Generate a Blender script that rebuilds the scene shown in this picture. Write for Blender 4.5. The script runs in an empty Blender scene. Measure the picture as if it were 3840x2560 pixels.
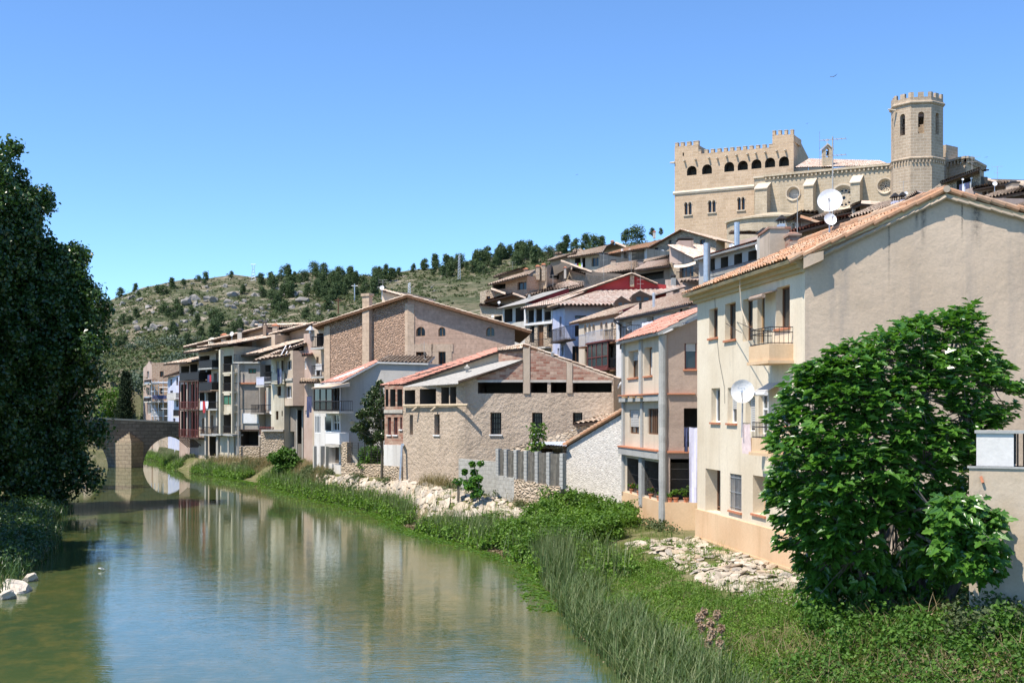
import bpy, math, random
import numpy as np
from mathutils import Vector
from mathutils.geometry import tessellate_polygon
random.seed(7); rng = np.random.default_rng(7)
S = bpy.context.scene; COL = S.collection
# ---------------------------------------------------------------- camera, sky, sun, exposure
F, CX, HY, H = 4635.0, 1920.0, 1540.0, 5.5        # focal length, centre and horizon in photo pixels; eye height above the water
cam = bpy.data.cameras.new('camera'); co = bpy.data.objects.new('camera', cam); COL.objects.link(co)
co.location = (0, 0, H); co.rotation_euler = (math.radians(90), 0, 0)
cam.lens = 36 * F / 3840; cam.sensor_width = 36; cam.shift_y = (HY - 1280) / 3840; cam.clip_start = .5; cam.clip_end = 5000
S.camera = co
EL = math.radians(60); AZ = math.radians(55)       # sun height; direction measured from behind the camera towards the left
SUN = Vector((-math.sin(AZ) * math.cos(EL), -math.cos(AZ) * math.cos(EL), math.sin(EL)))
w = bpy.data.worlds.new('World'); S.world = w; w.use_nodes = True
sk = w.node_tree.nodes.new('ShaderNodeTexSky'); sk.sky_type = 'NISHITA'; sk.sun_disc = False
sk.sun_elevation = EL; sk.sun_rotation = math.atan2(SUN.x, SUN.y); sk.altitude = 1200; sk.air_density = .85; sk.dust_density = 0; sk.ozone_density = 3.2
bg = w.node_tree.nodes['Background']; bg.inputs[1].default_value = .118
tn = w.node_tree.nodes.new('ShaderNodeMixRGB'); tn.blend_type = 'MULTIPLY'; tn.inputs[0].default_value = 1; tn.inputs[2].default_value = (.755, .96, 1.13, 1)
w.node_tree.links.new(sk.outputs[0], tn.inputs[1]); w.node_tree.links.new(tn.outputs[0], bg.inputs[0])
sl = bpy.data.lights.new('sun', 'SUN'); sl.energy = 3.9; sl.angle = math.radians(.53); sl.color = (1, .92, .81)
so = bpy.data.objects.new('sun', sl); COL.objects.link(so); so.rotation_euler = SUN.to_track_quat('Z', 'Y').to_euler()
S.view_settings.view_transform = 'Standard'; S.view_settings.look = 'None'; S.view_settings.gamma = 1; S.view_settings.exposure = .9
S.cycles.max_bounces = 6; S.cycles.diffuse_bounces = 3; S.cycles.glossy_bounces = 3; S.cycles.transparent_max_bounces = 8
S.cycles.sample_clamp_indirect = 6

# ---------------------------------------------------------------- photo pixel -> point in the place
FX = FY = 0.0; FS = 1.0
def FR(x, y, s):
    global FX, FY, FS
    FX, FY, FS = x, y, s
def ray(x, y): return (FX + x * FS - CX) / F, (HY - FY - y * FS) / F
def W(x, y, Y):
    a, b = ray(x, y)
    return Vector((a * Y, Y, H + b * Y))
def G(x, Y): return Vector((ray(x, 0)[0] * Y, Y))

# ---------------------------------------------------------------- objects
def link(o, parent=None):
    COL.objects.link(o)
    if parent is not None: o.parent = parent
    return o
def tag(o, label, cat, group=None, kind=None):
    if label: o['label'] = label
    if cat: o['category'] = cat
    if group: o['group'] = group
    if kind: o['kind'] = kind
    return o
def thing(name, label, cat, loc, group=None):
    o = bpy.data.objects.new(name, None); o.empty_display_size = .5; o.location = loc
    return tag(link(o), label, cat, group)
def copy_thing(src, loc, rz=0, sc=1, label=None):
    r = src.copy(); COL.objects.link(r); r.location = loc; r.rotation_euler = (0, 0, rz)
    r.scale = (sc, sc, sc) if not hasattr(sc, '__len__') else sc
    if label: r['label'] = label
    for ch in src.children:
        c = ch.copy(); COL.objects.link(c); c.parent = r
    return r

class MB:
    """collects faces in world space and links them as one mesh"""
    def __init__(s): s.v = []; s.f = []; s.m = []; s.uv = {}
    def poly(s, pts, m=0, uv=None):
        n = len(s.v); s.v += [Vector(p) for p in pts]; s.f.append(list(range(n, n + len(pts)))); s.m.append(m)
        if uv: s.uv[len(s.f) - 1] = uv
    def hexa(s, b, t, m=0):                         # bottom and top rings
        k = len(b)
        s.poly(list(reversed(b)), m); s.poly(t, m)
        for i in range(k):
            j = (i + 1) % k; s.poly([b[i], b[j], t[j], t[i]], m)
    def box(s, x0, y0, z0, x1, y1, z1, m=0):
        s.hexa([(x0, y0, z0), (x1, y0, z0), (x1, y1, z0), (x0, y1, z0)], [(x0, y0, z1), (x1, y0, z1), (x1, y1, z1), (x0, y1, z1)], m)
    def bar(s, p, q, r, n=5, m=0, r2=None):
        p, q = Vector(p), Vector(q); d = q - p
        if d.length < 1e-6: return
        d.normalize(); a = d.cross(Vector((0, 0, 1)) if abs(d.z) < .9 else Vector((1, 0, 0))).normalized(); b = d.cross(a)
        r2 = r if r2 is None else r2
        ang = [(math.cos(i * math.tau / n + .4), math.sin(i * math.tau / n + .4)) for i in range(n)]
        s.hexa([p + r * (c * a + k * b) for c, k in ang], [q + r2 * (c * a + k * b) for c, k in ang], m)
    def path(s, pts, r, n=5, m=0):
        for i in range(len(pts) - 1): s.bar(pts[i], pts[i + 1], r, n, m)
    def wbox(s, w, u0, u1, z0, z1, d0, d1, m=0):
        P = w.p
        s.hexa([P(u0, z0, d0), P(u1, z0, d0), P(u1, z0, d1), P(u0, z0, d1)], [P(u0, z1, d0), P(u1, z1, d0), P(u1, z1, d1), P(u0, z1, d1)], m)
    def lathe(s, c, prof, n=12, m=0):
        c = Vector(c); rings = [[c + Vector((r * math.cos(i * math.tau / n), r * math.sin(i * math.tau / n), z)) for i in range(n)] for r, z in prof]
        for k in range(len(rings) - 1):
            for i in range(n):
                j = (i + 1) % n; s.poly([rings[k][i], rings[k][j], rings[k + 1][j], rings[k + 1][i]], m)
        s.poly(list(reversed(rings[0])), m); s.poly(rings[-1], m)
    def build(s, name, mats, parent=None, smooth=False):
        org = parent.matrix_basis.translation.copy() if parent is not None else Vector()
        pp = parent.parent if parent is not None else None
        while pp is not None: org += pp.matrix_basis.translation; pp = pp.parent
        me = bpy.data.meshes.new(name)
        me.from_pydata([(v - org)[:] for v in s.v], [], s.f)
        for mm in (mats if isinstance(mats, (list, tuple)) else [mats]): me.materials.append(mm)
        me.polygons.foreach_set('material_index', s.m)
        if smooth: me.polygons.foreach_set('use_smooth', [True] * len(s.f))
        uvl = me.uv_layers.new(name='UVMap').data; k = 0
        for fi, f in enumerate(s.f):
            u = s.uv.get(fi)
            if u is None:
                p = [s.v[i] for i in f]; n = Vector()
                for i in range(len(p)): n += p[i].cross(p[(i + 1) % len(p)]) if False else (p[i] - p[0]).cross(p[(i + 1) % len(p)] - p[0])
                if n.length > 0: n.normalize()
                if abs(n.z) > .75: u = [(q.x, q.y) for q in p]
                else:
                    t = Vector((-n.y, n.x, 0)).normalized()
                    if abs(t.x) > abs(t.y) and t.x < 0 or abs(t.x) <= abs(t.y) and t.y < 0: t = -t
                    u = [(q.dot(t), q.z) for q in p]
            for c in u: uvl[k].uv = c; k += 1
        me.update()
        return link(bpy.data.objects.new(name, me), parent)

def np_mesh(name, verts, faces, mats, parent=None, mi=None, smooth=False, org=None):
    """verts (n,3), faces (m,k) arrays -> one mesh object"""
    verts = np.asarray(verts, dtype=np.float32); faces = np.asarray(faces, dtype=np.int32)
    if org is not None: verts = verts - np.array(org[:], dtype=np.float32)
    me = bpy.data.meshes.new(name); m, k = faces.shape
    me.vertices.add(len(verts)); me.vertices.foreach_set('co', verts.ravel())
    me.loops.add(m * k); me.loops.foreach_set('vertex_index', faces.ravel())
    me.polygons.add(m); me.polygons.foreach_set('loop_start', np.arange(m, dtype=np.int32) * k)
    for mm in (mats if isinstance(mats, (list, tuple)) else [mats]): me.materials.append(mm)
    if mi is not None: me.polygons.foreach_set('material_index', np.asarray(mi, dtype=np.int32))
    me.polygons.foreach_set('use_smooth', [smooth] * m)
    me.update(calc_edges=True); me.validate()
    return link(bpy.data.objects.new(name, me), parent)

# ---------------------------------------------------------------- materials
class NT:
    def __init__(s, name, rough=.9, spec=.25):
        s.m = bpy.data.materials.new(name); s.m.use_nodes = True; s.t = s.m.node_tree; s.t.nodes.clear()
        s.b = s.n('BsdfPrincipled', Roughness=rough, Specular_IOR_Level=spec); o = s.n('OutputMaterial'); s.t.links.new(s.b.outputs[0], o.inputs[0]); s.o = o
    def n(s, typ, attrs=None, **inp):
        nd = s.t.nodes.new('ShaderNode' + typ)
        for k, v in (attrs or {}).items(): setattr(nd, k, v)
        for k, v in inp.items(): s.put(nd, k.replace('_', ' '), v)
        return nd
    def put(s, nd, k, v):
        i = nd.inputs[int(k[1:])] if k[0] == 'i' and k[1:].isdigit() else nd.inputs[k]
        if isinstance(v, bpy.types.NodeSocket): s.t.links.new(v, i)
        elif isinstance(v, bpy.types.Node): s.t.links.new(v.outputs[0], i)
        else:
            if i.type == 'RGBA' and len(v) == 3: v = (*v, 1)
            i.default_value = v
    def co(s, kind='Object', scale=None):
        c = s.n('TexCoord').outputs[kind]
        return c if scale is None else s.n('Mapping', Vector=c, Scale=scale).outputs[0]
    def noise(s, v, scale, det=4, rough=.55): return s.n('TexNoise', Vector=v, Scale=scale, Detail=det, Roughness=rough).outputs[0]
    def ramp(s, f, a, b, ca=(0, 0, 0), cb=(1, 1, 1)):
        r = s.n('ValToRGB', Fac=f); e = r.color_ramp.elements
        e[0].position, e[1].position = a, b; e[0].color, e[1].color = (*ca, 1), (*cb, 1); return r.outputs[0]
    def mix(s, f, a, b, mode='MIX'): return s.n('MixRGB', {'blend_type': mode}, Fac=f, Color1=a, Color2=b).outputs[0]
    def math(s, op, a, b=0.): return s.n('Math', {'operation': op}, i0=a, i1=b).outputs[0]
    def bump(s, h, st, dist=.05): s.put(s.b, 'Normal', s.n('Bump', Strength=st, Distance=dist, Height=h))
    def done(s, c=None):
        if c is not None: s.put(s.b, 'Base Color', c)
        return s.m

def plaster(name, c1, c2, stain=(.12, .1, .08), st=.35, bump=.35, bs=9, dist=.02, big=.5, rough=.92):
    t = NT(name, rough, .15); o = t.co()
    c = t.mix(t.ramp(t.noise(o, big, 6), .36, .66), c1, c2)
    c = t.mix(t.math('MULTIPLY', t.ramp(t.noise(t.co('Object', (2.2, 2.2, .16)), 1.0, 5), .52, .78), st), c, stain)
    c = t.mix(t.math('MULTIPLY', t.ramp(t.noise(o, 2.3, 8, .7), .58, .72), st * .5), c, stain)
    c = t.mix(1., c, t.ramp(t.noise(o, 14, 4), .25, .8, (.9, .9, .9), (1.04, 1.04, 1.04)), 'MULTIPLY')
    t.bump(t.math('ADD', t.noise(o, bs, 6, .65), t.math('MULTIPLY', t.noise(o, 1.1, 3), .8)), bump, dist); return t.done(c)
def blocks(name, c1, c2, mortar, w=.55, h=.28, bump=.5, ms=.012, var=.6):
    t = NT(name, .93, .15); uv = t.co('UV'); o = t.co()
    br = t.n('TexBrick', {'offset': .5}, Vector=uv, Color1=c1, Color2=c2, Mortar=mortar, Scale=1., Mortar_Size=ms, Mortar_Smooth=.3, Brick_Width=w, Row_Height=h)
    c = t.mix(t.math('MULTIPLY', t.ramp(t.noise(o, .35, 6, .65), .4, .7), var), br.outputs[0], [k * .62 for k in c2])
    c = t.mix(t.math('MULTIPLY', t.ramp(t.noise(t.co('Object', (1.5, 1.5, .2)), .6, 5), .5, .75), .35), c, mortar)
    c = t.mix(1., c, t.ramp(t.noise(o, 5, 5), .25, .8, (.75, .75, .75), (1.15, 1.15, 1.15)), 'MULTIPLY')
    t.bump(t.math('SUBTRACT', t.noise(o, 6, 5), br.outputs[1]), bump, .03); return t.done(c)
def rubble(name, c1, c2, joint, sc=3., bump=1., dist=.08, zs=1.5, jw=.06, wash=.0):
    t = NT(name, .95, .12); o = t.co('Object', (sc, sc, sc * zs))
    wv = t.n('MixRGB', Fac=.12, Color1=o, Color2=t.n('TexNoise', Vector=o, Scale=1.6, Detail=3).outputs[1]).outputs[0]
    v = t.n('TexVoronoi', Vector=wv, Scale=1.); e = t.n('TexVoronoi', {'feature': 'DISTANCE_TO_EDGE'}, Vector=wv, Scale=1.)
    sep = t.n('SeparateColor', Color=v.outputs[1])
    c = t.mix(sep.outputs[0], c1, c2); c = t.mix(t.math('MULTIPLY', sep.outputs[1], .35), c, [k * .5 for k in c1])
    ed = t.ramp(e.outputs[0], 0., jw)
    c = t.mix(ed, joint, c)
    ob = t.co(); c = t.mix(t.math('MULTIPLY', t.ramp(t.noise(ob, .4, 6), .45, .7), .35 + wash), c, joint)
    c = t.mix(1., c, t.ramp(t.noise(ob, 7, 5), .25, .8, (.75, .75, .75), (1.15, 1.15, 1.15)), 'MULTIPLY')
    hh = t.math('ADD', t.ramp(e.outputs[0], 0., .3), t.math('MULTIPLY', t.noise(ob, 9, 5), .5))
    t.bump(hh, bump, dist); return t.done(c)
def tilemat(name, cols, dirt=(.28, .235, .18), dk=.32):
    t = NT(name, .9, .15); uv = t.co('UV')
    fl = t.n('VectorMath', {'operation': 'FLOOR'}, i0=uv)
    wn = t.n('TexWhiteNoise', {'noise_dimensions': '2D'}, Vector=fl.outputs[0])
    r = t.n('ValToRGB', Fac=wn.outputs[0]); e = r.color_ramp.elements
    while len(e) < len(cols): e.new(.5)
    for i, cc in enumerate(cols): e[i].position = i / (len(cols) - 1); e[i].color = (*cc, 1)
    o = t.co(); c = t.mix(t.math('MULTIPLY', t.ramp(t.noise(o, .8, 7, .7), .45, .72), dk), r.outputs[0], dirt)
    c = t.mix(1., c, t.ramp(t.noise(o, 12, 4), .25, .8, (.75, .75, .75), (1.15, 1.15, 1.15)), 'MULTIPLY')
    t.bump(t.noise(o, 30, 4), .3, .01); return t.done(c)
def plain(name, c, rough=.6, metal=0., var=.15, spec=.3, sc=6):
    t = NT(name, rough, spec); t.b.inputs['Metallic'].default_value = metal; o = t.co()
    k = t.ramp(t.noise(o, sc, 5), .3, .75, (1 - var,) * 3, (1 + var,) * 3)
    t.bump(t.noise(o, sc * 6, 3), .15, .005); return t.done(t.mix(1., c, k, 'MULTIPLY'))
def wood(name, c, c2):
    t = NT(name, .75, .2); n = t.noise(t.co('Object', (9, 9, .8)), 2., 6)
    t.bump(n, .3, .01); return t.done(t.mix(t.ramp(n, .35, .7), c, c2))
def leafmat(name, c1, c2, c3, trans=.35, rough=.5, spec=.4):
    t = NT(name, rough, spec); r = t.n('NewGeometry').outputs['Random Per Island']
    q = t.n('ValToRGB', Fac=r); e = q.color_ramp.elements; e.new(.5)
    for i, cc in enumerate((c1, c2, c3)): e[i].position = (0, .55, 1)[i]; e[i].color = (*cc, 1)
    c = t.mix(t.ramp(t.noise(t.co(), .7, 3), .35, .7), q.outputs[0], t.mix(1., q.outputs[0], (.72, .8, .7), 'MULTIPLY'))
    t.put(t.b, 'Base Color', c)
    tr = t.n('BsdfTranslucent', Color=t.mix(1., c, (1.3, 1.35, .5), 'MULTIPLY')); ms = t.n('MixShader', i0=trans, i1=t.b, i2=tr)
    t.t.links.new(ms.outputs[0], t.o.inputs[0]); return t.m
def glassmat(name, c=(.02, .025, .03), rough=.08):
    t = NT(name, rough, .5); return t.done(c)

M = {}
M['cream'] = plaster('cream_plaster', (.66, .56, .415), (.79, .70, .55), (.42, .35, .26), .5, .35, 4, .03, .3)
M['gable'] = plaster('grey_render', (.50, .385, .28), (.61, .48, .36), (.25, .23, .22), .45, .6, 3.5, .04, .3)
M['plinth'] = plaster('ochre_plinth', (.66, .44, .26), (.72, .52, .33), (.42, .26, .13), .4, .25, 6)
M['cornice'] = plaster('ochre_cornice', (.50, .39, .22), (.56, .44, .27), (.3, .22, .12), .3)
M['house_beige'] = plaster('beige_render', (.58, .49, .38), (.66, .57, .45), (.4, .33, .26), .4, .4, 4, .03)
M['mauve'] = plaster('brown_render', (.36, .27, .215), (.42, .32, .26), (.2, .15, .12), .35, .6, 3, .05)
M['conc'] = plaster('concrete', (.36, .36, .345), (.45, .445, .42), (.2, .2, .19), .5, .5, 8, .03)
M['concl'] = plaster('pale_concrete', (.46, .43, .38), (.56, .53, .47), (.22, .2, .17), .55, .4, 8)
M['rough'] = plaster('rough_render', (.48, .385, .295), (.57, .465, .365), (.33, .26, .2), .5, 1., 5.5, .10, .5)
M['roughw'] = rubble('rough_white_render', (.68, .64, .58), (.75, .71, .65), (.72, .68, .61), 8, .4, .03, 1.4, .03, .1)
M['rubble'] = rubble('rubble_masonry', (.52, .42, .31), (.64, .53, .41), (.46, .36, .26), 4.2, .9, .09, 1.8, .08)
M['rubpink'] = rubble('pink_rubble_masonry', (.54, .365, .265), (.60, .415, .305), (.54, .365, .265), 5., 1., .11, 1.9, .06)
M['ashpink'] = blocks('pink_ashlar', (.51, .345, .255), (.57, .395, .295), (.475, .33, .245), .8, .36, .35, .02, .35)
M['quoin'] = blocks('quoin_stone', (.56, .415, .295), (.62, .47, .345), (.46, .335, .24), 1.1, .55, .3, .015, .3)
M['ashlar'] = blocks('castle_ashlar', (.60, .445, .30), (.52, .375, .245), (.63, .49, .36), 1.5, .62, .4, .045, .35)
M['cutw'] = blocks('pier_stone', (.46, .37, .26), (.36, .29, .2), (.24, .19, .14), .9, .36, .5, .03, .7)
M['church'] = blocks('church_ashlar', (.56, .455, .32), (.47, .38, .265), (.60, .51, .39), 1.3, .6, .4, .05, .45)
M['tower'] = blocks('tower_ashlar', (.50, .385, .275), (.41, .315, .225), (.58, .49, .38), 1.2, .56, .4, .055, .45)
M['pale_stone'] = plaster('pale_dressed_stone', (.56, .47, .36), (.64, .55, .43), (.4, .34, .26), .4)
M['brick'] = blocks('red_brick', (.30, .13, .09), (.50, .36, .275), (.40, .29, .225), .36, .14, .4, .014, .2)
M['brickd'] = blocks('dull_brick', (.40, .25, .17), (.47, .32, .22), (.46, .38, .29), .5, .22, .4, .03, .5)
M['bridge'] = blocks('bridge_stone', (.20, .16, .12), (.29, .235, .175), (.13, .105, .08), .8, .35, .6, .03, .8)
M['greyw'] = plaster('grey_wall', (.47, .445, .41), (.55, .525, .49), (.28, .26, .24), .45, .3, 6)
M['rowgrey'] = plaster('stained_grey_render', (.36, .32, .275), (.46, .42, .37), (.16, .135, .11), .65, .5, 5, .03, .8)
M['white'] = plaster('white_wash', (.64, .62, .59), (.75, .73, .70), (.32, .29, .26), .55)
M['bluew'] = plaster('blue_wash', (.44, .47, .62), (.58, .58, .66), (.5, .45, .38), .55, .4, 6, .03, .9)
M['pinkw'] = plaster('pink_wash', (.44, .32, .26), (.53, .42, .355), (.21, .15, .115), .7)
M['tanw'] = plaster('tan_render', (.46, .37, .28), (.56, .46, .36), (.24, .19, .15), .6, .5, 5, .03)
M['yelw'] = plaster('pale_yellow_render', (.56, .50, .38), (.66, .61, .49), (.26, .22, .17), .6)
M['brownw'] = plaster('brown_wall', (.30, .215, .155), (.36, .27, .20), (.16, .12, .09), .45, .5, 5, .03)
M['darkw'] = plaster('dark_stained_wall', (.24, .21, .18), (.32, .28, .24), (.1, .09, .08), .5, .6, 4, .05)
M['redw'] = plaster('crimson_wall', (.36, .045, .05), (.42, .07, .07), (.2, .05, .05), .3)
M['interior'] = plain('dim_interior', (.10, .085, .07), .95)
M['meshnet'] = plain('dusty_mesh', (.15, .14, .12), .9, 0, .3)
M['blockw'] = blocks('concrete_blocks', (.40, .39, .36), (.46, .45, .41), (.33, .32, .29), .4, .2, .4, .012, .4)
M['stainwall'] = plaster('stained_old_concrete', (.50, .40, .29), (.58, .49, .38), (.26, .22, .17), .7, .5, 4, .03, .8)
M['dark'] = plain('dark_timber', (.06, .04, .03), .8)
M['wood'] = wood('brown_wood', (.13, .065, .035), (.20, .11, .06))
M['woodl'] = wood('honey_wood', (.42, .26, .13), (.52, .34, .18))
M['pole'] = wood('weathered_pole', (.45, .36, .25), (.60, .50, .36))
M['iron'] = plain('black_iron', (.03, .028, .028), .6, .3)
M['redframe'] = plain('dark_red_paint', (.16, .05, .04), .6)
M['steel'] = plain('galvanised_steel', (.55, .57, .60), .4, .6)
M['whitep'] = plain('white_paint', (.80, .80, .80), .4, 0, .06)
M['blind'] = plain('roller_blind', (.50, .49, .47), .6, 0, .06)
M['glass'] = glassmat('window_glass')
M['glassb'] = glassmat('bluish_glass', (.05, .07, .08), .05)
M['green'] = plain('green_blind', (.06, .17, .11), .6)
M['cloth'] = plain('white_cloth', (.74, .74, .84), .9)
M['lilac'] = plain('lilac_sheet', (.66, .65, .80), .9, 0, .05)
M['dcloth'] = plain('navy_cloth', (.07, .08, .16), .9)
M['rcloth'] = plain('red_cloth', (.45, .05, .06), .9)
M['ycloth'] = plain('lime_cloth', (.60, .75, .05), .9)
M['pcloth'] = plain('pink_towel', (.72, .58, .56), .95)
M['canvas'] = plain('canvas', (.62, .53, .42), .9)
M['sheet'] = plain('corrugated_fibre_cement', (.36, .345, .315), .85, 0, .3)
M['sheetb'] = plain('bluish_sheet', (.55, .62, .72), .5, .2)
M['terra'] = plain('terracotta', (.50, .20, .11), .85)
M['ridgem'] = plaster('mortar', (.38, .31, .23), (.48, .39, .30), (.3, .25, .2), .4)
M['tile_old'] = tilemat('old_roof_tiles', [(.44, .33, .24), (.60, .47, .35), (.68, .56, .44), (.54, .37, .27), (.73, .63, .51)])
M['tile_pink'] = tilemat('pinkish_roof_tiles', [(.58, .40, .31), (.70, .55, .45), (.76, .64, .54), (.62, .44, .35), (.78, .69, .59)], dk=.35)
M['tile_red'] = tilemat('new_red_tiles', [(.48, .21, .155), (.57, .28, .21), (.53, .25, .19), (.62, .36, .28)], (.36, .2, .15), .4)
M['tile_orange'] = tilemat('orange_tiles', [(.44, .22, .125), (.55, .31, .18), (.49, .26, .15), (.40, .26, .175), (.58, .42, .29)], (.30, .22, .16), .6)
M['rock'] = plaster('pale_limestone', (.56, .49, .40), (.66, .60, .51), (.36, .27, .2), .5, .9, 3, .1, .8)
M['rockg'] = plaster('grey_boulder', (.24, .225, .205), (.38, .355, .325), (.10, .085, .07), .6, .9, 1.2, .3, .3)
# ---------------------------------------------------------------- walls, openings, windows, roofs
class Wall:
    """vertical plane over the ground line A-B, outward normal towards the camera"""
    def __init__(s, A, B):
        s.A, s.B = Vector(A), Vector(B); s.d = (s.B - s.A).normalized(); s.L = (s.B - s.A).length
        s.nrm = Vector((s.d.y, -s.d.x))
        if s.nrm.dot(-(s.A + s.B)) < 0: s.nrm = -s.nrm
    def off(s, k): return Wall(s.A + s.nrm * k, s.B + s.nrm * k)
    def uz(s, x, y):
        a, b = ray(x, y); t = (a * s.A.y - s.A.x) / (s.d.x - a * s.d.y)
        return t, H + b * (s.A.y + t * s.d.y)
    def p(s, u, z, d=0.):
        q = s.A + s.d * u + s.nrm * d; return Vector((q.x, q.y, z))
    def rect(s, x0, y0, x1, y1):
        ua, ub = s.uz(x0, y0)[0], s.uz(x1, y0)[0]; xm = (x0 + x1) / 2
        return min(ua, ub), max(ua, ub), s.uz(xm, y1)[1], s.uz(xm, y0)[1]

def rect_ring(u0, u1, z0, z1): return [(u0, z0), (u1, z0), (u1, z1), (u0, z1)]
def arch_ring(u0, u1, z0, z1, n=8, pointed=False):
    r = (u1 - u0) / 2; c = (u0 + u1) / 2; hz = max(z0 + .05, z1 - r * (1.25 if pointed else 1)); k = (z1 - hz)
    pts = [(u0, z0), (u1, z0)]
    for i in range(n + 1):
        a = math.pi * i / n; pts.append((c + r * math.cos(a) * (1 if not pointed else 1), hz + k * (math.sin(a) if not pointed else 1 - abs(math.cos(a)) ** 1.6)))
    return pts

def facet(mb, w, outline, holes, m=0, mrev=0, mback=1):
    """wall face in (u,z) with openings; holes = [(ring, depth, closed)]"""
    rings = [[Vector((u, z, 0)) for u, z in outline]] + [[Vector((u, z, 0)) for u, z in h[0]] for h in holes]
    flat = [q for r in rings for q in r]
    for t in tessellate_polygon(rings): mb.poly([w.p(flat[i].x, flat[i].y) for i in t], m)
    for ring, dep, closed in holes:
        k = len(ring)
        for i in range(k):
            a, b = ring[i], ring[(i + 1) % k]
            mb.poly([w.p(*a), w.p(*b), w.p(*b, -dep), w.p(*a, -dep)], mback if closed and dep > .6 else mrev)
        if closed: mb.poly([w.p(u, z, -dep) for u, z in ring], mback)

def frame_bars(mb, w, u0, u1, z0, z1, d, t=.06, th=.05, vs=(), hs=(), m=0):
    mb.wbox(w, u0, u0 + t, z0, z1, d - th, d, m); mb.wbox(w, u1 - t, u1, z0, z1, d - th, d, m)
    mb.wbox(w, u0 + t, u1 - t, z1 - t, z1, d - th, d, m); mb.wbox(w, u0 + t, u1 - t, z0, z0 + t, d - th, d, m)
    for k in vs:
        c = u0 + (u1 - u0) * k; mb.wbox(w, c - t * .5, c + t * .5, z0 + t, z1 - t, d - th, d - .004, m)
    for k in hs:
        c = z0 + (z1 - z0) * k; mb.wbox(w, u0 + t, u1 - t, c - t * .4, c + t * .4, d - th, d - .008, m)

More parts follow.
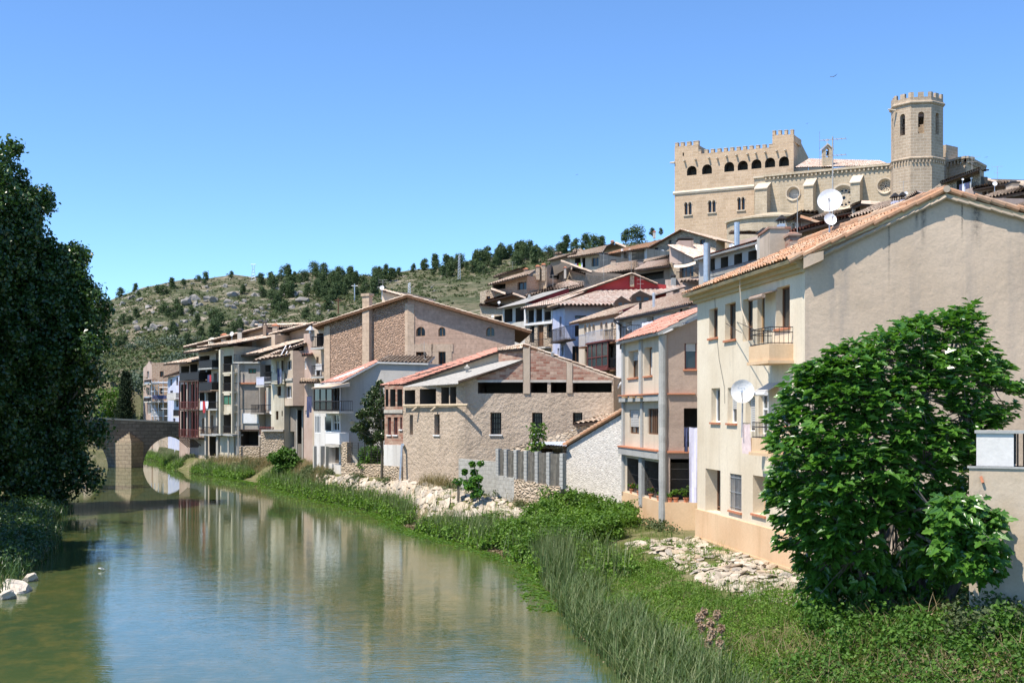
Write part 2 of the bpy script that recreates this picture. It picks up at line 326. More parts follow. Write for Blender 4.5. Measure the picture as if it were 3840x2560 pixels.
class Bld:
    """a building: a chain of visible wall lines (pixel x, depth), closed behind, with openings and parts"""
    def __init__(s, name, label, chain, bot, back=8., mat='tanw', cat='house', group=None, mats2=None):
        pts = [G(x, Y) if not isinstance(x, Vector) else x for x, Y in chain]
        c = sum(pts, Vector((0, 0))) / len(pts)
        s.root = thing(name, label, cat, (c.x, c.y, bot), group)
        s.w = [Wall(pts[i], pts[i + 1]) for i in range(len(pts) - 1)]
        s.bot = bot; s.mat = mat; s.tops = [None] * len(s.w); s.holes = [[] for _ in s.w]; s.later = []; s.mats2 = mats2 or {}
        n = sum((x.nrm for x in s.w), Vector((0, 0))).normalized()
        s.back = -n * back if not hasattr(back, '__len__') else Vector(back)
        s.pts = pts
    def top(s, i, *px): s.tops[i] = [s.w[i].uz(x, y) for x, y in px]; return s
    def flat(s, i, x, y): z = s.w[i].uz(x, y)[1]; s.tops[i] = [(0, z), (s.w[i].L, z)]; return s
    def hole(s, i, x0, y0, x1, y1, dep=.22, closed=False, arch=None):
        u0, u1, z0, z1 = s.w[i].rect(x0, y0, x1, y1)
        u0 = max(u0, .04); u1 = min(u1, s.w[i].L - .04); z0 = max(z0, s.bot + .03)
        s.holes[i].append(((arch_ring(u0, u1, z0, z1, pointed=arch == 'p') if arch else rect_ring(u0, u1, z0, z1)), dep, closed))
        return u0, u1, z0, z1
    def open(s, i, x0, y0, x1, y1, dep=1.6, arch=None): return s.hole(i, x0, y0, x1, y1, dep, True, arch)
    def win(s, i, x0, y0, x1, y1, st='brown', dep=.22, arch=None, vs=(.5,), hs=(), sill=None, grille=False, half=None, name='window'):
        r = s.hole(i, x0, y0, x1, y1, dep, False, arch); s.later.append((s.w[i], r, st, dep, arch, vs, hs, sill, grille, half, name)); return r
    def _window(s, w, r, st, dep, arch, vs, hs, sill, grille, half, name):
        u0, u1, z0, z1 = r; fm = {'brown': 'wood', 'honey': 'woodl', 'white': 'whitep', 'red': 'redframe', 'blind': 'wood', 'door': 'wood', 'dark': 'dark', 'green': 'wood', 'iron': 'iron', 'glassb': 'whitep'}[st]
        mb = MB(); frame_bars(mb, w, u0 - .02, u1 + .02, z0 - .02, z1 + .02, -dep + .05, .07, .05, vs, hs)
        f = mb.build(name, M[fm], s.root)
        pm = {'blind': 'blind', 'door': 'wood', 'green': 'green', 'glassb': 'glassb'}.get(st, 'glass')
        g = MB(); g.wbox(w, u0 - .02, u1 + .02, z0 - .02, z1 + .02, -dep - .03, -dep + .012); g.build('door_panel' if st == 'door' else 'blind' if st in ('blind', 'green') else 'pane', M[pm], f)
        if half:
            g = MB(); n = max(3, int((z1 - z0) * half / .07))
            for k in range(n):
                zz = z1 - (k + 1) * (z1 - z0) * half / n; g.wbox(w, u0 + .05, u1 - .05, zz, zz + (z1 - z0) * half / n - .012, -dep + .052, -dep + .075)
            g.build('blind', M['blind'], f)
        if grille:
            g = MB(); n = max(3, int((u1 - u0) / .13))
            for k in range(n + 1):
                c = u0 + (u1 - u0) * k / n; g.wbox(w, c - .012, c + .012, z0, z1, -.06, -.036)
            for k in (.1, .5, .9):
                c = z0 + (z1 - z0) * k; g.wbox(w, u0, u1, c - .012, c + .012, -.034, -.02)
            g.build('grille', M['steel' if grille == 'steel' else 'iron'], f)
        if sill:
            g = MB(); g.wbox(w, u0 - .06, u1 + .06, z0 - .07, z0 - .003, -dep + .06, .07); g.build('sill', M[sill], f)
    def done(s, closed_top=True):
        mb = MB(); names = [s.mat, 'interior'] + [k for k in s.mats2.values()]; ix = {k: 2 + j for j, k in enumerate(s.mats2)}
        for i, w in enumerate(s.w):
            tp = s.tops[i]; out = [(0, s.bot), (w.L, s.bot)] + list(reversed(tp)) if tp[0][0] <= tp[-1][0] else [(0, s.bot), (w.L, s.bot)] + list(tp)
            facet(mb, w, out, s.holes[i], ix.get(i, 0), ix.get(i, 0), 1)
        def zt(i, end):
            tp = sorted(s.tops[i]); return tp[0][1] if end == 0 else tp[-1][1]
        A, B = s.pts[0], s.pts[-1]; A2, B2 = A + s.back, B + s.back
        za, zb = zt(0, 0), zt(len(s.w) - 1, 1)
        v = lambda p, z: Vector((p.x, p.y, z))
        mb.poly([v(A2, s.bot), v(A, s.bot), v(A, za), v(A2, za)]); mb.poly([v(B, s.bot), v(B2, s.bot), v(B2, zb), v(B, zb)])
        mb.poly([v(B2, s.bot), v(A2, s.bot), v(A2, za), v(B2, zb)])
        if closed_top:                              # ceiling just under the roof
            ring = [v(A2, za)]
            for i, w in enumerate(s.w):
                for u, z in sorted(s.tops[i]): ring.append(w.p(u, z))
            ring.append(v(B2, zb)); c = sum(ring, Vector()) / len(ring)
            c.z = min(q.z for q in ring)
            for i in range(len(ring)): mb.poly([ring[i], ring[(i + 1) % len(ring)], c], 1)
        s.body = mb.build('wall', [M[k] for k in names], s.root)
        for a in s.later: s._window(*a)
        return s
    def roof(s, e0, e1, r1, r0, mat='tile_old', **kw):
        return tile_roof(s.root, [W(*q) if not isinstance(q, Vector) else q for q in (e0, e1, r1, r0)], M[mat], **kw)
    def balcony(s, i, x0, x1, yrail, yslab, proj=.9, slab='concl', rail='iron', solid=None, thick=.14, gap=.13, parent=None):
        w = s.w[i]; wo = w.off(proj); u0, z0 = wo.uz(x0, yslab); u1, _ = wo.uz(x1, yslab); u0, u1 = min(u0, u1), max(u0, u1)
        z0 = wo.uz((x0 + x1) / 2, yslab)[1]; z1 = wo.uz((x0 + x1) / 2, yrail)[1]
        mb = MB(); mb.wbox(w, u0, u1, z0 - thick, z0, -.05, proj); b = mb.build('balcony', M[slab], s.root)
        r = MB()
        for (ua, da, ub, db) in ((u0 + .03, 0, u0 + .03, proj - .04), (u0 + .03, proj - .04, u1 - .03, proj - .04), (u1 - .03, proj - .04, u1 - .03, 0)):
            r.bar(w.p(ua, z1, da), w.p(ub, z1, db), .025, 4); L = math.hypot(ub - ua, db - da); n = max(1, int(L / gap))
            if solid:
                if abs(da - db) < .01: r.wbox(w, ua, ub, z0 + .05, z1 - .04, da - .015, da)
                else: r.wbox(w, ua - .008, ua + .008, z0 + .05, z1 - .04, min(da, db), max(da, db) - .02)
            else:
                r.bar(w.p(ua, z0 + .08, da), w.p(ub, z0 + .08, db), .015, 4)
                for k in range(n + 1):
                    t = k / n; r.bar(w.p(ua + (ub - ua) * t, z0, da + (db - da) * t), w.p(ua + (ub - ua) * t, z1, da + (db - da) * t), .011, 4)
        r.build('railing', M[solid or rail], b); return w, u0, u1, z0, z1
    def slab(s, name, i, x0, y0, x1, y1, d0, d1, mat, parent=None):
        w = s.w[i]; wo = w.off(d1); u0, u1, z0, z1 = wo.rect(x0, y0, x1, y1); mb = MB(); mb.wbox(w, u0, u1, z0, z1, d0, d1)
        return mb.build(name, M[mat], parent or s.root)

def tile_roof(parent, q, mat, per=.26, course=.42, amp=.06, thick=.12, name='roof', jit=.02, soffit='dark', over=0.):
    """barrel tiled roof on the quad eave-left, eave-right, ridge-right, ridge-left"""
    e0, e1, r1, r0 = [Vector(p) for p in q]
    n = (e1 - e0).cross(r0 - e0).normalized()
    if n.z < 0: n = -n
    Lw = max((e1 - e0).length, (r1 - r0).length); Ls = max((r0 - e0).length, (r1 - e1).length)
    nc = max(2, int(Lw / per)); ns = max(2, int(Ls / course)); prof = (0., .62, 1., .62)
    us = [(c + k / 4) / nc for c in range(nc) for k in range(4)] + [1.]; hs = [prof[k] for c in range(nc) for k in range(4)] + [0.]
    us = np.array(us); hs = np.array(hs); nu = len(us)
    colj = rng.normal(0, 1, (ns, nc + 1)); rows = []; vv = []
    ci = np.minimum((us * nc).astype(int), nc)
    E0, E1, R1, R0, N = [np.array(p[:]) for p in (e0, e1, r1, r0, n)]
    for k in range(ns):
        for t, up in ((k / ns, .035), (min(1, (k + 1.08) / ns), 0.)):
            j = colj[k][ci]
            tt = t + (j * jit * .8 / Ls if up else 0); a = (E0 + us[:, None] * (E1 - E0)); b = (R0 + us[:, None] * (R1 - R0))
            p = a + (b - a) * (tt[:, None] if hasattr(tt, 'shape') else tt) + N * (hs * amp + up + j * jit * .35)[:, None]
            vv.append(p); rows.append(k)
    verts = np.concatenate(vv); faces = []; uvs = []
    for k in range(ns):
        i0 = 2 * k * nu; a = np.arange(nu - 1); f = np.stack([i0 + a, i0 + a + 1, i0 + nu + a + 1, i0 + nu + a], 1); faces.append(f)
        cu = (np.arange(nu - 1) // 4) + .5; uvs.append(np.repeat(np.stack([cu, np.full(nu - 1, k + .5)], 1)[:, None, :], 4, 1))
    faces = np.concatenate(faces); uvs = np.concatenate(uvs).reshape(-1, 2); m = len(faces)
    base = len(verts)                                # board under the tiles
    und = [e0, e1, r1, r0]; und = np.array([(p + n * o)[:] for o in (-thick, -.01) for p in und]); verts = np.concatenate([verts, und])
    b = base; uf = np.array([[b + 3, b + 2, b + 1, b], [b + 4, b + 5, b + 6, b + 7], [b, b + 1, b + 5, b + 4], [b + 1, b + 2, b + 6, b + 5], [b + 2, b + 3, b + 7, b + 6], [b + 3, b, b + 4, b + 7]])
    faces = np.concatenate([faces, uf]); mi = np.concatenate([np.zeros(m, int), np.ones(6, int)])
    o = np_mesh(name, verts, faces, [mat, M[soffit]], parent, mi, org=parent.location if parent is not None else None)
    ul = o.data.uv_layers.new(name='UVMap'); arr = np.concatenate([uvs, np.zeros((24, 2))]).astype(np.float32)
    if len(ul.data) * 2 == arr.size: ul.data.foreach_set('uv', arr.ravel())
    return o

def chimney(label, x0, y0, x1, y1, Y, mat='tanw', cap='tile', dep=None, name='chimney', parent=None):
    """free-standing stack on a roof: shaft from y1 up to y0"""
    a, b = W(x0, y1, Y), W(x1, y0, Y); d = dep or (b.x - a.x) * .8; hw = b.z - a.z
    r = thing(name, label, 'chimney', ((a.x + b.x) / 2, Y, a.z)) if parent is None else parent
    if parent is not None:
        r = MB(); r.box(a.x, Y, a.z - .8, b.x, Y + d, b.z - .12); o = r.build('chimney', M[mat], parent); tgt = o
    else:
        m = MB(); m.box(a.x, Y, a.z - .8, b.x, Y + d, b.z - .12); m.build('shaft', M[mat], r); tgt = r
    c = MB(); e = .07
    if cap == 'black':
        for sx in (a.x + .06, b.x - .06):
            for sy in (Y + .06, Y + d - .06): c.bar((sx, sy, b.z - .12), (sx, sy, b.z + .1), .03, 4)
        c.hexa([(a.x - e, Y - e, b.z + .1), (b.x + e, Y - e, b.z + .1), (b.x + e, Y + d + e, b.z + .1), (a.x - e, Y + d + e, b.z + .1)],
               [(a.x + .1, Y + .1, b.z + .3), (b.x - .1, Y + .1, b.z + .3), (b.x - .1, Y + d - .1, b.z + .3), (a.x + .1, Y + d - .1, b.z + .3)]); c.build('cap', M['iron'], tgt)
    else:
        c.box(a.x - e, Y - e, b.z - .12, b.x + e, Y + d + e, b.z - .02)
        c.hexa([(a.x - e * .3, Y, b.z - .02), (b.x + e * .3, Y, b.z - .02), (b.x + e * .3, Y + d, b.z - .02), (a.x - e * .3, Y + d, b.z - .02)],
               [(a.x + .1, Y + d * .4, b.z + .12), (b.x - .1, Y + d * .4, b.z + .12), (b.x - .1, Y + d * .6, b.z + .12), (a.x + .1, Y + d * .6, b.z + .12)])
        c.build('cap', M['terra' if cap == 'tile' else cap], tgt)
    return r

def dish(label, x, y, Y, rpx, face=(-.45, -1, .35), pole=1.2, name='satellite_dish', mast=None, marks=False):
    c = W(x, y, Y); r = rpx * FS / F * Y; n = Vector(face).normalized(); a = n.cross(Vector((0, 0, 1))).normalized(); b = a.cross(n)
    t = thing(name, label, 'satellite dish', (c.x, c.y, c.z - pole)); m = MB(); rings = []
    for k in range(5):
        rr = r * k / 4; rings.append([c + n * (.16 * r * 2 * (k / 4) ** 2 - .1) + rr * (math.cos(i * math.tau / 20) * a + math.sin(i * math.tau / 20) * b) for i in range(20)])
    for k in range(4):
        for i in range(20):
            j = (i + 1) % 20
            q = [rings[k][i], rings[k][j], rings[k + 1][j], rings[k + 1][i]]
            m.poly(q if k else q[1:]); m.poly([p - n * .012 for p in reversed(q if k else q[1:])])
    for i in range(20):
        j = (i + 1) % 20; m.poly([rings[4][i], rings[4][j], rings[4][j] - n * .012, rings[4][i] - n * .012])
    m.build('reflector', M['whitep'], t, True)
    m = MB(); f = c + n * r * .9 - b * r * .15
    m.bar(c - b * r * .97 + n * .2 * r, f, .02 if r > .3 else .012, 5); m.bar(f - n * .05, f + n * .1 * r, .06 * r + .02, 7); m.build('feed_arm', M['steel'], t)
    m = MB(); m.bar((c - n * .12) + Vector((0, 0, .2 * r)), Vector((c.x, c.y + .12, c.z - pole)), .025, 6); m.bar(c - n * .1, c - n * .22, .06, 6); m.build('pole', M['steel' if not mast else mast], t)
    if marks:
        m = MB()
        for k in (-1, 0, 1):
            q = c + n * .07 * r + b * r * (.52 + .04 * (k == 1)) + a * r * .26 * k; q += n * (.32 * r * .3 - .1 + .02)
            m.poly([q + .055 * r * ((1 if i % 2 else .45) * (math.cos(i * math.tau / 10) * a + math.sin(i * math.tau / 10) * b)) for i in range(10)])
        for i in range(16):
            def e(ii, s): return c + n * (.32 * r * .16 - .1 + .025) + b * r * (.33 + .13 * s * math.sin(ii * math.tau / 16)) + a * r * (.12 + .3 * s * math.cos(ii * math.tau / 16))
            m.poly([e(i, 1), e(i + 1, 1), e(i + 1, .86), e(i, .86)])
        m.build('emblem', M['steel'], t)
    return t

def antenna(label, x, y0, y1, Y, arms=((0, .5),), cross=6):
    """mast with comb aerials; y0 top, y1 foot"""
    p, q = W(x, y1, Y), W(x, y0, Y); t = thing('aerial', label, 'aerial', p); h = q.z - p.z
    m = MB(); m.bar(p - Vector((0, 0, .6)), q, .014 + h * .003, 5); m.build('mast', M['conc'], t)
    for dz, L in arms:
        m = MB(); c = q - Vector((0, 0, dz * h)); d = Vector((.9, -.35, .0)).normalized(); e = Vector((d.y, -d.x, 0))
        m.bar(c - d * L * .5, c + d * L * .5, .008 + h * .0012, 4)
        for k in range(cross):
            s = c + d * L * (k / (cross - 1) - .5); l = L * .22 * (1 if k else 1.6); m.bar(s - Vector((0, 0, l)) if k % 2 == 0 and k == 0 else s - e * l, s + (Vector((0, 0, l)) if k == 0 else e * l), .004 + h * .0008, 3)
        m.build('aerial_array', M['conc'], t)
    return t

def laundry(label, w, us, z, d, hts, mats, cat='laundry', name='laundry_line'):
    """pieces of washing hanging from a line along a wall"""
    p0, p1 = w.p(us[0], z, d), w.p(us[-1], z, d); t = thing(name, label, cat, (p0 + p1) / 2)
    m = MB(); m.bar(p0, p1, .012, 4); m.build('line', M['iron'], t)
    for i in range(len(us) - 1):
        m = MB(); n = 5; a, b = us[i] + .02, us[i + 1] - .02; g = []
        for k in range(n + 1):
            for j in range(6):
                f = k / n; u = a + (b - a) * f * (1 - .08 * j / 5) + .04 * (b - a) * j / 5; g.append(w.p(u, z - hts[i] * j / 5 - .03 * math.sin(f * 3.1) * (j == 0), d + .035 * math.sin(f * 9 + i + j * .5) * (.3 + j / 5)))
        for k in range(n):
            for j in range(5): m.poly([g[k * 6 + j], g[(k + 1) * 6 + j], g[(k + 1) * 6 + j + 1], g[k * 6 + j + 1]])
        m.build('garment', M[mats[i % len(mats)]], t, True)
    return t
# ---------------------------------------------------------------- river, banks, town slope, far hill
FR(0, 0, 1)
EDGE = np.array([(3.6, 12), (2.97, 20.2), (2.59, 25), (1.83, 30.3), (1.52, 35), (.99, 43.8), (-2.34, 52.6), (-4.3, 56.4), (-6.9, 66), (-13.2, 79), (-19.6, 95), (-23, 101), (-31.2, 114), (-37.8, 133), (-54, 165), (-95, 215)])
HOUSE = np.array([(17, 10, 2.0), (12.5, 18, 1.7), (10.6, 25, 1.2), (9.4, 30, .9), (8.3, 36, .7), (6.9, 45, .75), (6.1, 53, .55), (-3.4, 65, 1.7), (-6.6, 69.5, 1.5), (-12.5, 82, 1.35), (-16, 97, 1.2), (-20.5, 103, 1.2), (-31, 120, 1.0), (-34, 131, .6), (-50, 168, .9), (-88, 222, 2)])
LEFT = np.array([(-9.5, 12), (-11.5, 20.2), (-12.7, 26.5), (-14.6, 34), (-17.0, 43), (-18.2, 49), (-22, 58), (-24.5, 68), (-30, 80), (-40, 100), (-50, 120), (-60, 150), (-75, 190), (-110, 240)])
RIV = np.array([(8.3, 36), (6.3, 51), (6, 66), (-2.5, 66.5), (-7, 92), (-15, 97), (-33, 122), (-50, 160), (-90, 215)], float)
RIDGE = np.array([(-400, 1200), (-100, 1180), (250, 1150), (400, 1126), (540, 1078), (650, 1058), (780, 1046), (865, 1028), (980, 1042), (1143, 1022), (1306, 1030), (1390, 1034), (1470, 1022), (1633, 1004), (1796, 968), (1960, 952), (2106, 944), (2286, 922), (2515, 893), (3000, 900), (3600, 950), (4500, 1050)], float)
YR = 430.
def sstep(a, b, x): t = np.clip((x - a) / (b - a), 0, 1); return t * t * (3 - 2 * t)
def vnoise(x, y, s, seed=0):
    x, y = x / s + seed * 17.3, y / s + seed * 9.1; xi, yi = np.floor(x), np.floor(y); fx, fy = x - xi, y - yi
    h = lambda a, b: np.modf(np.abs(np.sin(a * 127.1 + b * 311.7) * 43758.5453))[0]
    u, v = fx * fx * (3 - 2 * fx), fy * fy * (3 - 2 * fy)
    return (h(xi, yi) * (1 - u) + h(xi + 1, yi) * u) * (1 - v) + (h(xi, yi + 1) * (1 - u) + h(xi + 1, yi + 1) * u) * v - .5
def hill(X, Y):
    X, Y = np.asarray(X, float), np.asarray(Y, float); a = X / np.maximum(Y, 1)
    yr = np.interp(a * F + CX, RIDGE[:, 0], RIDGE[:, 1]); zr = H + (HY - yr) / F * YR
    t = (Y - 150) / (YR - 150); up = 8 + (zr - 8) * np.clip(t, 0, 1) ** 1.12
    z = np.where(t < 1, up, zr - (Y - YR) * .22); z = np.where(t < 0, 8 + t * 6, z)
    k = np.clip((Y - 160) / 60, 0, 1)
    z = z + k * (vnoise(X, Y, 26, 1) * 3.2 * (1 - .7 * sstep(.85, 1, t) * (t < 1.05)) + vnoise(X, Y, 9, 2) * 1.3 + vnoise(X, Y, 4, 3) * .55)
    d = np.full(X.shape, 1e9); sgn = np.zeros(X.shape)
    for i in range(len(RIV) - 1):
        p, q = RIV[i], RIV[i + 1]; e = q - p; L2 = e @ e; tt = np.clip(((X - p[0]) * e[0] + (Y - p[1]) * e[1]) / L2, 0, 1)
        dx, dy = X - p[0] - tt * e[0], Y - p[1] - tt * e[1]; dd = np.hypot(dx, dy); cr = -(e[0] * dy - e[1] * dx)
        m = dd < d; d = np.where(m, dd, d); sgn = np.where(m, np.sign(cr), sgn)
    dist = np.where(sgn > 0, d, -d)
    town = 1.3 + .25 * np.clip(dist - 3, 0, 175) * (.35 + .65 * sstep(-.12, .1, a))
    z = np.where(Y < 150, town, np.maximum(z, town)); z = np.where(dist < 1., np.minimum(z, -1.5), z)
    return z
def hit(x, y, y0=150., y1=700.):
    """first point of the land seen at a photo pixel"""
    a, b = ray(x, y); Ys = np.arange(y0, y1, 1.); zz = hill(a * Ys, Ys); m = np.nonzero(zz >= H + b * Ys)[0]
    if len(m) == 0: return None
    Yv = Ys[m[0]]; return Vector((a * Yv, Yv, float(hill(np.array([a * Yv]), np.array([Yv]))[0])))
def landmat():
    t = NT('scrub_hillside', .95, .1); o = t.co()
    c = t.mix(t.ramp(t.noise(o, .035, 8, .7), .42, .60), (.085, .10, .05), (.20, .175, .115))
    c = t.mix(t.ramp(t.noise(o, .35, 7, .72), .50, .64), c, (.04, .055, .022))
    c = t.mix(t.ramp(t.noise(o, .12, 8, .75), .545, .61), c, (.34, .29, .225))
    c = t.mix(t.ramp(t.noise(o, .9, 6, .7), .60, .72), c, (.33, .28, .22))
    t.bump(t.noise(o, .8, 6, .7), 1., .8); return t.done(c)
M['land'] = landmat()
nr, na = 150, 190
Yg = np.concatenate([np.linspace(66, 150, 40), np.linspace(153, 470, 100), np.linspace(480, 1500, 26)]); ag = np.linspace(-.62, .62, na)
YY, AA = np.meshgrid(Yg, ag, indexing='ij'); XX = AA * YY; ZZ = hill(XX, YY); ZZ = np.where(YY > 520, np.maximum(ZZ, -30), ZZ)
idx = np.arange(len(Yg) * na).reshape(len(Yg), na); q = np.stack([idx[:-1, :-1], idx[:-1, 1:], idx[1:, 1:], idx[1:, :-1]], -1).reshape(-1, 4)
o = np_mesh('hillside', np.stack([XX, YY, ZZ], -1).reshape(-1, 3), q, M['land'], smooth=True)
tag(o, 'scrub covered hillside with pale rock rising behind the town', None, None, 'structure')

def bankmat():
    t = NT('bank_soil', .95, .1); o = t.co()
    c = t.mix(t.ramp(t.noise(o, .5, 7, .7), .4, .62), (.10, .115, .035), (.24, .20, .12)); c = t.mix(t.ramp(t.noise(o, 3, 6, .7), .5, .65), c, (.06, .08, .025))
    t.bump(t.noise(o, 5, 6), .8, .1); return t.done(c)
M['bank'] = bankmat()
def strip(P, n):                                    # resample a polyline at n equal station steps
    k = np.linspace(0, len(P) - 1, n); i = np.minimum(k.astype(int), len(P) - 2); f = (k - i)[:, None]; return P[i] * (1 - f) + P[i + 1] * f
NS = 260; Es, Hs = strip(EDGE, NS), strip(HOUSE, NS)
def bank_pt(s, t):
    """station s 0..1 along the river, t 0 at the water, 1 at the houses"""
    k = np.clip(s, 0, 1) * (NS - 1); i = np.minimum(k.astype(int), NS - 2); f = k - i
    e = Es[i] * (1 - f)[:, None] + Es[i + 1] * f[:, None]; h = Hs[i] * (1 - f)[:, None] + Hs[i + 1] * f[:, None]
    xy = e + (h[:, :2] - e) * t[:, None]; z = h[:, 2] * (.12 * np.clip(t / .3, -1, 1) + .88 * sstep(.22, .78, t)) + np.where(t < 0, t * 1.2, 0)
    z = z + vnoise(xy[:, 0], xy[:, 1], 1.3, 5) * .22 * sstep(0, .2, t) * (t < .97)
    return np.stack([xy[:, 0], xy[:, 1], z], 1)
tt = np.concatenate([np.linspace(-.5, 0, 5)[:-1], np.linspace(0, 1, 26), np.array([1.15, 1.6, 2.6])]); ss = np.linspace(0, 1, NS)
SG, TG = np.meshgrid(ss, tt, indexing='ij'); bp = bank_pt(SG.ravel(), TG.ravel()); idx = np.arange(NS * len(tt)).reshape(NS, len(tt))
q = np.stack([idx[:-1, :-1], idx[1:, :-1], idx[1:, 1:], idx[:-1, 1:]], -1).reshape(-1, 4)
tag(np_mesh('river_bank', bp, q, M['bank'], smooth=True), 'grassy river bank below the houses', None, None, 'structure')
Ls = strip(LEFT, 120); tl = np.linspace(-.3, 6, 40)
TL, = (tl,); dirn = np.stack([-np.ones(120), -.25 * np.ones(120)], 1)
pts = []
for k in range(120):
    for t in tl:
        x, y = Ls[k] + dirn[k] * t * 5; pts.append((x, y, .9 * sstep(0, 1.2, np.array(t)) + .05 * t + (t * 1.5 if t < 0 else 0) + float(vnoise(np.array(x), np.array(y), 1.6, 3)) * .3 * (t > .05)))
idx = np.arange(120 * 40).reshape(120, 40); q = np.stack([idx[:-1, :-1], idx[:-1, 1:], idx[1:, 1:], idx[1:, :-1]], -1).reshape(-1, 4)
tag(np_mesh('riverside_ground', np.array(pts), q, M['bank'], smooth=True), 'shaded earth bank under the poplars', None, None, 'structure')

def watermat():
    t = NT('river_water', .02, .5); o = t.co(); t.b.inputs['IOR'].default_value = 1.55
    c = t.mix(t.ramp(t.noise(o, .12, 5, .6), .38, .62), (.074, .098, .030), (.05, .085, .036))
    c = t.mix(t.ramp(t.noise(t.co('Object', (1, .6, 1)), 1.4, 7, .75), .45, .7), c, (.135, .13, .04))
    t.put(t.b, 'Base Color', c)
    # wind ripples: calm far off, ruffled in the near reach
    sx = t.n('SeparateXYZ', Vector=t.n('NewGeometry').outputs['Position'])
    wob = t.math('MULTIPLY', t.math('SUBTRACT', t.noise(o, .06, 3), .5), 46.)
    near = t.n('MapRange', i0=t.math('ADD', sx.outputs[1], wob), i1=40., i2=78., i3=1., i4=.03).outputs[0]
    r1 = t.noise(t.co('Object', (1.0, 2.6, 1)), 2.6, 3, .6); r2 = t.noise(t.co('Object', (1.2, 2.2, 1)), .55, 3)
    h = t.math('ADD', t.math('MULTIPLY', r1, .35), t.math('MULTIPLY', r2, .5))
    bn = t.n('Bump', Height=h, Distance=.10); t.put(bn, 'Strength', t.math('MULTIPLY', near, .13)); t.put(t.b, 'Normal', bn)
    return t.done()
M['water'] = watermat()
yw = [4, 20, 40, 60, 80, 100, 130, 170, 230, 300]
m = MB()
for i in range(len(yw) - 1): m.poly([(-140, yw[i], 0), (30, yw[i], 0), (30, yw[i + 1], 0), (-140, yw[i + 1], 0)])
tag(m.build('river_water', M['water']), 'calm greenish river reflecting the houses', None, None, 'structure')
# ---------------------------------------------------------------- leaves, trees, reeds, bushes
def frames(nrm):
    n = nrm / np.linalg.norm(nrm, axis=1, keepdims=True); r = rng.normal(size=n.shape); a = np.cross(n, r); a /= np.linalg.norm(a, axis=1, keepdims=True); return n, a, np.cross(n, a)
def leaf_quads(pos, nrm, size, asp=.6):
    """one folded diamond per leaf: (verts, faces)"""
    n, a, b = frames(nrm); s = size[:, None]
    v = np.stack([pos - a * s * .5, pos + b * s * asp * .5 + n * s * .08, pos + a * s * .5 - n * s * .12, pos - b * s * asp * .5 + n * s * .08], 1)
    k = len(pos); return v.reshape(-1, 3), np.arange(4 * k).reshape(k, 4)
def clump_leaves(centres, radii, per, size, flat=.8, up=.25, asp=.6, shell=.75):
    P, Nn, Z = [], [], []
    for c, r, k in zip(centres, radii, per):
        d = rng.normal(size=(k, 3)); d /= np.linalg.norm(d, axis=1, keepdims=True)
        rr = r * (shell + (1 - shell) * rng.random((k, 1))) * (1 + .25 * rng.normal(size=(k, 1)) * .5); p = np.array(c) + d * rr * np.array([1, 1, flat])
        P.append(p); Nn.append(d * .7 + rng.normal(size=(k, 3)) * .5 + np.array([0, 0, up])); Z.append(size * (.65 + .7 * rng.random(k)))
    return leaf_quads(np.concatenate(P), np.concatenate(Nn), np.concatenate(Z), asp)
def limb_mesh(mb, p, q, r0, r1, bend=.1, n=5, sides=6):
    p, q = Vector(p), Vector(q); L = (q - p).length; off = Vector(rng.normal(0, 1, 3)[:]) * bend * L; pts = []
    for k in range(n + 1):
        t = k / n; pts.append(p.lerp(q, t) + off * math.sin(math.pi * t))
    for k in range(n):
        mb.bar(pts[k], pts[k + 1], r0 + (r1 - r0) * k / n, sides, 0, r0 + (r1 - r0) * (k + 1) / n)
    return pts
M['bark'] = wood('grey_bark', (.10, .085, .07), (.19, .17, .14))
M['bark_fig'] = wood('fig_bark', (.10, .088, .075), (.17, .15, .13))
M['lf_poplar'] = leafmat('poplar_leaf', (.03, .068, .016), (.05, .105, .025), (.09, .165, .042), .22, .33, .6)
M['lf_fig'] = leafmat('fig_leaf', (.052, .14, .02), (.082, .205, .028), (.15, .31, .05), .34, .27, .6)
M['lf_pine'] = leafmat('pine_needles', (.055, .088, .04), (.08, .118, .05), (.11, .15, .065), .12, .7, .2)
M['lf_scrub'] = leafmat('scrub_leaf', (.065, .09, .04), (.095, .125, .05), (.135, .155, .075), .15, .7, .2)
M['lf_olive'] = leafmat('olive_leaf', (.07, .10, .065), (.10, .135, .09), (.14, .17, .12), .15, .6, .3)
M['lf_bright'] = leafmat('bright_leaf', (.06, .13, .015), (.09, .18, .02), (.14, .24, .035), .3, .5, .3)
M['lf_ivy'] = leafmat('ivy_leaf', (.045, .105, .015), (.07, .155, .02), (.115, .22, .035), .25, .55, .25)
M['lf_magnolia'] = leafmat('magnolia_leaf', (.03, .055, .014), (.045, .075, .02), (.085, .12, .04), .15, .3, .5)
M['lf_cypress'] = leafmat('cypress_leaf', (.01, .022, .008), (.016, .032, .012), (.026, .045, .018), .1, .7, .2)
M['lf_weed'] = leafmat('weed_leaf', (.08, .165, .02), (.13, .245, .028), (.21, .33, .055), .33, .5, .3)
M['lf_dry'] = leafmat('dry_grass', (.20, .15, .08), (.30, .23, .13), (.40, .33, .21), .2, .8, .1)
M['lf_plume'] = leafmat('reed_plume', (.34, .22, .16), (.44, .31, .23), (.52, .40, .31), .2, .9, .1)
M['lf_litter'] = leafmat('dead_leaves', (.12, .085, .05), (.22, .16, .10), (.34, .27, .18), .1, .9, .1)
M['lf_reed'] = leafmat('reed_blade', (.065, .115, .035), (.105, .16, .05), (.22, .24, .11), .2, .5, .35)
M['lf_grass'] = leafmat('grass_blade', (.065, .13, .022), (.11, .19, .035), (.24, .24, .09), .3, .6, .2)

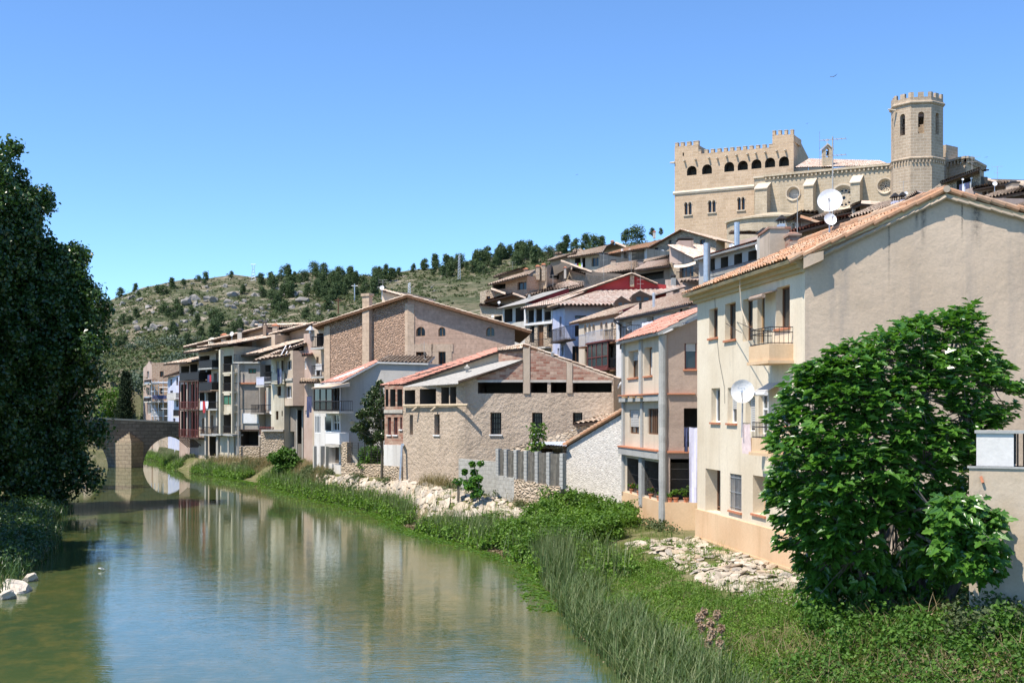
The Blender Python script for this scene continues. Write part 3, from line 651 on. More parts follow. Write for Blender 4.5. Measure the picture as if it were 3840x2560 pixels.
# --- the poplars on the left bank: clumps fill an uneven crown around each stem
def poplar(label, x, Y, ztop, rad, zlow, nleaf, lean=(0, 0), seed=1):
    base = Vector((x, Y, .5)); t = thing('poplar_tree', label, 'tree', base, 'poplars on the left bank')
    mb = MB(); tip = base + Vector((lean[0], lean[1], (ztop - .5) * .92)); pts = limb_mesh(mb, base - Vector((0, 0, .4)), tip, .42, .05, .02, 9, 8)
    cs, rs = [], []; r = np.random.default_rng(seed)
    pf = lambda f: rad * (1 - .12 * f) * (max(.05, 1 - f ** 2.4)) ** .6 * (.42 + .58 * min(1, f / .35))
    for k in range(int(9 * rad * ztop / 22) + 14):              # ascending branches, each carrying a plume of clumps
        f0 = r.random() ** .9 * .86; a = r.random() * math.tau; d = pf(f0 + .04) * (.25 + .8 * r.random() ** .5); ln = .13 + .16 * r.random()
        n = int(5 + 26 * ln * ztop / 15)
        for j in range(n):
            g = j / n; f = min(.985, f0 + ln * g); z = zlow + (ztop - zlow) * f; w_ = (1 - .8 * g ** 2) * rad * .22; dd = d * (1 + .1 * g)
            cs.append((x + lean[0] * f + dd * math.cos(a) + r.normal() * w_, Y + lean[1] * f + dd * math.sin(a) + r.normal() * w_, z)); rs.append((.55 + .55 * r.random()) * (1.05 - .55 * g))
        h = base.lerp(tip, max(.04, f0 * .8 - .05)); limb_mesh(mb, h, cs[-1], .09, .02, .08, 4, 5)
    for k in range(7): cs.append((x + lean[0] + .25 * r.normal(), Y + lean[1] + .25 * r.normal(), ztop - .5 * k - .2)); rs.append(.42 + .05 * k)
    mb.build('trunk', M['bark'], t)
    per = [int(nleaf * q * q / sum(w * w for w in rs)) for q in rs]
    v, f = clump_leaves(cs, rs, per, .21, 1.15, .1, .9, .35); np_mesh('crown', v, f, M['lf_poplar'], t, org=base); return t
poplar('tall dark poplar filling the left edge, the highest of the trees', -30.3, 66, 21.7, 3.8, .7, 110000, (.2, 0), 1)
poplar('slim dark poplar crown just right of the highest one', -28.7, 67.5, 20.3, 2.6, .7, 60000, (.1, 0), 9)
poplar('dark poplar between the highest tree and the low leaning one', -27.9, 69, 18.2, 2.7, .8, 75000, (.5, 0), 2)
poplar('lower leafy poplar leaning out over the water nearest the bridge', -26.6, 70, 14.6, 2.6, .6, 65000, (1.1, 0), 3)
poplar('dark poplar behind the other three, farthest up the left bank', -35.5, 84, 15, 3.6, .6, 30000, (.2, 0), 4)
poplar('unseen poplar added past the left edge to shade the bank', -25, 45, 17, 3.6, 1.5, 22000, (0, 0), 5)  # added out of view so that its shadow darkens the left bank
poplar('unseen poplar added for shade past the left edge, nearer the tall one', -29.5, 54, 19, 4.4, 1.5, 24000, (0, 0), 6)  # another out-of-view tree, put in to shade the bank
poplar('unseen poplar added for shade past the left edge, nearest the pale rocks', -22.4, 42, 14, 3.0, 1.5, 22000, (0, 0), 7)  # third unseen tree, placed so its shadow covers the reeds

# --- pines on the far hill
def pine_proto(seed, w, h, slim):
    r = np.random.default_rng(seed); cs, rs = [], []
    n = 22
    for k in range(n):
        f = .12 + .84 * k / (n - 1); rad = w * (1.1 - f) ** .6 * (.5 + .5 * r.random()) if slim else w * 1.05 * math.sin(math.pi * min(1, .2 + .72 * f)) * (.5 + .5 * r.random())
        a = r.random() * math.tau; cs.append((rad * .7 * math.cos(a), rad * .7 * math.sin(a), h * f)); rs.append(w * (.42 + .3 * r.random()))
    v, f = clump_leaves(cs, rs, [60] * n, .5, .75, .4, .75, .45)
    t = bpy.data.objects.new('pine_tree', None); m = MB(); limb_mesh(m, (0, 0, -.8), (0, 0, h * .85), .22, .05, .03, 4, 5)
    COL.objects.link(t); m.build('trunk', M['bark'], t); np_mesh('crown', v, f, M['lf_pine'], t); return t
pines = [pine_proto(11, 2.5, 6, False), pine_proto(12, 2.0, 6, True), pine_proto(13, 3.1, 5.5, False), pine_proto(14, 2.2, 6.5, True)]
used = [False] * 4
def put_pine(p, h, kind, label, group):
    s = h / 6.
    if not used[kind]: o = pines[kind]; used[kind] = True; o.location = p; o.scale = (s, s, s)
    else: o = copy_thing(pines[kind], p, rng.random() * 6.28, (s * (.9 + .3 * rng.random()), s * (.9 + .3 * rng.random()), s))
    tag(o, label, 'tree', group); return o
# traced singles on the skyline: x, y of the foot, height in photo pixels
for x, y, h, kd, lab in [(868, 1042, 26, 0, 'lone rounded pine on the hill crest left of the pylon'), (646, 1082, 42, 1, 'tall narrow pine on the left shoulder of the hill'), (590, 1100, 30, 0, 'first pine on the skyline beside the left shoulder pair'),
    (613, 1102, 34, 2, 'fuller pine beside the first pine on the skyline'), (688, 1070, 24, 0, 'small round pine right of the tall narrow one'), (742, 1056, 26, 2, 'pine standing left of the rocky crest'), (770, 1064, 42, 3, 'dark pine just below the rocky crest'),
    (520, 1112, 22, 0, 'small pine low on the left end of the ridge'), (980, 1068, 44, 1, 'forked pine just right of the pylon')]:
    p = hit(x, y + 2)
    if p: put_pine(p, h / F * p.y, kd, lab, 'pines on the hill crest')
k = 0
while k < 95:                                      # the wood along the crest
    x = rng.uniform(1010, 1480) if rng.random() < .7 else rng.uniform(1480, 1950); yr = np.interp(x, RIDGE[:, 0], RIDGE[:, 1]); y = yr + 4 + rng.random() ** 1.3 * (95 if x < 1450 else 60)
    p = hit(x, y)
    if p is None: k += 1; continue
    put_pine(p, rng.uniform(2.3, 4.3), int(rng.integers(4)), 'dark pine in the wood along the hill crest', 'pines in the crest wood'); k += 1
for k in range(55):
    x = rng.uniform(430, 1300); y = rng.uniform(1090, 1330); p = hit(x, y)
    if p: put_pine(p, rng.uniform(1.5, 3.4), int(rng.integers(4)), 'small pine scattered on the rocky open slope', 'pines on the open slope')
k = 0
while k < 26:
    x = rng.uniform(1620, 2110); yr = np.interp(x, RIDGE[:, 0], RIDGE[:, 1]); p = hit(x, yr + 3 + 38 * rng.random() ** 1.5); k += 1
    if p: put_pine(p, rng.uniform(3.2, 5.6), int(rng.integers(4)), 'pine on the ridge running down behind the town', 'pines on the ridge behind the town')
for x, y, h, kd, lab in [(2122, 946, 62, 1, 'tall pine above the roofs at the left end of the skyline group'), (2158, 946, 48, 0, 'rounded pine right of the tall pine above the roofs'), (2196, 936, 52, 3, 'bushy pine in the middle of the skyline above the roofs'),
    (2225, 940, 58, 2, 'broad pine in the middle of the skyline above the roofs'), (2256, 934, 48, 1, 'small pointed pine beside the broad one'), (2347, 908, 46, 0, 'round headed dark pine nearest the stone gable'), (2388, 908, 62, 2, 'largest round pine beside the castle hill roofs'),
    (2446, 884, 28, 0, 'small round pine left of the palace'), (2478, 880, 24, 0, 'smallest round pine nearest to the palace')]:
    p = hit(x, y)
    if p is None: p = W(x, y, 330)
    put_pine(p, h / F * p.y, kd, lab, 'pines above the roofs')

# --- scrub and boulders on the hill
cs = []
for k in range(11000):
    x = rng.uniform(380, 2520); yr = np.interp(x, RIDGE[:, 0], RIDGE[:, 1]); y = yr + 1 + rng.random() ** 1.1 * ((1440 if x < 1150 else 1300 if x < 1700 else 1120) - yr); p = hit(x, y)
    if p is not None and vnoise(p.x, p.y, 22, 8) + rng.normal() * .3 > -.05: cs.append((p.x, p.y, p.z + .15))
rs = rng.uniform(.35, 1.05, len(cs)) * rng.choice([.8, 1.1, 1.8], len(cs))
v, f = clump_leaves(cs, rs, [20] * len(cs), .42, .6, .5, .8, .5)
tag(np_mesh('hill_scrub', v, f, M['lf_scrub']), 'low green scrub over the hillside', 'scrub', None, 'stuff')
cs = []
for k in range(420):
    x = rng.uniform(480, 1060); y = rng.uniform(1290, 1470) + (x - 480) * -.06; p = hit(x, y)
    if p is not None and vnoise(p.x, p.y, 14, 4) > -.1: cs.append((p.x, p.y, p.z + .5))
v, f = clump_leaves(cs, rng.uniform(.8, 1.6, len(cs)), [60] * len(cs), .4, .8, .3, .7, .5)
tag(np_mesh('olive_grove', v, f, M['lf_olive']), 'grey green olive thicket at the foot of the hill', 'thicket', None, 'stuff')
def rock_verts(r, seed, sub=3, sharp=.35):
    import bmesh
    bm = bmesh.new(); bmesh.ops.create_icosphere(bm, subdivisions=sub, radius=1.); q = np.random.default_rng(seed); pl = q.normal(size=(15, 3)); pl /= np.linalg.norm(pl, axis=1, keepdims=True); dd = q.uniform(.42, .78, 15)
    for v in bm.verts:
        p = np.array(v.co[:])
        for n, d in zip(pl, dd):
            e = p @ n - d
            if e > 0: p = p - n * e * .92
        p = p + p * float(vnoise(np.array(p[0] * 3), np.array(p[1] * 3 + p[2] * 2), .7, seed)) * .14
        v.co = p * np.array(r)
    me = bpy.data.meshes.new('boulder'); bm.to_mesh(me); bm.free(); return me
brocks = [rock_verts((1, .8, .68), s) for s in range(5)]
for me in brocks: me.materials.append(M['rockg'])
def boulder(x, y, wpx, kind, label, group, zs=1.):
    p = hit(x, y)
    if p is None: return
    o = bpy.data.objects.new('boulder', brocks[kind]); s = wpx * FS / F * p.y * .62; o.location = p + Vector((0, 0, s * .2)); o.scale = (s * 1.1, s, s * zs); o.rotation_euler = (0, 0, rng.random() * 6.28); tag(link(o), label, 'boulder', group)
FR(400, 950, .46769)
for i, (x, y, wd, lab) in enumerate([(365, 615, 105, 'largest pale angular boulder low on the open slope'), (248, 620, 75, 'rounded grey boulder left of the largest angular one'), (478, 625, 75, 'flat topped boulder right of the largest one'), (548, 590, 80, 'tilted slab boulder above the flat topped one'),
    (640, 410, 95, 'dark broken outcrop at the left end of the ledge'), (715, 375, 90, 'upright block in the ledge beside the dark outcrop'), (712, 415, 60, 'lower block of the upright pair in the ledge'), (800, 370, 70, 'pale slab in the middle of the ledge'), (860, 395, 100, 'big sloping slab under the middle of the ledge'),
    (1010, 350, 80, 'square dark rock right of the ledge gap'), (1180, 345, 60, 'cliff block at the left of the cracked cliff'), (1240, 345, 70, 'tall cracked cliff block in the right ledge'), (975, 395, 70, 'pale rounded rock below the square dark one'), (1510, 350, 110, 'wide pale outcrop on the right part of the slope'),
    (1570, 390, 90, 'rounded pale outcrop below the wide one'), (1420, 340, 60, 'low outcrop left of the wide pale one'), (1180, 590, 90, 'pale pointed boulder just above the chimneys'), (840, 555, 60, 'light boulder in the middle of the lower slope'), (1050, 550, 50, 'rounded light boulder above the long roof'), (900, 530, 40, 'small light boulder beside the middle one'),
    (590, 495, 60, 'flat pale rock high in the middle of the slope'), (715, 505, 60, 'low flat rock on the middle of the slope'), (625, 625, 50, 'small boulder right of the tilted slab'), (440, 460, 40, 'small rock on the upper left slope'), (380, 485, 45, 'low rock by the upper left path'), (1025, 445, 60, 'flat rock below the right ledge'), (1490, 445, 60, 'flat rock by the footpath'), (1700, 470, 35, 'pale round stone by the footpath')]):
    boulder(x, y, wd, i % 5, lab, 'boulders on the hillside', 1.1)
FR(0, 0, 1)
for k in range(330):
    x = rng.uniform(430, 1650); y = rng.uniform(1060, 1290); boulder(x, y, 5 + 24 * rng.random() ** 2, int(rng.integers(5)), 'small pale stone strewn over the hill', 'small stones strewn over the hill')
for me in (): pass

# --- trees behind the bridge
def bush(name, label, cs, rs, per, size, mat, base, cat='bush', flat=.85, up=.3, asp=.7, stem=None, group=None, shell=.6):
    t = thing(name, label, cat, base, group); v, f = clump_leaves(cs, rs, per, size, flat, up, asp, shell); np_mesh('foliage', v, f, mat, t, org=Vector(base))
    if stem:
        m = MB()
        for p, q, a, b in stem: limb_mesh(m, p, q, a, b, .05, 4, 6)
        m.build('stem', M['bark'], t)
    return t
b0 = W(470, 1600, 150); b0.z = 2.; cs = []; rs = []
for k in range(46):
    f = k / 45; cs.append((b0.x + .25 * rng.normal(), b0.y + .25 * rng.normal(), 2.6 + 7.6 * f)); rs.append(.85 * (1 - f ** 2.2) ** .5 + .12)
bush('cypress_tree', 'slim dark cypress standing behind the stone bridge', cs, rs, [170] * 46, .22, M['lf_cypress'], b0, 'tree', 1.3, .1, .6, [(b0, b0 + Vector((0, 0, 5)), .14, .05)])
b0 = W(425, 1600, 158); b0.z = 2.
cs = [(b0.x + rng.normal() * 1.3, b0.y + rng.normal() * 1.2, 3 + 5.2 * rng.random()) for k in range(30)]
bush('leafy_tree', 'bright green leafy tree left of the dark cypress', cs, [.9] * 30, [130] * 30, .26, M['lf_bright'], b0, 'tree', .85, .4, .8, [(b0, b0 + Vector((0, 0, 4)), .18, .06)])
# ---------------------------------------------------------------- castle palace, church, bell tower
C6 = (2450, 300, .59099)
FR(*C6)
b = Bld('castle_palace', 'fortified stone palace with a battlemented parapet and a row of round arched openings', [(135, 265), (890, 252.7), (985, 270)], 36, (10, 19), 'ashlar', 'castle', mats2={1: 'ashlar'})
b.top(0, (135, 425), (285, 412), (285, 470), (755, 427), (755, 350), (890, 345)); b.top(1, (890, 345), (920, 375), (922, 395), (940, 405), (983, 490))
for q in [(213, 545, 275, 605), (309, 535, 372, 597), (450, 520, 513, 582), (535, 512, 600, 572), (622, 503, 686, 563), (708, 493, 773, 555), (797, 485, 861, 548)]: b.open(0, *q, dep=2.2, arch='r')
for x0, y0, x1, y1 in [(198, 778, 243, 855), (349, 766, 395, 840), (535, 746, 580, 825)]:
    xm = (x0 + x1) / 2
    b.win(0, x0, y0, xm - 3, y1, 'brown', .5, 'p', (), (.5,)); b.win(0, xm + 3, y0, x1, y1, 'brown', .5, 'p', (), (.5,))
    m = MB(); w = b.w[0]; u0, u1, z0, z1 = w.rect(x0 - 6, y0 - 3, x1 + 6, y1); m.wbox(w, u0, u1, z0 - .25, z0 - .02, 0, .25)
    for xa, xb in ((x0, xm - 3), (xm + 3, x1)):
        a0, a1, _, _ = w.rect(xa, y0, xb, y1); c, r = (a0 + a1) / 2, (a1 - a0) / 2 + .12; zz = z1 - r * 1.2
        for k in range(8):
            t0, t1 = math.pi * k / 8, math.pi * (k + 1) / 8; m.bar(w.p(c + r * math.cos(t0), zz + r * 1.25 * math.sin(t0), .06), w.p(c + r * math.cos(t1), zz + r * 1.25 * math.sin(t1), .06), .1, 4)
    m.bar(w.p(*w.uz(xm, y1), -.1), w.p(*w.uz(xm, y0 + 20), -.1), .09, 6); m.build('window_tracery', M['pale_stone'], b.root)
b.win(0, 463, 902, 485, 945, 'iron', .5, None, (.33, .66), (.2, .4, .6, .8)); b.win(0, 596, 898, 610, 928, 'iron', .5); b.open(0, 186, 462, 194, 483, .8)
b.done(False)
w = b.w[0]
m = MB()                                            # string course
(u0, z0), (u1, z1) = w.uz(135, 722), w.uz(645, 672); m.hexa([w.p(u0 - .3, z0 - .3, 0), w.p(u1, z0 - .3, 0), w.p(u1, z0 - .3, .18), w.p(u0 - .3, z0 - .3, .18)], [w.p(u0 - .3, z0 + .5, 0), w.p(u1, z0 + .5, 0), w.p(u1, z0 + .08, .32), w.p(u0 - .3, z0 + .08, .32)])
m.build('string_course', M['pale_stone'], b.root)
m = MB()                                            # wall thickness of the parapets and the merlons
for xs, yb, h in [([(137, 157), (172, 193), (212, 236), (253, 287)], [425, 422, 418, 413], 24), ([(284, 303), (324, 346), (363, 385), (405, 427), (446, 467), (486, 508), (527, 549), (568, 590), (609, 631), (650, 672), (691, 713), (733, 755)], [468 - 3.55 * k for k in range(12)], 20), ([(755, 774), (792, 811), (831, 850), (869, 888)], [351, 349, 347, 345], 27)]:
    for (xa, xb), y in zip(xs, yb):
        u0, u1, z0, _ = w.rect(xa, y - h, xb, y + 1); z1 = w.uz((xa + xb) / 2, y - h)[1]; m.wbox(w, u0 + .02, u1 - .02, z0 - .05, z1, -.85, .0)
        m.wbox(w, u0 - .03, u1 + .03, z1 + .002, z1 + .1, -.9, .06, 1)
def cren(xa, xb, ya, yb, d):                        # inner faces so that the parapets are walls of real depth
    (ua, za), (ub, zb) = w.uz(xa, ya), w.uz(xb, yb); m.hexa([w.p(ua, za - 1.4, -d), w.p(ub, zb - 1.4, -d), w.p(ub, zb - 1.4, -.02), w.p(ua, za - 1.4, -.02)], [w.p(ua, za - .01, -d), w.p(ub, zb - .01, -d), w.p(ub, zb - .01, -.02), w.p(ua, za - .01, -.02)])
cren(136, 285, 425, 412, 5); cren(286, 754, 470, 427, 1.); cren(756, 889, 350, 345, 6)
m.build('battlement', [M['ashlar'], M['pale_stone']], b.root)
w1 = b.w[1]; m = MB()
(ua, za), (ub, zb) = w1.uz(893, 352), w1.uz(981, 492); m.hexa([w1.p(ua, za - 6, -1), w1.p(ub, zb - 6, -1), w1.p(ub, zb - 6, -.03), w1.p(ua, za - 6, -.03)], [w1.p(ua, za, -1), w1.p(ub, zb, -1), w1.p(ub, zb, -.03), w1.p(ua, za, -.03)]); m.build('stepped_side_wall', M['ashlar'], b.root)
for x, y in [(200, 515), (270, 507), (355, 497), (408, 500), (466, 485), (530, 478), (600, 472), (652, 466), (712, 460), (785, 452), (840, 448)]:
    m = MB(); u, z = w.uz(x, y); m.hexa([w.p(u - .16, z - .3, -.1), w.p(u + .16, z - .3, -.1), w.p(u + .16, z - .1, .75), w.p(u - .16, z - .1, .75)], [w.p(u - .16, z + .15, -.1), w.p(u + .16, z + .15, -.1), w.p(u + .16, z + .15, .75), w.p(u - .16, z + .15, .75)]); m.build('corbel', M['pale_stone'], b.root)
m = MB(); u, z = w.uz(136, 525); m.bar(w.p(u, z, .1), w.p(u - 1, z, .3), .25, 6, 0, .15); m.build('gargoyle', M['pale_stone'], b.root)

# church nave wall in front of the palace
k1 = 13.0
A = G(640, 251); B = A + Vector((1.85, -1)) * k1
b = Bld('gothic_church', 'long stone church wall with buttresses and round rose windows beside the bell tower', [(A, 0), (B, 0)], 34, 12, 'church', 'church')
w = b.w[0]
b.top(0, (642, 622), (705, 612), (1521, 545))
roses = [(888, 720, 40), (1205, 745, 72), (1470, 672, 42)]
for x, y, r in roses:
    u, z = w.uz(x, y); R = r * FS / F * 245 * 1.03; b.holes[0].append(([(u + R * math.cos(a * math.tau / 24), z + R * math.sin(a * math.tau / 24)) for a in range(24)], .9, False))
b.done(False)
for j, (x, y, r) in enumerate(roses):
    u, z = w.uz(x, y); R = r * FS / F * 245 * 1.03
    def ring(m, r0, r1, d0, d1, mi=0, n=28):
        for i in range(n):
            a, c = i * math.tau / n, (i + 1) * math.tau / n
            P = lambda rr, an, d: w.p(u + rr * math.cos(an), z + rr * math.sin(an), d)
            m.poly([P(r0, a, d0), P(r0, c, d0), P(r1, c, d1), P(r1, a, d1)], mi)
    m = MB(); ring(m, R * 1.0, R * 1.02, .02, .22); ring(m, R * 1.02, R * 1.16, .22, .24); ring(m, R * 1.16, R * 1.2, .24, -.05)
    ring(m, R, R * .9, -.05, -.3); ring(m, R * .9, R * .8, -.32, -.6); f = m.build('rose_window', M['pale_stone'], b.root)
    m = MB(); m.poly([w.p(u + R * .98 * math.cos(a * math.tau / 24), z + R * .98 * math.sin(a * math.tau / 24), -.88) for a in range(24)]); m.build('pane', M['concl' if j == 0 else 'glass'], f)
    if j == 0: continue
    m = MB(); n = 8 if j == 2 else 12
    for i in range(n):
        a = i * math.tau / n; P = lambda rr, an: w.p(u + rr * math.cos(an), z + rr * math.sin(an), -.7)
        m.bar(P(R * .14, a), P(R * .8, a), .13, 4)
        for q in range(8):
            t0, t1 = q * math.tau / 8, (q + 1) * math.tau / 8; cc = (u + R * .62 * math.cos(a + .26), z + R * .62 * math.sin(a + .26)); rr = R * .15
            m.bar(w.p(cc[0] + rr * math.cos(t0), cc[1] + rr * math.sin(t0), -.68), w.p(cc[0] + rr * math.cos(t1), cc[1] + rr * math.sin(t1), -.68), .12, 4)
            if j == 1:
                cc2 = (u + R * .32 * math.cos(a), z + R * .32 * math.sin(a)); m.bar(w.p(cc2[0] + rr * .8 * math.cos(t0), cc2[1] + rr * .8 * math.sin(t0), -.66), w.p(cc2[0] + rr * .8 * math.cos(t1), cc2[1] + rr * .8 * math.sin(t1), -.66), .1, 4)
    m.build('tracery', M['pale_stone'], f)
m = MB(); (ua, za), (ub, zb) = w.uz(703, 607), w.uz(1519, 541); zc = (za + zb) / 2     # cornice on corbels
m.wbox(w, ua, ub, zc - .2, zc + .25, -.3, .55)
u = ua + .3
while u < ub - .3: m.wbox(w, u, u + .3, zc - .75, zc - .203, -.05, .42); u += .85
m.build('corbel_cornice', M['church'], b.root)
m = MB(); (ua, za), (ub, zb) = w.uz(640, 618), w.uz(706, 612); m.wbox(w, ua - .1, ub, za - .25, za + .1, -.5, .35); m.build('coping', M['pale_stone'], b.root)
for x0, x1, yt, yb, xs in [(670, 762, 668, 706, 745), (977, 1055, 642, 688, 1035), (1270, 1348, 622, 668, 1330)]:
    u0, u1, z0, z1 = w.rect(x0, yt, xs, yb); m = MB(); d = 2.6
    zt = z1 + .3
    m.hexa([w.p(u0, 34, 0.01), w.p(u1, 34, 0.01), w.p(u1, 34, d), w.p(u0, 34, d)], [w.p(u0, zt, 0.01), w.p(u1, zt, 0.01), w.p(u1, z0, d), w.p(u0, z0, d)]); f = m.build('buttress', M['church'], b.root)
    m = MB(); m.hexa([w.p(u0 - .15, zt + .01, .02), w.p(u1 + .15, zt + .01, .02), w.p(u1 + .15, z0, d + .25), w.p(u0 - .15, z0, d + .25)], [w.p(u0 - .15, zt + .25, .02), w.p(u1 + .15, zt + .25, .02), w.p(u1 + .15, z0 + .22, d + .25), w.p(u0 - .15, z0 + .22, d + .25)]); m.build('sloped_cap', M['pale_stone'], f)
b.roof((895, 556, 249), (1512, 541, 238.5), (1440, 512, 246), (985, 500, 256), 'tile_pink', per=.5, course=.8, amp=.1)
# low chapel at the wall foot
c = W(800, 960, 243); m = MB(); n = 14; ra, rb = 9.6, 9.2; zt = W(800, 868, 238).z
pts = [(c.x + ra * math.cos(math.pi + i * math.pi / n) * 1.0, c.y + 4 + rb * math.sin(math.pi + i * math.pi / n)) for i in range(n + 1)]
for i in range(n):
    (xa, ya), (xb, yb) = pts[i], pts[i + 1]; m.poly([(xa, ya, 36), (xb, yb, 36), (xb, yb, zt), (xa, ya, zt)])
f = m.build('side_chapel', M['church'], b.root)
m = MB()
for i in range(n):
    (xa, ya), (xb, yb) = pts[i], pts[i + 1]; g = lambda x, y, s: (c.x + (x - c.x) * s, c.y + 4 + (y - c.y - 4) * s)
    A_, B_ = g(xa, ya, 1.05), g(xb, yb, 1.05); m.poly([(*A_, zt), (*B_, zt), (*B_, zt + .35), (*A_, zt + .35)]); m.poly([(xa, ya, zt), (xb, yb, zt), (*B_, zt), (*A_, zt)]); A2, B2 = g(xa, ya, .3), g(xb, yb, .3); m.poly([(*A_, zt + .35), (*B_, zt + .35), (*B2, zt + 1.9), (*A2, zt + 1.9)])
m.build('chapel_roof', M['church'], f)
# belfry gable on the nave
Yb = 246.; m = MB(); a_, b_ = W(1076, 570, Yb), W(1134, 440, Yb); pk = W(1106, 412, Yb)
FRw = Wall((a_.x, Yb), (b_.x, Yb)); L = FRw.L; h0 = W(1100, 490, Yb).z; h1 = W(1100, 432, Yb).z
facet(m, FRw, [(0, a_.z - 3), (L, a_.z - 3), (L, b_.z), (L / 2, pk.z), (0, b_.z)], [(arch_ring(L * .33, L * .68, h0, h1), 1., False)])
for d in (-1.,): facet(m, Wall((a_.x, Yb + 1.), (b_.x, Yb + 1.)), [(0, a_.z - 3), (L, a_.z - 3), (L, b_.z), (L / 2, pk.z), (0, b_.z)], [(arch_ring(L * .33, L * .68, h0, h1), .01, False)])
m.poly([(a_.x, Yb, a_.z - 3), (a_.x, Yb + 1, a_.z - 3), (a_.x, Yb + 1, b_.z), (a_.x, Yb, b_.z)]); m.poly([(b_.x, Yb, a_.z - 3), (b_.x, Yb + 1, a_.z - 3), (b_.x, Yb + 1, b_.z), (b_.x, Yb, b_.z)])
f = m.build('belfry_gable', M['church'], b.root)
m = MB()
for sx, ex in ((a_.x - .3, pk.x), (b_.x + .3, pk.x)):
    zz = b_.z - .1; m.hexa([(sx, Yb - .2, zz), (ex, Yb - .2, pk.z + .05), (ex, Yb + 1.2, pk.z + .05), (sx, Yb + 1.2, zz)], [(sx, Yb - .2, zz + .22), (ex, Yb - .2, pk.z + .3), (ex, Yb + 1.2, pk.z + .3), (sx, Yb + 1.2, zz + .22)])
m.bar((pk.x, Yb + .5, pk.z), (pk.x, Yb + .5, pk.z + 1.3), .05, 4); m.bar((pk.x - .35, Yb + .5, pk.z + .95), (pk.x + .35, Yb + .5, pk.z + .95), .04, 4); m.build('coping_with_cross', M['pale_stone'], f)
def bell(x, y, Y, r, parent):
    c = W(x, y, Y); m = MB(); m.lathe(c, [(r, 0), (r * .95, r * .15), (r * .7, r * .6), (r * .62, r * 1.2), (r * .5, r * 1.6), (r * .12, r * 1.85)], 12); m.box(c.x - r * .9, c.y - .12, c.z + r * 1.85, c.x + r * .9, c.y + .12, c.z + r * 2.6); m.build('bell', M['iron'], parent)
bell(1106, 478, Yb + .5, .32, f)

# octagonal bell tower
t = thing('bell_tower', 'tall octagonal stone bell tower with battlements and bells in arched openings', 'tower', W(1672, 730, 236))
ct = W(1672, 730, 236); ry = 4.85
def octa(R, rot=math.radians(14)): return [Vector((ct.x + R * math.cos(rot + i * math.tau / 8), ct.y + R * math.sin(rot + i * math.tau / 8))) for i in range(8)]
zb, zc, zk, zt = ct.z - 8, W(1672, 495, 231).z, W(1672, 140, 231).z, W(1672, 112, 231).z
ztop = W(1672, 88, 231).z
lo, hi = octa(5.05), octa(4.85)
m = MB()
for i in range(8): a, c = lo[i], lo[(i + 1) % 8]; m.poly([(*a, zb), (*c, zb), (*c, zc), (*a, zc)])
m.build('lower_stage', M['tower'], t)
m = MB()
for i in range(8):
    w8 = Wall(hi[i], hi[(i + 1) % 8]); L = w8.L; h1 = W(1672, 197, 231).z; h0 = W(1672, 335, 231).z
    vis = w8.nrm.dot(Vector((ct.x, ct.y)) - (w8.A + w8.B) / 2) < 0
    if not vis: w8.nrm = -w8.nrm
    facet(m, w8, [(0, zc), (L, zc), (L, zt), (0, zt)], [(arch_ring(L * .36, L * .66, h0, h1), .9, False)])
m.build('belfry_stage', M['tower'], t)
m = MB(); inn = octa(3.2); m.hexa([(*p, zc + 8) for p in inn], [(*p, zc + 8.2) for p in inn]); m.build('bell_floor', M['interior'], t)
m = MB()
for z, R0, R1, h in ((zk, 4.9, 5.25, .45), (zc, 5.0, 5.35, .4)):
    o1, o0 = octa(R1), octa(R0)
    for i in range(8):
        j = (i + 1) % 8; m.hexa([(*o0[i], z - .25), (*o0[j], z - .25), (*o1[j], z), (*o1[i], z)], [(*o0[i], z + h), (*o0[j], z + h), (*o1[j], z + h * .5), (*o1[i], z + h * .5)])
    if z == zk: m.build('cornice', M['tower'], t); m = MB()
for i in range(8):
    w8 = Wall(lo[i], lo[(i + 1) % 8])
    if w8.nrm.dot(Vector((ct.x, ct.y)) - (w8.A + w8.B) / 2) > 0: w8.nrm = -w8.nrm
    for k in range(6): u = w8.L * (k + .3) / 6; m.wbox(w8, u, u + .25, zc - .75, zc - .26, -.05, .3)
m.build('cornice', M['tower'], t)
m = MB()
for i in range(8):
    w8 = Wall(hi[i], hi[(i + 1) % 8])
    if w8.nrm.dot(Vector((ct.x, ct.y)) - (w8.A + w8.B) / 2) > 0: w8.nrm = -w8.nrm
    m.wbox(w8, .02, w8.L - .02, zk + .3, zt + .3, -.5, -.005)
    for u0, u1 in ((.0, .55), (w8.L / 2 - .5, w8.L / 2 + .5), (w8.L - .55, w8.L)): m.wbox(w8, u0, u1, zt + .3, ztop + .5, -.5, -.004)
m.build('battlement', M['tower'], t)
for x, y in ((1508, 190), (1822, 150)):
    m = MB(); c = W(x, y, 234); d = Vector((1 if x > 1600 else -1, -.3, .1)); m.bar(c - d * .9, c + d * .6, .22, 5, 0, .12); m.build('gargoyle', M['pale_stone'], t)
bell(1675, 297, 233.2, .55, t); bell(1575, 310, 234.5, .6, t)
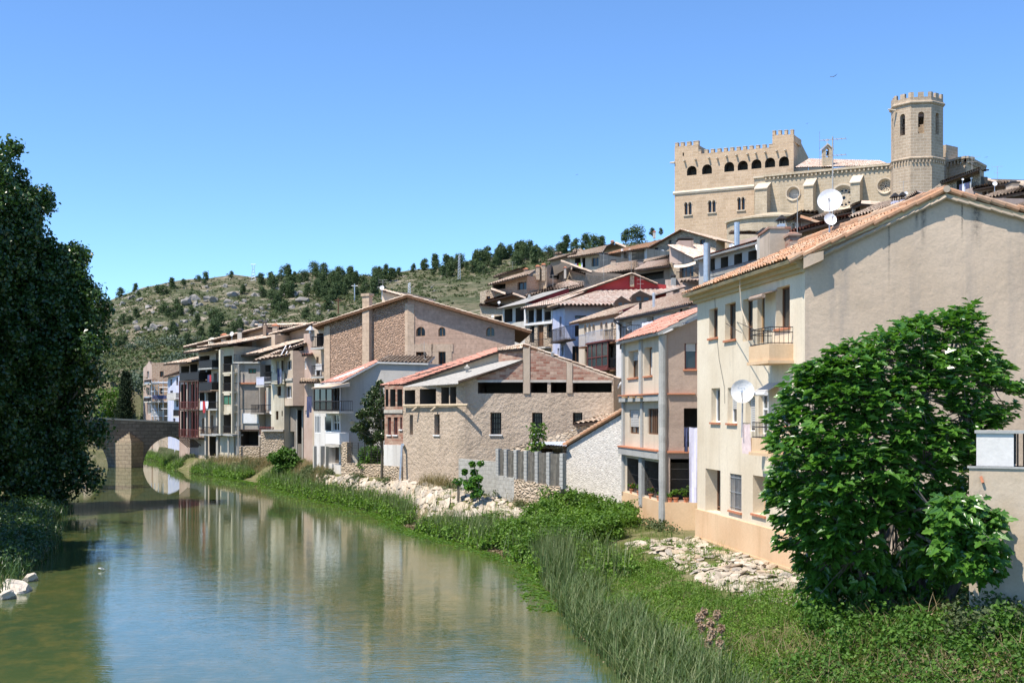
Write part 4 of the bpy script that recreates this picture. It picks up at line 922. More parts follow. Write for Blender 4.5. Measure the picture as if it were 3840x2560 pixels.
# apse and stub behind the tower
b = Bld('church_apse', 'low curved stone apse with a corbelled cornice right of the bell tower', [(1828, 244), (1985, 238), (2098, 247)], 38, 10, 'tower', 'church')
b.top(0, (1828, 535), (1985, 527)); b.top(1, (1985, 527), (2098, 548)); b.done()
m = MB()
for i, w in enumerate(b.w):
    z = b.tops[0][0][1]; m.wbox(w, -.2, w.L + .2, z - .1, z + .35, -2, .5)
    u = .2
    while u < w.L - .3: m.wbox(w, u, u + .3, z - .9, z - .103, -.05, .45); u += .9
m.build('corbel_cornice', M['tower'], b.root)
m = MB(); c = W(2105, 572, 246); m.bar(c - Vector((1, 0, 0)), c + Vector((.7, -.2, 0)), .25, 5, 0, .14); m.build('gargoyle', M['iron'], b.root)
b.roof((1832, 527, 243.5), (1985, 519, 237.6), (1990, 514, 247), (1850, 518, 250), 'tile_pink', per=.5, course=.8)
b = Bld('stair_turret', 'dark square stair turret behind the right side of the bell tower', [(1822, 243), (1858, 242)], 42, 4, 'tower', 'tower'); b.flat(0, 1840, 414); b.done()
# ---------------------------------------------------------------- near houses: cream house, concrete framed house, sheds, textured house
C7 = (2250, 900, .63784); B4 = (1950, 1750, .51657); B8 = (2150, 1150, .31881); C5 = (1400, 1250, .44643)
FR(*C7)
A = G(572, 46.6); B = G(1205, 36.); Cc = B + Vector((9.2, -1.47))
b = Bld('cream_apartment_house', 'tall cream plastered house with two balconies, ochre base and wide grey gable', [(A, 0), (B, 0), (Cc, 0)], -.2, (3.2, 7.5), 'cream', 'house', mats2={1: 'gable'})
w = b.w[0]; wg = b.w[1]
b.top(0, (572, 318), (1205, 92))
z0 = w.uz(1205, 92)[1]; FR(*C6); apu, apz = wg.uz(1853, 745); FR(*C7)
zb0 = b.tops[0][0][1]; zm = (zb0 + z0) / 2; b.tops[0] = [(0, zm), (w.L, zm)]
b.tops[1] = [(0, zm), (apu, apz), (wg.L, zm + .1)]
b.win(0, 642, 402, 692, 574, 'brown', .24, None, (.5,), (), 'terra'); b.win(0, 735, 370, 798, 585, 'brown', .24, None, (.5,), (), 'terra'); b.win(0, 1035, 272, 1116, 515, 'brown', .26, None, (.5,), (), 'terra')
b.win(0, 838, 345, 898, 592, 'brown', .26, None, (.5,), (.35,)); b.win(0, 925, 318, 968, 605, 'honey', .2, None, (.5,), (.3,))
b.win(0, 655, 870, 706, 1070, 'white', .24, None, (.5,), (), 'terra'); b.win(0, 750, 867, 804, 1075, 'white', .24, None, (.5,), (), 'terra', half=.6); b.win(0, 856, 920, 912, 1125, 'white', .24, None, (.5,), (), half=.9)
b.win(0, 932, 895, 990, 1140, 'glassb', .2, None, (.5,), (.3, .6)); b.win(0, 1052, 835, 1122, 1090, 'white', .24, None, (.5,), (), 'terra', half=.4)
FR(*B4)
b.win(0, 1346, 18, 1455, 330, 'brown', .5, None, (), (.1,)); b.win(0, 1522, 52, 1608, 320, 'brown', .24, None, (.5,), (), 'terra', 'steel'); b.win(0, 1690, 66, 1782, 345, 'honey', .45, None, (.35,), (.5,), 'terra')
b.done(False)
if True:                                            # damp streaks running down the grey gable from the verge
    mt = M['gable']; nt = mt.node_tree; bs_ = [n for n in nt.nodes if n.type == 'BSDF_PRINCIPLED'][0]; src = bs_.inputs['Base Color'].links[0].from_socket; T_ = NT.__new__(NT); T_.t = nt; T_.m = mt; T_.b = bs_
    sp = T_.n('SeparateXYZ', Vector=T_.co('UV')); FR(3200, 550, .27211); k_ = None
    dg = wg.d if wg.d.x > 0 else -wg.d; off_ = wg.A.dot(dg)
    for x, y0, wd, ln in ((965, 830, .05, 1.3), (1700, 880, .09, 1.1), (490, 1000, .02, 2.2), (875, 880, .03, .6), (1500, 900, .02, .9)):
        u_, z_ = wg.uz(x, y0); a_ = T_.math('DIVIDE', T_.math('ABSOLUTE', T_.math('SUBTRACT', T_.math('ADD', sp.outputs[0], T_.math('MULTIPLY', T_.noise(T_.co('UV'), 3.), .06)), off_ + u_ + .03)), wd * 2)
        g_ = T_.math('MULTIPLY', T_.n('Math', {'operation': 'SUBTRACT', 'use_clamp': True}, i0=1., i1=a_), T_.n('MapRange', i0=sp.outputs[1], i1=z_ - ln, i2=z_ - .1, i3=0., i4=1.2).outputs[0])
        k_ = g_ if k_ is None else T_.math('MAXIMUM', k_, g_)
    k_ = T_.math('MULTIPLY', k_, T_.ramp(T_.noise(T_.co('UV'), 9., 6, .7), .3, .6)); bs_.inputs['Base Color'].links; nt.links.new(T_.mix(k_, src, (.13, .115, .10)), bs_.inputs['Base Color']); FR(*B4)
# ochre base standing proud
m = MB(); (u0, za), (u1, zc_) = w.uz(1303, 322), w.uz(1868, 440); zp = (za + zc_) / 2; m.wbox(w, -.02, w.L + .05, -.2, zp, .003, .08); m.wbox(w, -.02, w.L + .05, -.2, zp - 1.02, .083, .115); m.build('base_course', M['plinth'], b.root)
FR(*C7)
m = MB()                                            # moulded cornice
for d, h0, h1 in ((.12, .42, .30), (.24, .30, .17), (.38, .17, .04)): m.wbox(w, -.1 - d * .5, w.L + .02, zm - h0, zm - h1 + .004, 0, d)
m.build('cornice', M['cornice'], b.root)
m = MB(); m.hexa([wg.p(-.06, zm - .35, .0), wg.p(.5, zm - .1, .0), wg.p(.5, zm - .1, .32), wg.p(-.06, zm - .35, .32)], [wg.p(-.06, zm + .02, .0), wg.p(.5, zm + .15, .0), wg.p(.5, zm + .15, .32), wg.p(-.06, zm + .02, .32)]); m.build('corner_corbel', M['gable'], b.root)
L2 = (B - A).length; rd = (A - B).normalized(); P3 = lambda p, z: Vector((p.x, p.y, z))
ap = wg.p(apu, apz); back = Vector((rd.x, rd.y, 0)) * (L2 + .3); rgt = wg.p(wg.L, zm + .1)
n3 = Vector((w.nrm.x, w.nrm.y, 0)); ng = Vector((wg.nrm.x, wg.nrm.y, 0)); sl_ = (apz - zm) / apu
e1 = wg.p(0, zm) + n3 * .5 + Vector((0, 0, .06 - .3 * sl_)) + ng * .13; e0 = P3(A, zm) + n3 * .5 + Vector((0, 0, .06 - .3 * sl_)) + Vector((rd.x, rd.y, 0)) * .35
r1 = ap + Vector((0, 0, .1)) + ng * .13
tile_roof(b.root, [e0, e1, r1, r1 + back], M['tile_orange'], per=.24, course=.4, amp=.075, soffit='cornice')
tile_roof(b.root, [rgt + ng * .13 + Vector((0, 0, .05)) + (rgt - ap).normalized() * .5, rgt + back + (rgt - ap).normalized() * .5, r1 + back, r1], M['tile_orange'], per=.24, course=.4, amp=.075, soffit='cornice')
m = MB()                                            # barrel tiles along both verges of the gable and the ridge
def verge(p, q, step=.4, r=.088):
    p, q = Vector(p), Vector(q); n = max(1, int((q - p).length / step)); d = (q - p) / n
    for k in range(n):
        a = p + d * k; j = Vector((0, 0, rng.normal() * .012)); m.bar(a + j + Vector((0, 0, .02)), a + d * 1.12 + j - Vector((0, 0, .015)), r * .9, 8, 0, r * 1.08)
verge(r1 + Vector((0, 0, .1)), wg.p(0, zm) + ng * .13 + Vector((0, 0, .12)) + n3 * .45 - Vector((0, 0, .2))); verge(r1 + Vector((0, 0, .1)), rgt + ng * .13 + Vector((0, 0, .14))); verge(r1 + Vector((0, 0, .1)), r1 + back + Vector((0, 0, .1)), .42, .13)
m.build('verge_tiles', M['tile_orange'], b.root)
m = MB(); m.bar(r1 + ng * .12 + Vector((0, 0, .1)), r1 - ng * .2 + Vector((0, 0, .1)), .10, 10); m.build('ridge_end_cap', M['ridgem'], b.root)
m = MB()                                            # under-tile course
for p, q in ((r1, wg.p(0, zm) + ng * .13 - Vector((0, 0, .05))), (r1, rgt + ng * .13)):
    n = 18
    for k in range(n):
        a = p.lerp(q, k / n); c = p.lerp(q, (k + 1.06) / n); m.bar(a - Vector((0, 0, .1 + .02 * (k % 2))) + ng * rng.uniform(-.02, .03), c - Vector((0, 0, .13)) + ng * .0, .055, 5)
m.build('bedding_tiles', M['ridgem'], b.root)
# stains below the verge, where water runs down
for x0, x1, dz, c in [(.42, .5, 1.3, 'darkw'), ]: pass
# balconies with solid parapet boxes
for (x0, x1, yr, yt, yb) in ((832, 995, 525, 615, 725), (843, 1012, 1072, 1158, 1258)):
    wo = w.off(.75); ua, _ = wo.uz(x0 + 75, yb); ub, _ = wo.uz(x1, yb); ua, ub = min(ua, ub), max(ua, ub); ua -= .5; zr = wo.uz((x0 + x1) / 2, yr)[1]; zt_ = wo.uz((x0 + x1) / 2, yt + 6)[1]; zb_ = wo.uz((x0 + x1) / 2, yb)[1]
    m = MB(); m.wbox(w, ua, ub, zb_ + .06, zt_, .002, .75); m.wbox(w, ua - .05, ub + .05, zb_ - .04, zb_ + .058, .002, .80); bl = m.build('balcony', M['plinth'], b.root)
    m = MB()
    for z in (zt_ + .03, (zr + zt_) / 2 + .1, zr):
        for p, q in (((ua + .03, 0), (ua + .03, .71)), ((ua + .03, .71), (ub - .03, .71)), ((ub - .03, .71), (ub - .03, 0))): m.bar(w.p(p[0], z, p[1]), w.p(q[0], z, q[1]), .014, 4)
    for k in range(15):
        u = ua + .03 + (ub - ua - .06) * k / 14; m.bar(w.p(u, zt_, .71), w.p(u, zr, .71), .009, 4)
    for k in range(5): m.bar(w.p(ua + .03, zt_, .71 * k / 5), w.p(ua + .03, zr, .71 * k / 5), .009, 4); m.bar(w.p(ub - .03, zt_, .71 * k / 5), w.p(ub - .03, zr, .71 * k / 5), .009, 4)
    m.build('railing', M['iron'], bl)
# awnings over the balcony doors
for (x0, x1, y0, y1, mt, lab) in ((892, 968, 300, 352, 'mauve', 'rolled faded awning over the upper balcony door'), (914, 984, 838, 918, 'blind', 'grey checked awning over the lower balcony door')):
    w5 = w.off(.42); ua, ub, za, zc_ = w5.rect(x0, y0, x1, y1); t = thing('awning', lab, 'awning', w.p((ua + ub) / 2, zc_, .2)); m = MB()
    m.hexa([w.p(ua, zc_ - .05, .01), w.p(ub, zc_ - .05, .01), w.p(ub, za + .14, .45), w.p(ua, za + .14, .45)], [w.p(ua, zc_, .01), w.p(ub, zc_, .01), w.p(ub, za + .17, .47), w.p(ua, za + .17, .47)]); m.build('fabric', M[mt], t)
    m = MB(); m.bar(w.p(ua, za + .08, .46), w.p(ub, za + .08, .46), .07, 8); m.build('roller', M['mauve' if mt == 'mauve' else 'whitep'], t)
# cables on the facade
t = thing('hanging_cable', 'pale cable hanging from the eaves to the upper balcony', 'cable', w.p(*w.uz(870, 490), .3)); m = MB()
q = [w.off(.4).uz(828, 165), w.off(.3).uz(838, 280), w.off(.25).uz(850, 400), w.off(.3).uz(872, 505)]; m.path([w.p(u, z, .42 - .03 * i) for i, (u, z) in enumerate(q)], .014, 4); m.build('cable', M['canvas'], t)
t = thing('wall_cable', 'thin dark cable stapled down the cream wall', 'cable', w.p(*w.uz(730, 860), .02)); m = MB(); q = [w.uz(*p) for p in ((668, 275), (680, 350), (690, 560), (705, 700), (735, 860), (738, 960))]; m.path([w.p(u, z, .03) for u, z in q], .006, 4); m.build('cable', M['iron'], t)
t = thing('clothes_line_bracket', 'pair of dark clothes line arms beside the upper balcony', 'bracket', w.p(*w.uz(740, 490), .02)); m = MB()
for p, q in (((740, 490), (832, 545)), ((806, 482), (905, 525))): (ua, za), (ub, zc_) = w.uz(*p), w.off(.9).uz(*q); m.bar(w.p(ua, za, .0), w.p(ub, zc_, .9), .012, 4)
m.build('arm', M['iron'], t)
# washing on the lower balcony, dishes
wb = w.off(.78); ua, z_ = wb.uz(842, 1076); ub, _ = wb.uz(888, 1076); laundry('striped pinkish towel drying on the lower cream house balcony', w, [ub, ua] if ub < ua else [ua, ub], z_, .80, [.95], ['pcloth'])
d0 = w.off(.9).uz(838, 888); c = w.p(*d0, .9)
dish('big white satellite dish with stars on it, over the lower cream house balcony', 838, 888, c.y, 69, (-.25, -1, .12), 1.45, marks=True)
FR(*C6)
dish('largest white satellite dish on the cream house roof', 1120, 765, 42.5, 78, (-.35, -1, .3), 1.6)
dish('smaller round satellite dish just under the large one on the roof', 1126, 880, 42., 41, (.1, -1, .35), .6)
t = antenna('tall roof aerial mast rising behind the large roof dish', 1138, 360, 960, 43.3, ((.03, .9), (.2, .9)), 7)
antenna('thin short aerial left of the large roof dish', 914, 720, 900, 62, ((.05, .4),), 4)
# plant pots, sheet and the framed house
FR(*C7)
A2 = G(140, 58.); B2 = G(378, 51.); C2_ = Vector((8.4, 50.7))
b2 = Bld('concrete_framed_house', 'narrow house with grey concrete posts, shuttered windows and an open ground floor gallery', [(A2, 0), (B2, 0), (C2_, 0)], .1, (1.5, 7), 'house_beige', 'house', mats2={1: 'mauve'})
w0, w1 = b2.w
b2.top(0, (140, 606), (378, 548)); zf = sum(z for u, z in b2.tops[0]) / 2; b2.tops[0] = [(0, zf), (w0.L, zf)]
ue, ze = w1.uz(562, 468); b2.tops[1] = [(0, zf), (w1.L, zf + (ze - zf) * w1.L / ue)]
b2.win(0, 167, 650, 224, 808, 'brown', .3, None, (.5,), (), 'terra', half=.35); b2.win(0, 260, 630, 307, 797, 'blind', .3, None, (), (), 'terra'); b2.win(0, 174, 998, 229, 1138, 'brown', .12, None, (.5,), (), None, half=.7); b2.win(0, 280, 990, 343, 1142, 'brown', .12, None, (.33, .5, .66), ())
b2.win(1, 497, 607, 568, 758, 'red', .15, None, (), (), 'terra', half=.3); b2.open(1, 493, 988, 578, 1215, 1.5)
b2.open(0, 160, 1285, 246, 1482, 2.2); b2.open(0, 262, 1300, 356, 1510, 2.2); b2.open(1, 412, 1285, 572, 1528, 2.2)
b2.done(False)
def strip_w(wl, name, mat, x0, y0, x1, y1, d0, d1, zz=None):
    ua, ub, za, zc_ = wl.rect(x0, y0, x1, y1); m = MB(); m.wbox(wl, ua, ub, za, zc_, d0, d1); return m.build(name, M[mat], b2.root)
strip_w(w0, 'floor_beam', 'conc', 140, 914, 376, 948, .003, .25); strip_w(w0, 'floor_beam', 'conc', 140, 1230, 376, 1272, .003, .28); strip_w(w0, 'string_tiles', 'terra', 140, 905, 376, 912, .003, .30); strip_w(w0, 'string_tiles', 'terra', 140, 1220, 376, 1229, .003, .32)
strip_w(w1, 'string_tiles', 'terra', 395, 900, 560, 907, .003, .12); strip_w(w1, 'string_tiles', 'terra', 395, 1238, 560, 1250, .003, .15)
strip_w(w0, 'pilaster', 'conc', 240, 580, 253, 905, .003, .10); strip_w(w0, 'pilaster', 'conc', 246, 950, 256, 1222, .003, .08); strip_w(w0, 'pilaster', 'conc', 138, 606, 148, 1500, .003, .10)
m = MB(); zz = np.linspace(.7, zf - .05, 26); rr = .17 + rng.normal(0, .007, 26); pc = w0.p(w0.L - .02, 0, .06)
m.lathe((pc.x, pc.y, 0), [(float(r), float(z)) for r, z in zip(rr, zz)], 12); m.build('corner_post', M['conc'], b2.root, True)
for x0, x1 in ((244, 262), ): strip_w(w0, 'gallery_post', 'conc', x0, 1275, x1, 1562, -.2, .14)
for x in (180, 225, 270): u, z = w0.uz(x, 925); mm = MB(); mm.wbox(w0, u, u + .5, z - .02, z + .05, .253, .42); mm.build('beam_end', M['woodl'], b2.root)
m = MB(); (ua, za) = w0.uz(156, 1484); (ub, zb_) = w0.uz(376, 1535); m.wbox(w0, .0, w0.L + .1, -.4, (za + zb_) / 2, .004, .10); m.wbox(w1, -.1, w1.L, -.4, w1.uz(480, 1540)[1], .004, .14); m.build('base_course', M['plinth'], b2.root)
m = MB()                                            # mesh wires in the openings
for x0, x1, y0, y1, wl in ((162, 244, 1330, 1480, w0), (264, 354, 1350, 1508, w0), (414, 570, 1345, 1525, w1)):
    ua, ub, za, zc_ = wl.rect(x0, y0, x1, y1)
    for k in range(3): z = za + (zc_ - za) * (k + 1) / 3; m.bar(wl.p(ua, z, -.05), wl.p(ub, z, -.05), .007, 3)
    for k in range(9): u = ua + (ub - ua) * k / 8; m.bar(wl.p(u, za, -.05), wl.p(u, zc_, -.05), .004, 3)
m.build('wire_guard', M['iron'], b2.root)
nn = Vector((w0.nrm.x, w0.nrm.y, 0)); e0 = w0.p(-.2, zf + .02, .35); e1 = w0.p(w0.L + .1, zf + .02, .35) + Vector((0, -.2, 0)); dr = (w1.p(w1.L, 0) - w1.p(0, 0)); up = Vector((0, 0, (ze - zf) / ue * (w1.L + .35)))
tile_roof(b2.root, [e0, e1, e1 + dr + up, e0 + dr + up], M['tile_red'], per=.24, course=.4, amp=.07, soffit='conc')
labs = ['pot of red geraniums at the far left of the gallery ledge', 'pot of leggy greens beside the geraniums on the gallery ledge', 'pot of pink flowers left of the middle gallery post', 'small bare pot just right of the pink flowers', 'pot with a drooping plant by the round corner post', 'pot with a small green plant right of the corner post', 'round bushy plant in a pot under the hanging sheet', 'tall yellowish plant in a pot beside the cream wall']
for k, (x, y, wl, mt, s) in enumerate([(185, 1478, w0, 'lf_weed', .22), (228, 1482, w0, 'lf_weed', .2), (298, 1503, w0, 'lf_ivy', .2), (345, 1512, w0, 'lf_weed', .12), (410, 1528, w1, 'lf_weed', .2), (445, 1530, w1, 'lf_weed', .25), (505, 1540, w1, 'lf_bright', .28), (555, 1545, w1, 'lf_bright', .42)]):
    u, z = wl.uz(x, y); z = (w0.uz(260, 1507)[1] if wl is w0 else w1.uz(480, 1540)[1]); c = wl.p(u, z + .005, -.02 if wl is w0 else -.04); t = thing('flower_pot', labs[k], 'plant pot', c, 'flower pots on the gallery ledge')
    m = MB(); m.lathe(c, [(.085, 0), (.11, .15), (.125, .15), (.125, .19)], 9); m.build('pot', M['terra'], t)
    cs = [(c.x + rng.normal() * s * .4, c.y + rng.normal() * s * .2, c.z + .2 + s * (.2 + rng.random() * .9)) for _ in range(7)]; v, f = clump_leaves(cs, [s * .4] * 7, [22] * 7, .08); np_mesh('leaves', v, f, M[mt], t, org=c)
    if k in (0, 2):
        v, f = clump_leaves(cs[:3], [s * .5] * 3, [5] * 3, .06); np_mesh('blossom', v, f, M['rcloth'], t, org=c)
wc = Wall(w1.p(0, 0, .9).xy, w1.p(w1.L, 0, .9).xy); ua, z_ = wc.uz(492, 1098); ub, _ = wc.uz(520, 1098); uc, _ = wc.uz(584, 1098)
laundry('long lilac white sheet and dark checked shirt hanging beside the cream house', wc, [ua, ub, uc + .1], z_, 0, [1.0, 3.05], ['dcloth', 'lilac'])
# ---- small rough white shed with a sloping tile edge
FR(*C5)
A3 = G(1597, 61.0); B3_ = G(2112, 58.1)
b3 = Bld('whitewashed_shed', 'rough whitewashed shed with a steep sloping tiled edge, beside the concrete framed house', [(A3, 0), (B3_, 0)], .4, 5, 'roughw', 'shed')
b3.top(0, (1597, 1006), (1625, 1002), (1626, 948), (2105, 655), (2112, 652)); b3.done(False)
w = b3.w[0]; m = MB(); (ua, za), (ub, zb_) = w.uz(1612, 940), w.uz(2112, 640)
n = 17
for k in range(n):
    p = w.p(ua + (ub - ua) * k / n, za + (zb_ - za) * k / n, .08); q = w.p(ua + (ub - ua) * (k + 1.12) / n, za + (zb_ - za) * (k + 1.12) / n, .08); m.bar(p + Vector((0, 0, .03)), q, .12, 7, 0, .10)
m.build('verge_tiles', M['tile_orange'], b3.root)
tile_roof(b3.root, [w.p(ua, za, .05), w.p(ua, za, -5), w.p(ub, zb_, -5), w.p(ub, zb_, .05)], M['tile_old'])
b4 = Bld('stone_outhouse', 'low stone outhouse with a sagging tan tile roof, behind the whitewashed shed', [(1680, 62.5), (2100, 61.5)], 2., 3, 'rubble', 'shed'); b4.top(0, (1680, 765), (2100, 690)); b4.done(False)
b4.roof((1682, 762, 62.2), (1935, 735, 61.6), (2110, 648, 64.5), (1900, 700, 66), 'tile_old', per=.28, amp=.08)
b5 = Bld('lean_to', 'dark lean to under bluish corrugated sheets, left of the whitewashed shed', [(1140, 63), (1598, 61.3)], 1.6, 3.5, 'rubble', 'shed'); b5.top(0, (1140, 968), (1410, 960), (1598, 950)); b5.open(0, 1400, 966, 1590, 1230, 3.); b5.done(False)
def sheet_roof(root, q, mat, name='roof', per=.15, amp=.025):
    e0, e1, r1, r0 = [Vector(p) for p in q]; n = (e1 - e0).cross(r0 - e0).normalized(); n = -n if n.z < 0 else n; k = max(4, int((e1 - e0).length / per * 2)); m = MB()
    for s in (0, -.02):
        for i in range(k):
            o1, o2 = n * (amp * (i % 2) + s), n * (amp * ((i + 1) % 2) + s); m.poly([e0.lerp(e1, i / k) + o1, e0.lerp(e1, (i + 1) / k) + o2, r0.lerp(r1, (i + 1) / k) + o2, r0.lerp(r1, i / k) + o1])
    return m.build(name, M[mat], root)
sheet_roof(b5.root, [W(1305, 925, 61.6), W(1625, 945, 60.4), W(1625, 905, 63), W(1380, 905, 64)], 'sheetb')
t = thing('sloping_stone_wall', 'ruined sloping stone wall above the lean to', 'wall', W(1430, 960, 63.5)); w = Wall(G(1145, 63.5), G(1725, 62.8)); m = MB(); o = [w.uz(*p) for p in ((1150, 962), (1300, 915), (1450, 870), (1600, 835), (1700, 808), (1722, 830))]
facet(m, w, [(0, 2.2), (w.L, 2.2)] + list(reversed(o)), []); facet(m, w.off(-.45), [(0, 2.2), (w.L, 2.2)] + list(reversed(o)), [])
for i in range(len(o) - 1): m.poly([w.p(*o[i], 0), w.p(*o[i + 1], 0), w.p(*o[i + 1], -.45), w.p(*o[i], -.45)])
m.build('masonry', M['rubble'], t)
# ---- block fence with dark mesh
wf = Wall(G(1045, 59.6), G(1600, 55.8))
t = thing('block_fence', 'fence of grey block posts with dark mesh panels in front of the lean to', 'fence', wf.p(wf.L / 2, 1.3))
xs = [1053, 1122, 1205, 1290, 1382, 1480, 1592]
for k, x in enumerate(xs):
    u, zt_ = wf.uz(x, 962 + (x - 1050) * .075); _, zb_ = wf.uz(x, 1195 + (x - 1050) * .2); m = MB(); n = 9
    for j in range(n): m.wbox(wf, u - .11 + rng.normal() * .012, u + .11, zb_ + (zt_ - zb_) * j / n, zb_ + (zt_ - zb_) * (j + 1) / n - .018, -.12, .11)
    m.wbox(wf, u - .09, u + .09, zb_, zt_ - .03, -.1, .09); m.build('post', M['conc'], t)
    if k:
        m = MB(); n = 8
        for j in range(n): a, c = up_ + (u - up_) * j / n, up_ + (u - up_) * (j + 1) / n; m.poly([wf.p(a, zbp, .05 * math.sin(j * 2.1)), wf.p(c, zbp, .05 * math.sin((j + 1) * 2.1)), wf.p(c, zt_ - .05, .05 * math.sin((j + 1) * 1.7)), wf.p(a, zt_ - .05, .05 * math.sin(j * 1.7))])
        m.build('mesh_panel', M['meshnet'] if 'meshnet' in M else M['iron'], t)
        m = MB(); m.wbox(wf, up_, u, .1, zbp + .02, -.1, .16); m.build('footing', M['rubble'] if k > 2 else M['blockw'], t)
    up_, zbp = u, zb_
wl = Wall(G(716, 61.5), G(1048, 59.7)); t = thing('block_wall', 'low pale concrete block wall left of the mesh fence', 'wall', wl.p(wl.L / 2, 1.3)); m = MB(); o = [wl.uz(718, 1050), wl.uz(1040, 1080)]
m.hexa([wl.p(0, .2, 0), wl.p(wl.L, .2, 0), wl.p(wl.L, .2, -.2), wl.p(0, .2, -.2)], [wl.p(0, o[0][1], 0), wl.p(wl.L, o[1][1], 0), wl.p(wl.L, o[1][1], -.2), wl.p(0, o[0][1], -.2)]); m.build('blocks', M['blockw'] if 'blockw' in M else M['conc'], t)
# ---- textured farm house with rounded corner
P = lambda x, Y: G(x, Y)
ch = [(P(95, 70.9), 0), (P(250, 69.6), 0), (P(640, 66.6), 0), (P(700, 66.15), 0), (P(770, 65.95), 0), (P(860, 65.85), 0), (P(2018, 64.9), 0)]
b6 = Bld('textured_farmhouse', 'rough plastered barn house with a rounded corner, brick gable infill and dark open attic', ch, 1., 10, 'rough', 'house', mats2={0: 'brick'})
b6.top(0, (95, 436), (250, 440)); b6.top(1, (250, 452), (640, 432)); b6.top(2, (640, 432), (700, 428)); b6.top(3, (700, 428), (770, 392)); b6.top(4, (770, 392), (860, 362)); b6.top(5, (860, 362), (1255, 228), (1258, 98), (2018, 372))
for q in ((103, 468, 126, 612), (141, 468, 186, 612), (201, 468, 243, 612)): b6.open(0, *q, dep=2.)
for q in ((120, 702, 149, 850), (171, 702, 204, 850), (225, 702, 242, 805)): b6.win(0, *q, st='red', dep=.15, sill='whitep')
for q in ((262, 475, 352, 598), (390, 465, 527, 598), (570, 452, 636, 598)): b6.open(1, *q, dep=2.5)
b6.open(2, 641, 448, 697, 598, 2.0)
b6.hole(1, 305, 682, 333, 850, .35, True); b6.win(1, 512, 677, 557, 850, 'iron', .35, None, (.25, .5, .75), (.3, .6), 'whitep')
for q in ((878, 402, 1258, 503), (1321, 402, 1462, 499), (1490, 402, 1622, 498), (1676, 405, 2003, 495)): b6.open(5, *q, dep=3.)
for q in ((983, 664, 1075, 847), (1333, 664, 1420, 838), (1675, 664, 1756, 808)): b6.win(5, *q, st='iron', dep=.4, vs=(.2, .4, .6, .8), hs=(.25, .5, .75), sill='whitep')
b6.done(False)
w5 = b6.w[5]; wL = b6.w[1]; wB = b6.w[0]
m = MB()                                            # brick infill panels above the openings, a little proud
def panel(pts, mat, nm, d=.03, wl=w5):
    m = MB(); o = [wl.uz(*p) for p in pts]; m.poly([wl.p(u, z, d) for u, z in o]); k = len(o)
    for i in range(k): a, c = o[i], o[(i + 1) % k]; m.poly([wl.p(*a, d), wl.p(*c, d), wl.p(*c, 0.002), wl.p(*a, 0.002)])
    return m.build(nm, M[mat], b6.root)
panel([(868, 390), (1256, 392), (1256, 246), (868, 372)], 'brick', 'brick_infill'); panel([(1320, 392), (1622, 392), (1622, 245), (1320, 132)], 'brick', 'brick_infill'); panel([(1676, 396), (2000, 396), (2000, 384), (1676, 268)], 'brick', 'brick_infill')
for x0, x1, y0, y1 in ((1262, 1316, 110, 505), (1625, 1672, 250, 500)):
    ua, ub, za, zc_ = w5.rect(x0, y0, x1, y1); m = MB(); m.wbox(w5, ua, ub, za, zc_, .003, .07); m.build('pillar', M['tanw'], b6.root)
m = MB()
for x0, x1, y in ((877, 1258, 396), (1318, 1624, 396), (1674, 2005, 399)): (ua, z_), (ub, _) = w5.uz(x0, y), w5.uz(x1, y); m.wbox(w5, ua, ub, z_ - .09, z_ + .03, -.1, .05)
m.build('lintel', M['concl'], b6.root)
for x0, x1, y0, y1, mt in ((95, 250, 640, 668, 'concl'), (95, 250, 934, 1112, 'white')): ua, ub, za, zc_ = wB.rect(x0, y0, x1, y1); m = MB(); m.wbox(wB, max(ua, 0) , min(ub, wB.L), za, zc_, .003, .06); m.build('band', M[mt], b6.root)
m = MB(); ua, ub, za, zc_ = wB.rect(95, 1112, 250, 1280); m.wbox(wB, 0, wB.L, .5, zc_, .003, .09); m.build('stone_foot', M['rubble'], b6.root)
m = MB(); p, q = wL.off(.14).uz(255, 606), wL.off(.14).uz(700, 600); m.bar(wL.p(p[0], p[1], .14), wL.p(q[0] + .9, q[1], .12), .07, 7)
for x in (390, 548): u, z = wL.uz(x, 605); m.bar(wL.p(u, z, .05), wL.p(u - .25, z - .3, .35), .05, 6)
m.build('sill_beam', M['pole'], b6.root)
m = MB()
for u in (wL.uz(372, 500)[0], wL.uz(548, 500)[0]): pass
e0, e1, r1_, r0_ = W(215, 455, 70.4), W(712, 422, 65.3), W(1258, 222, 65.5), W(1060, 232, 70.2); sheet_roof(b6.root, [e0, e1, r1_, r0_], 'sheet')
m = MB(); m.bar(W(712, 408, 65.4), W(1256, 236, 65.55), .07, 4); m.build('barge_board', M['dark'], b6.root)
wc = Wall(G(200, 70.6), G(1080, 69.5)); m = MB(); o = [wc.uz(*p) for p in ((225, 460), (1055, 245), (1062, 142), (225, 432))]; m.poly([wc.p(u, z) for u, z in o]); m.poly([wc.p(u, z, -.3) for u, z in o]); m.build('rear_wing_wall', M['house_beige'], b6.root)
tile_roof(b6.root, [W(52, 440, 71.4), W(228, 432, 70.2), W(1052, 148, 69.2), W(1038, 122, 72.5)], M['tile_red'], per=.24, amp=.05)
wk = Wall(G(1050, 69.3), G(1262, 66.4)); m = MB(); o = [wk.uz(*p) for p in ((1052, 250), (1262, 225), (1262, 110), (1052, 150))]; m.poly([wk.p(u, z) for u, z in o]); m.build('ridge_wall', M['brick'], b6.root)
tile_roof(b6.root, [W(1040, 150, 69.3), W(1262, 128, 65.7), W(1258, 86, 66.2), W(1045, 128, 70)], M['tile_old'])
tile_roof(b6.root, [W(2070, 384, 65.5), W(2070, 384, 73.), Vector((W(1258, 88, 65.4).x, 73., W(1258, 88, 65.4).z)), W(1258, 88, 65.4)], M['tile_old'], per=.26, soffit='wood')
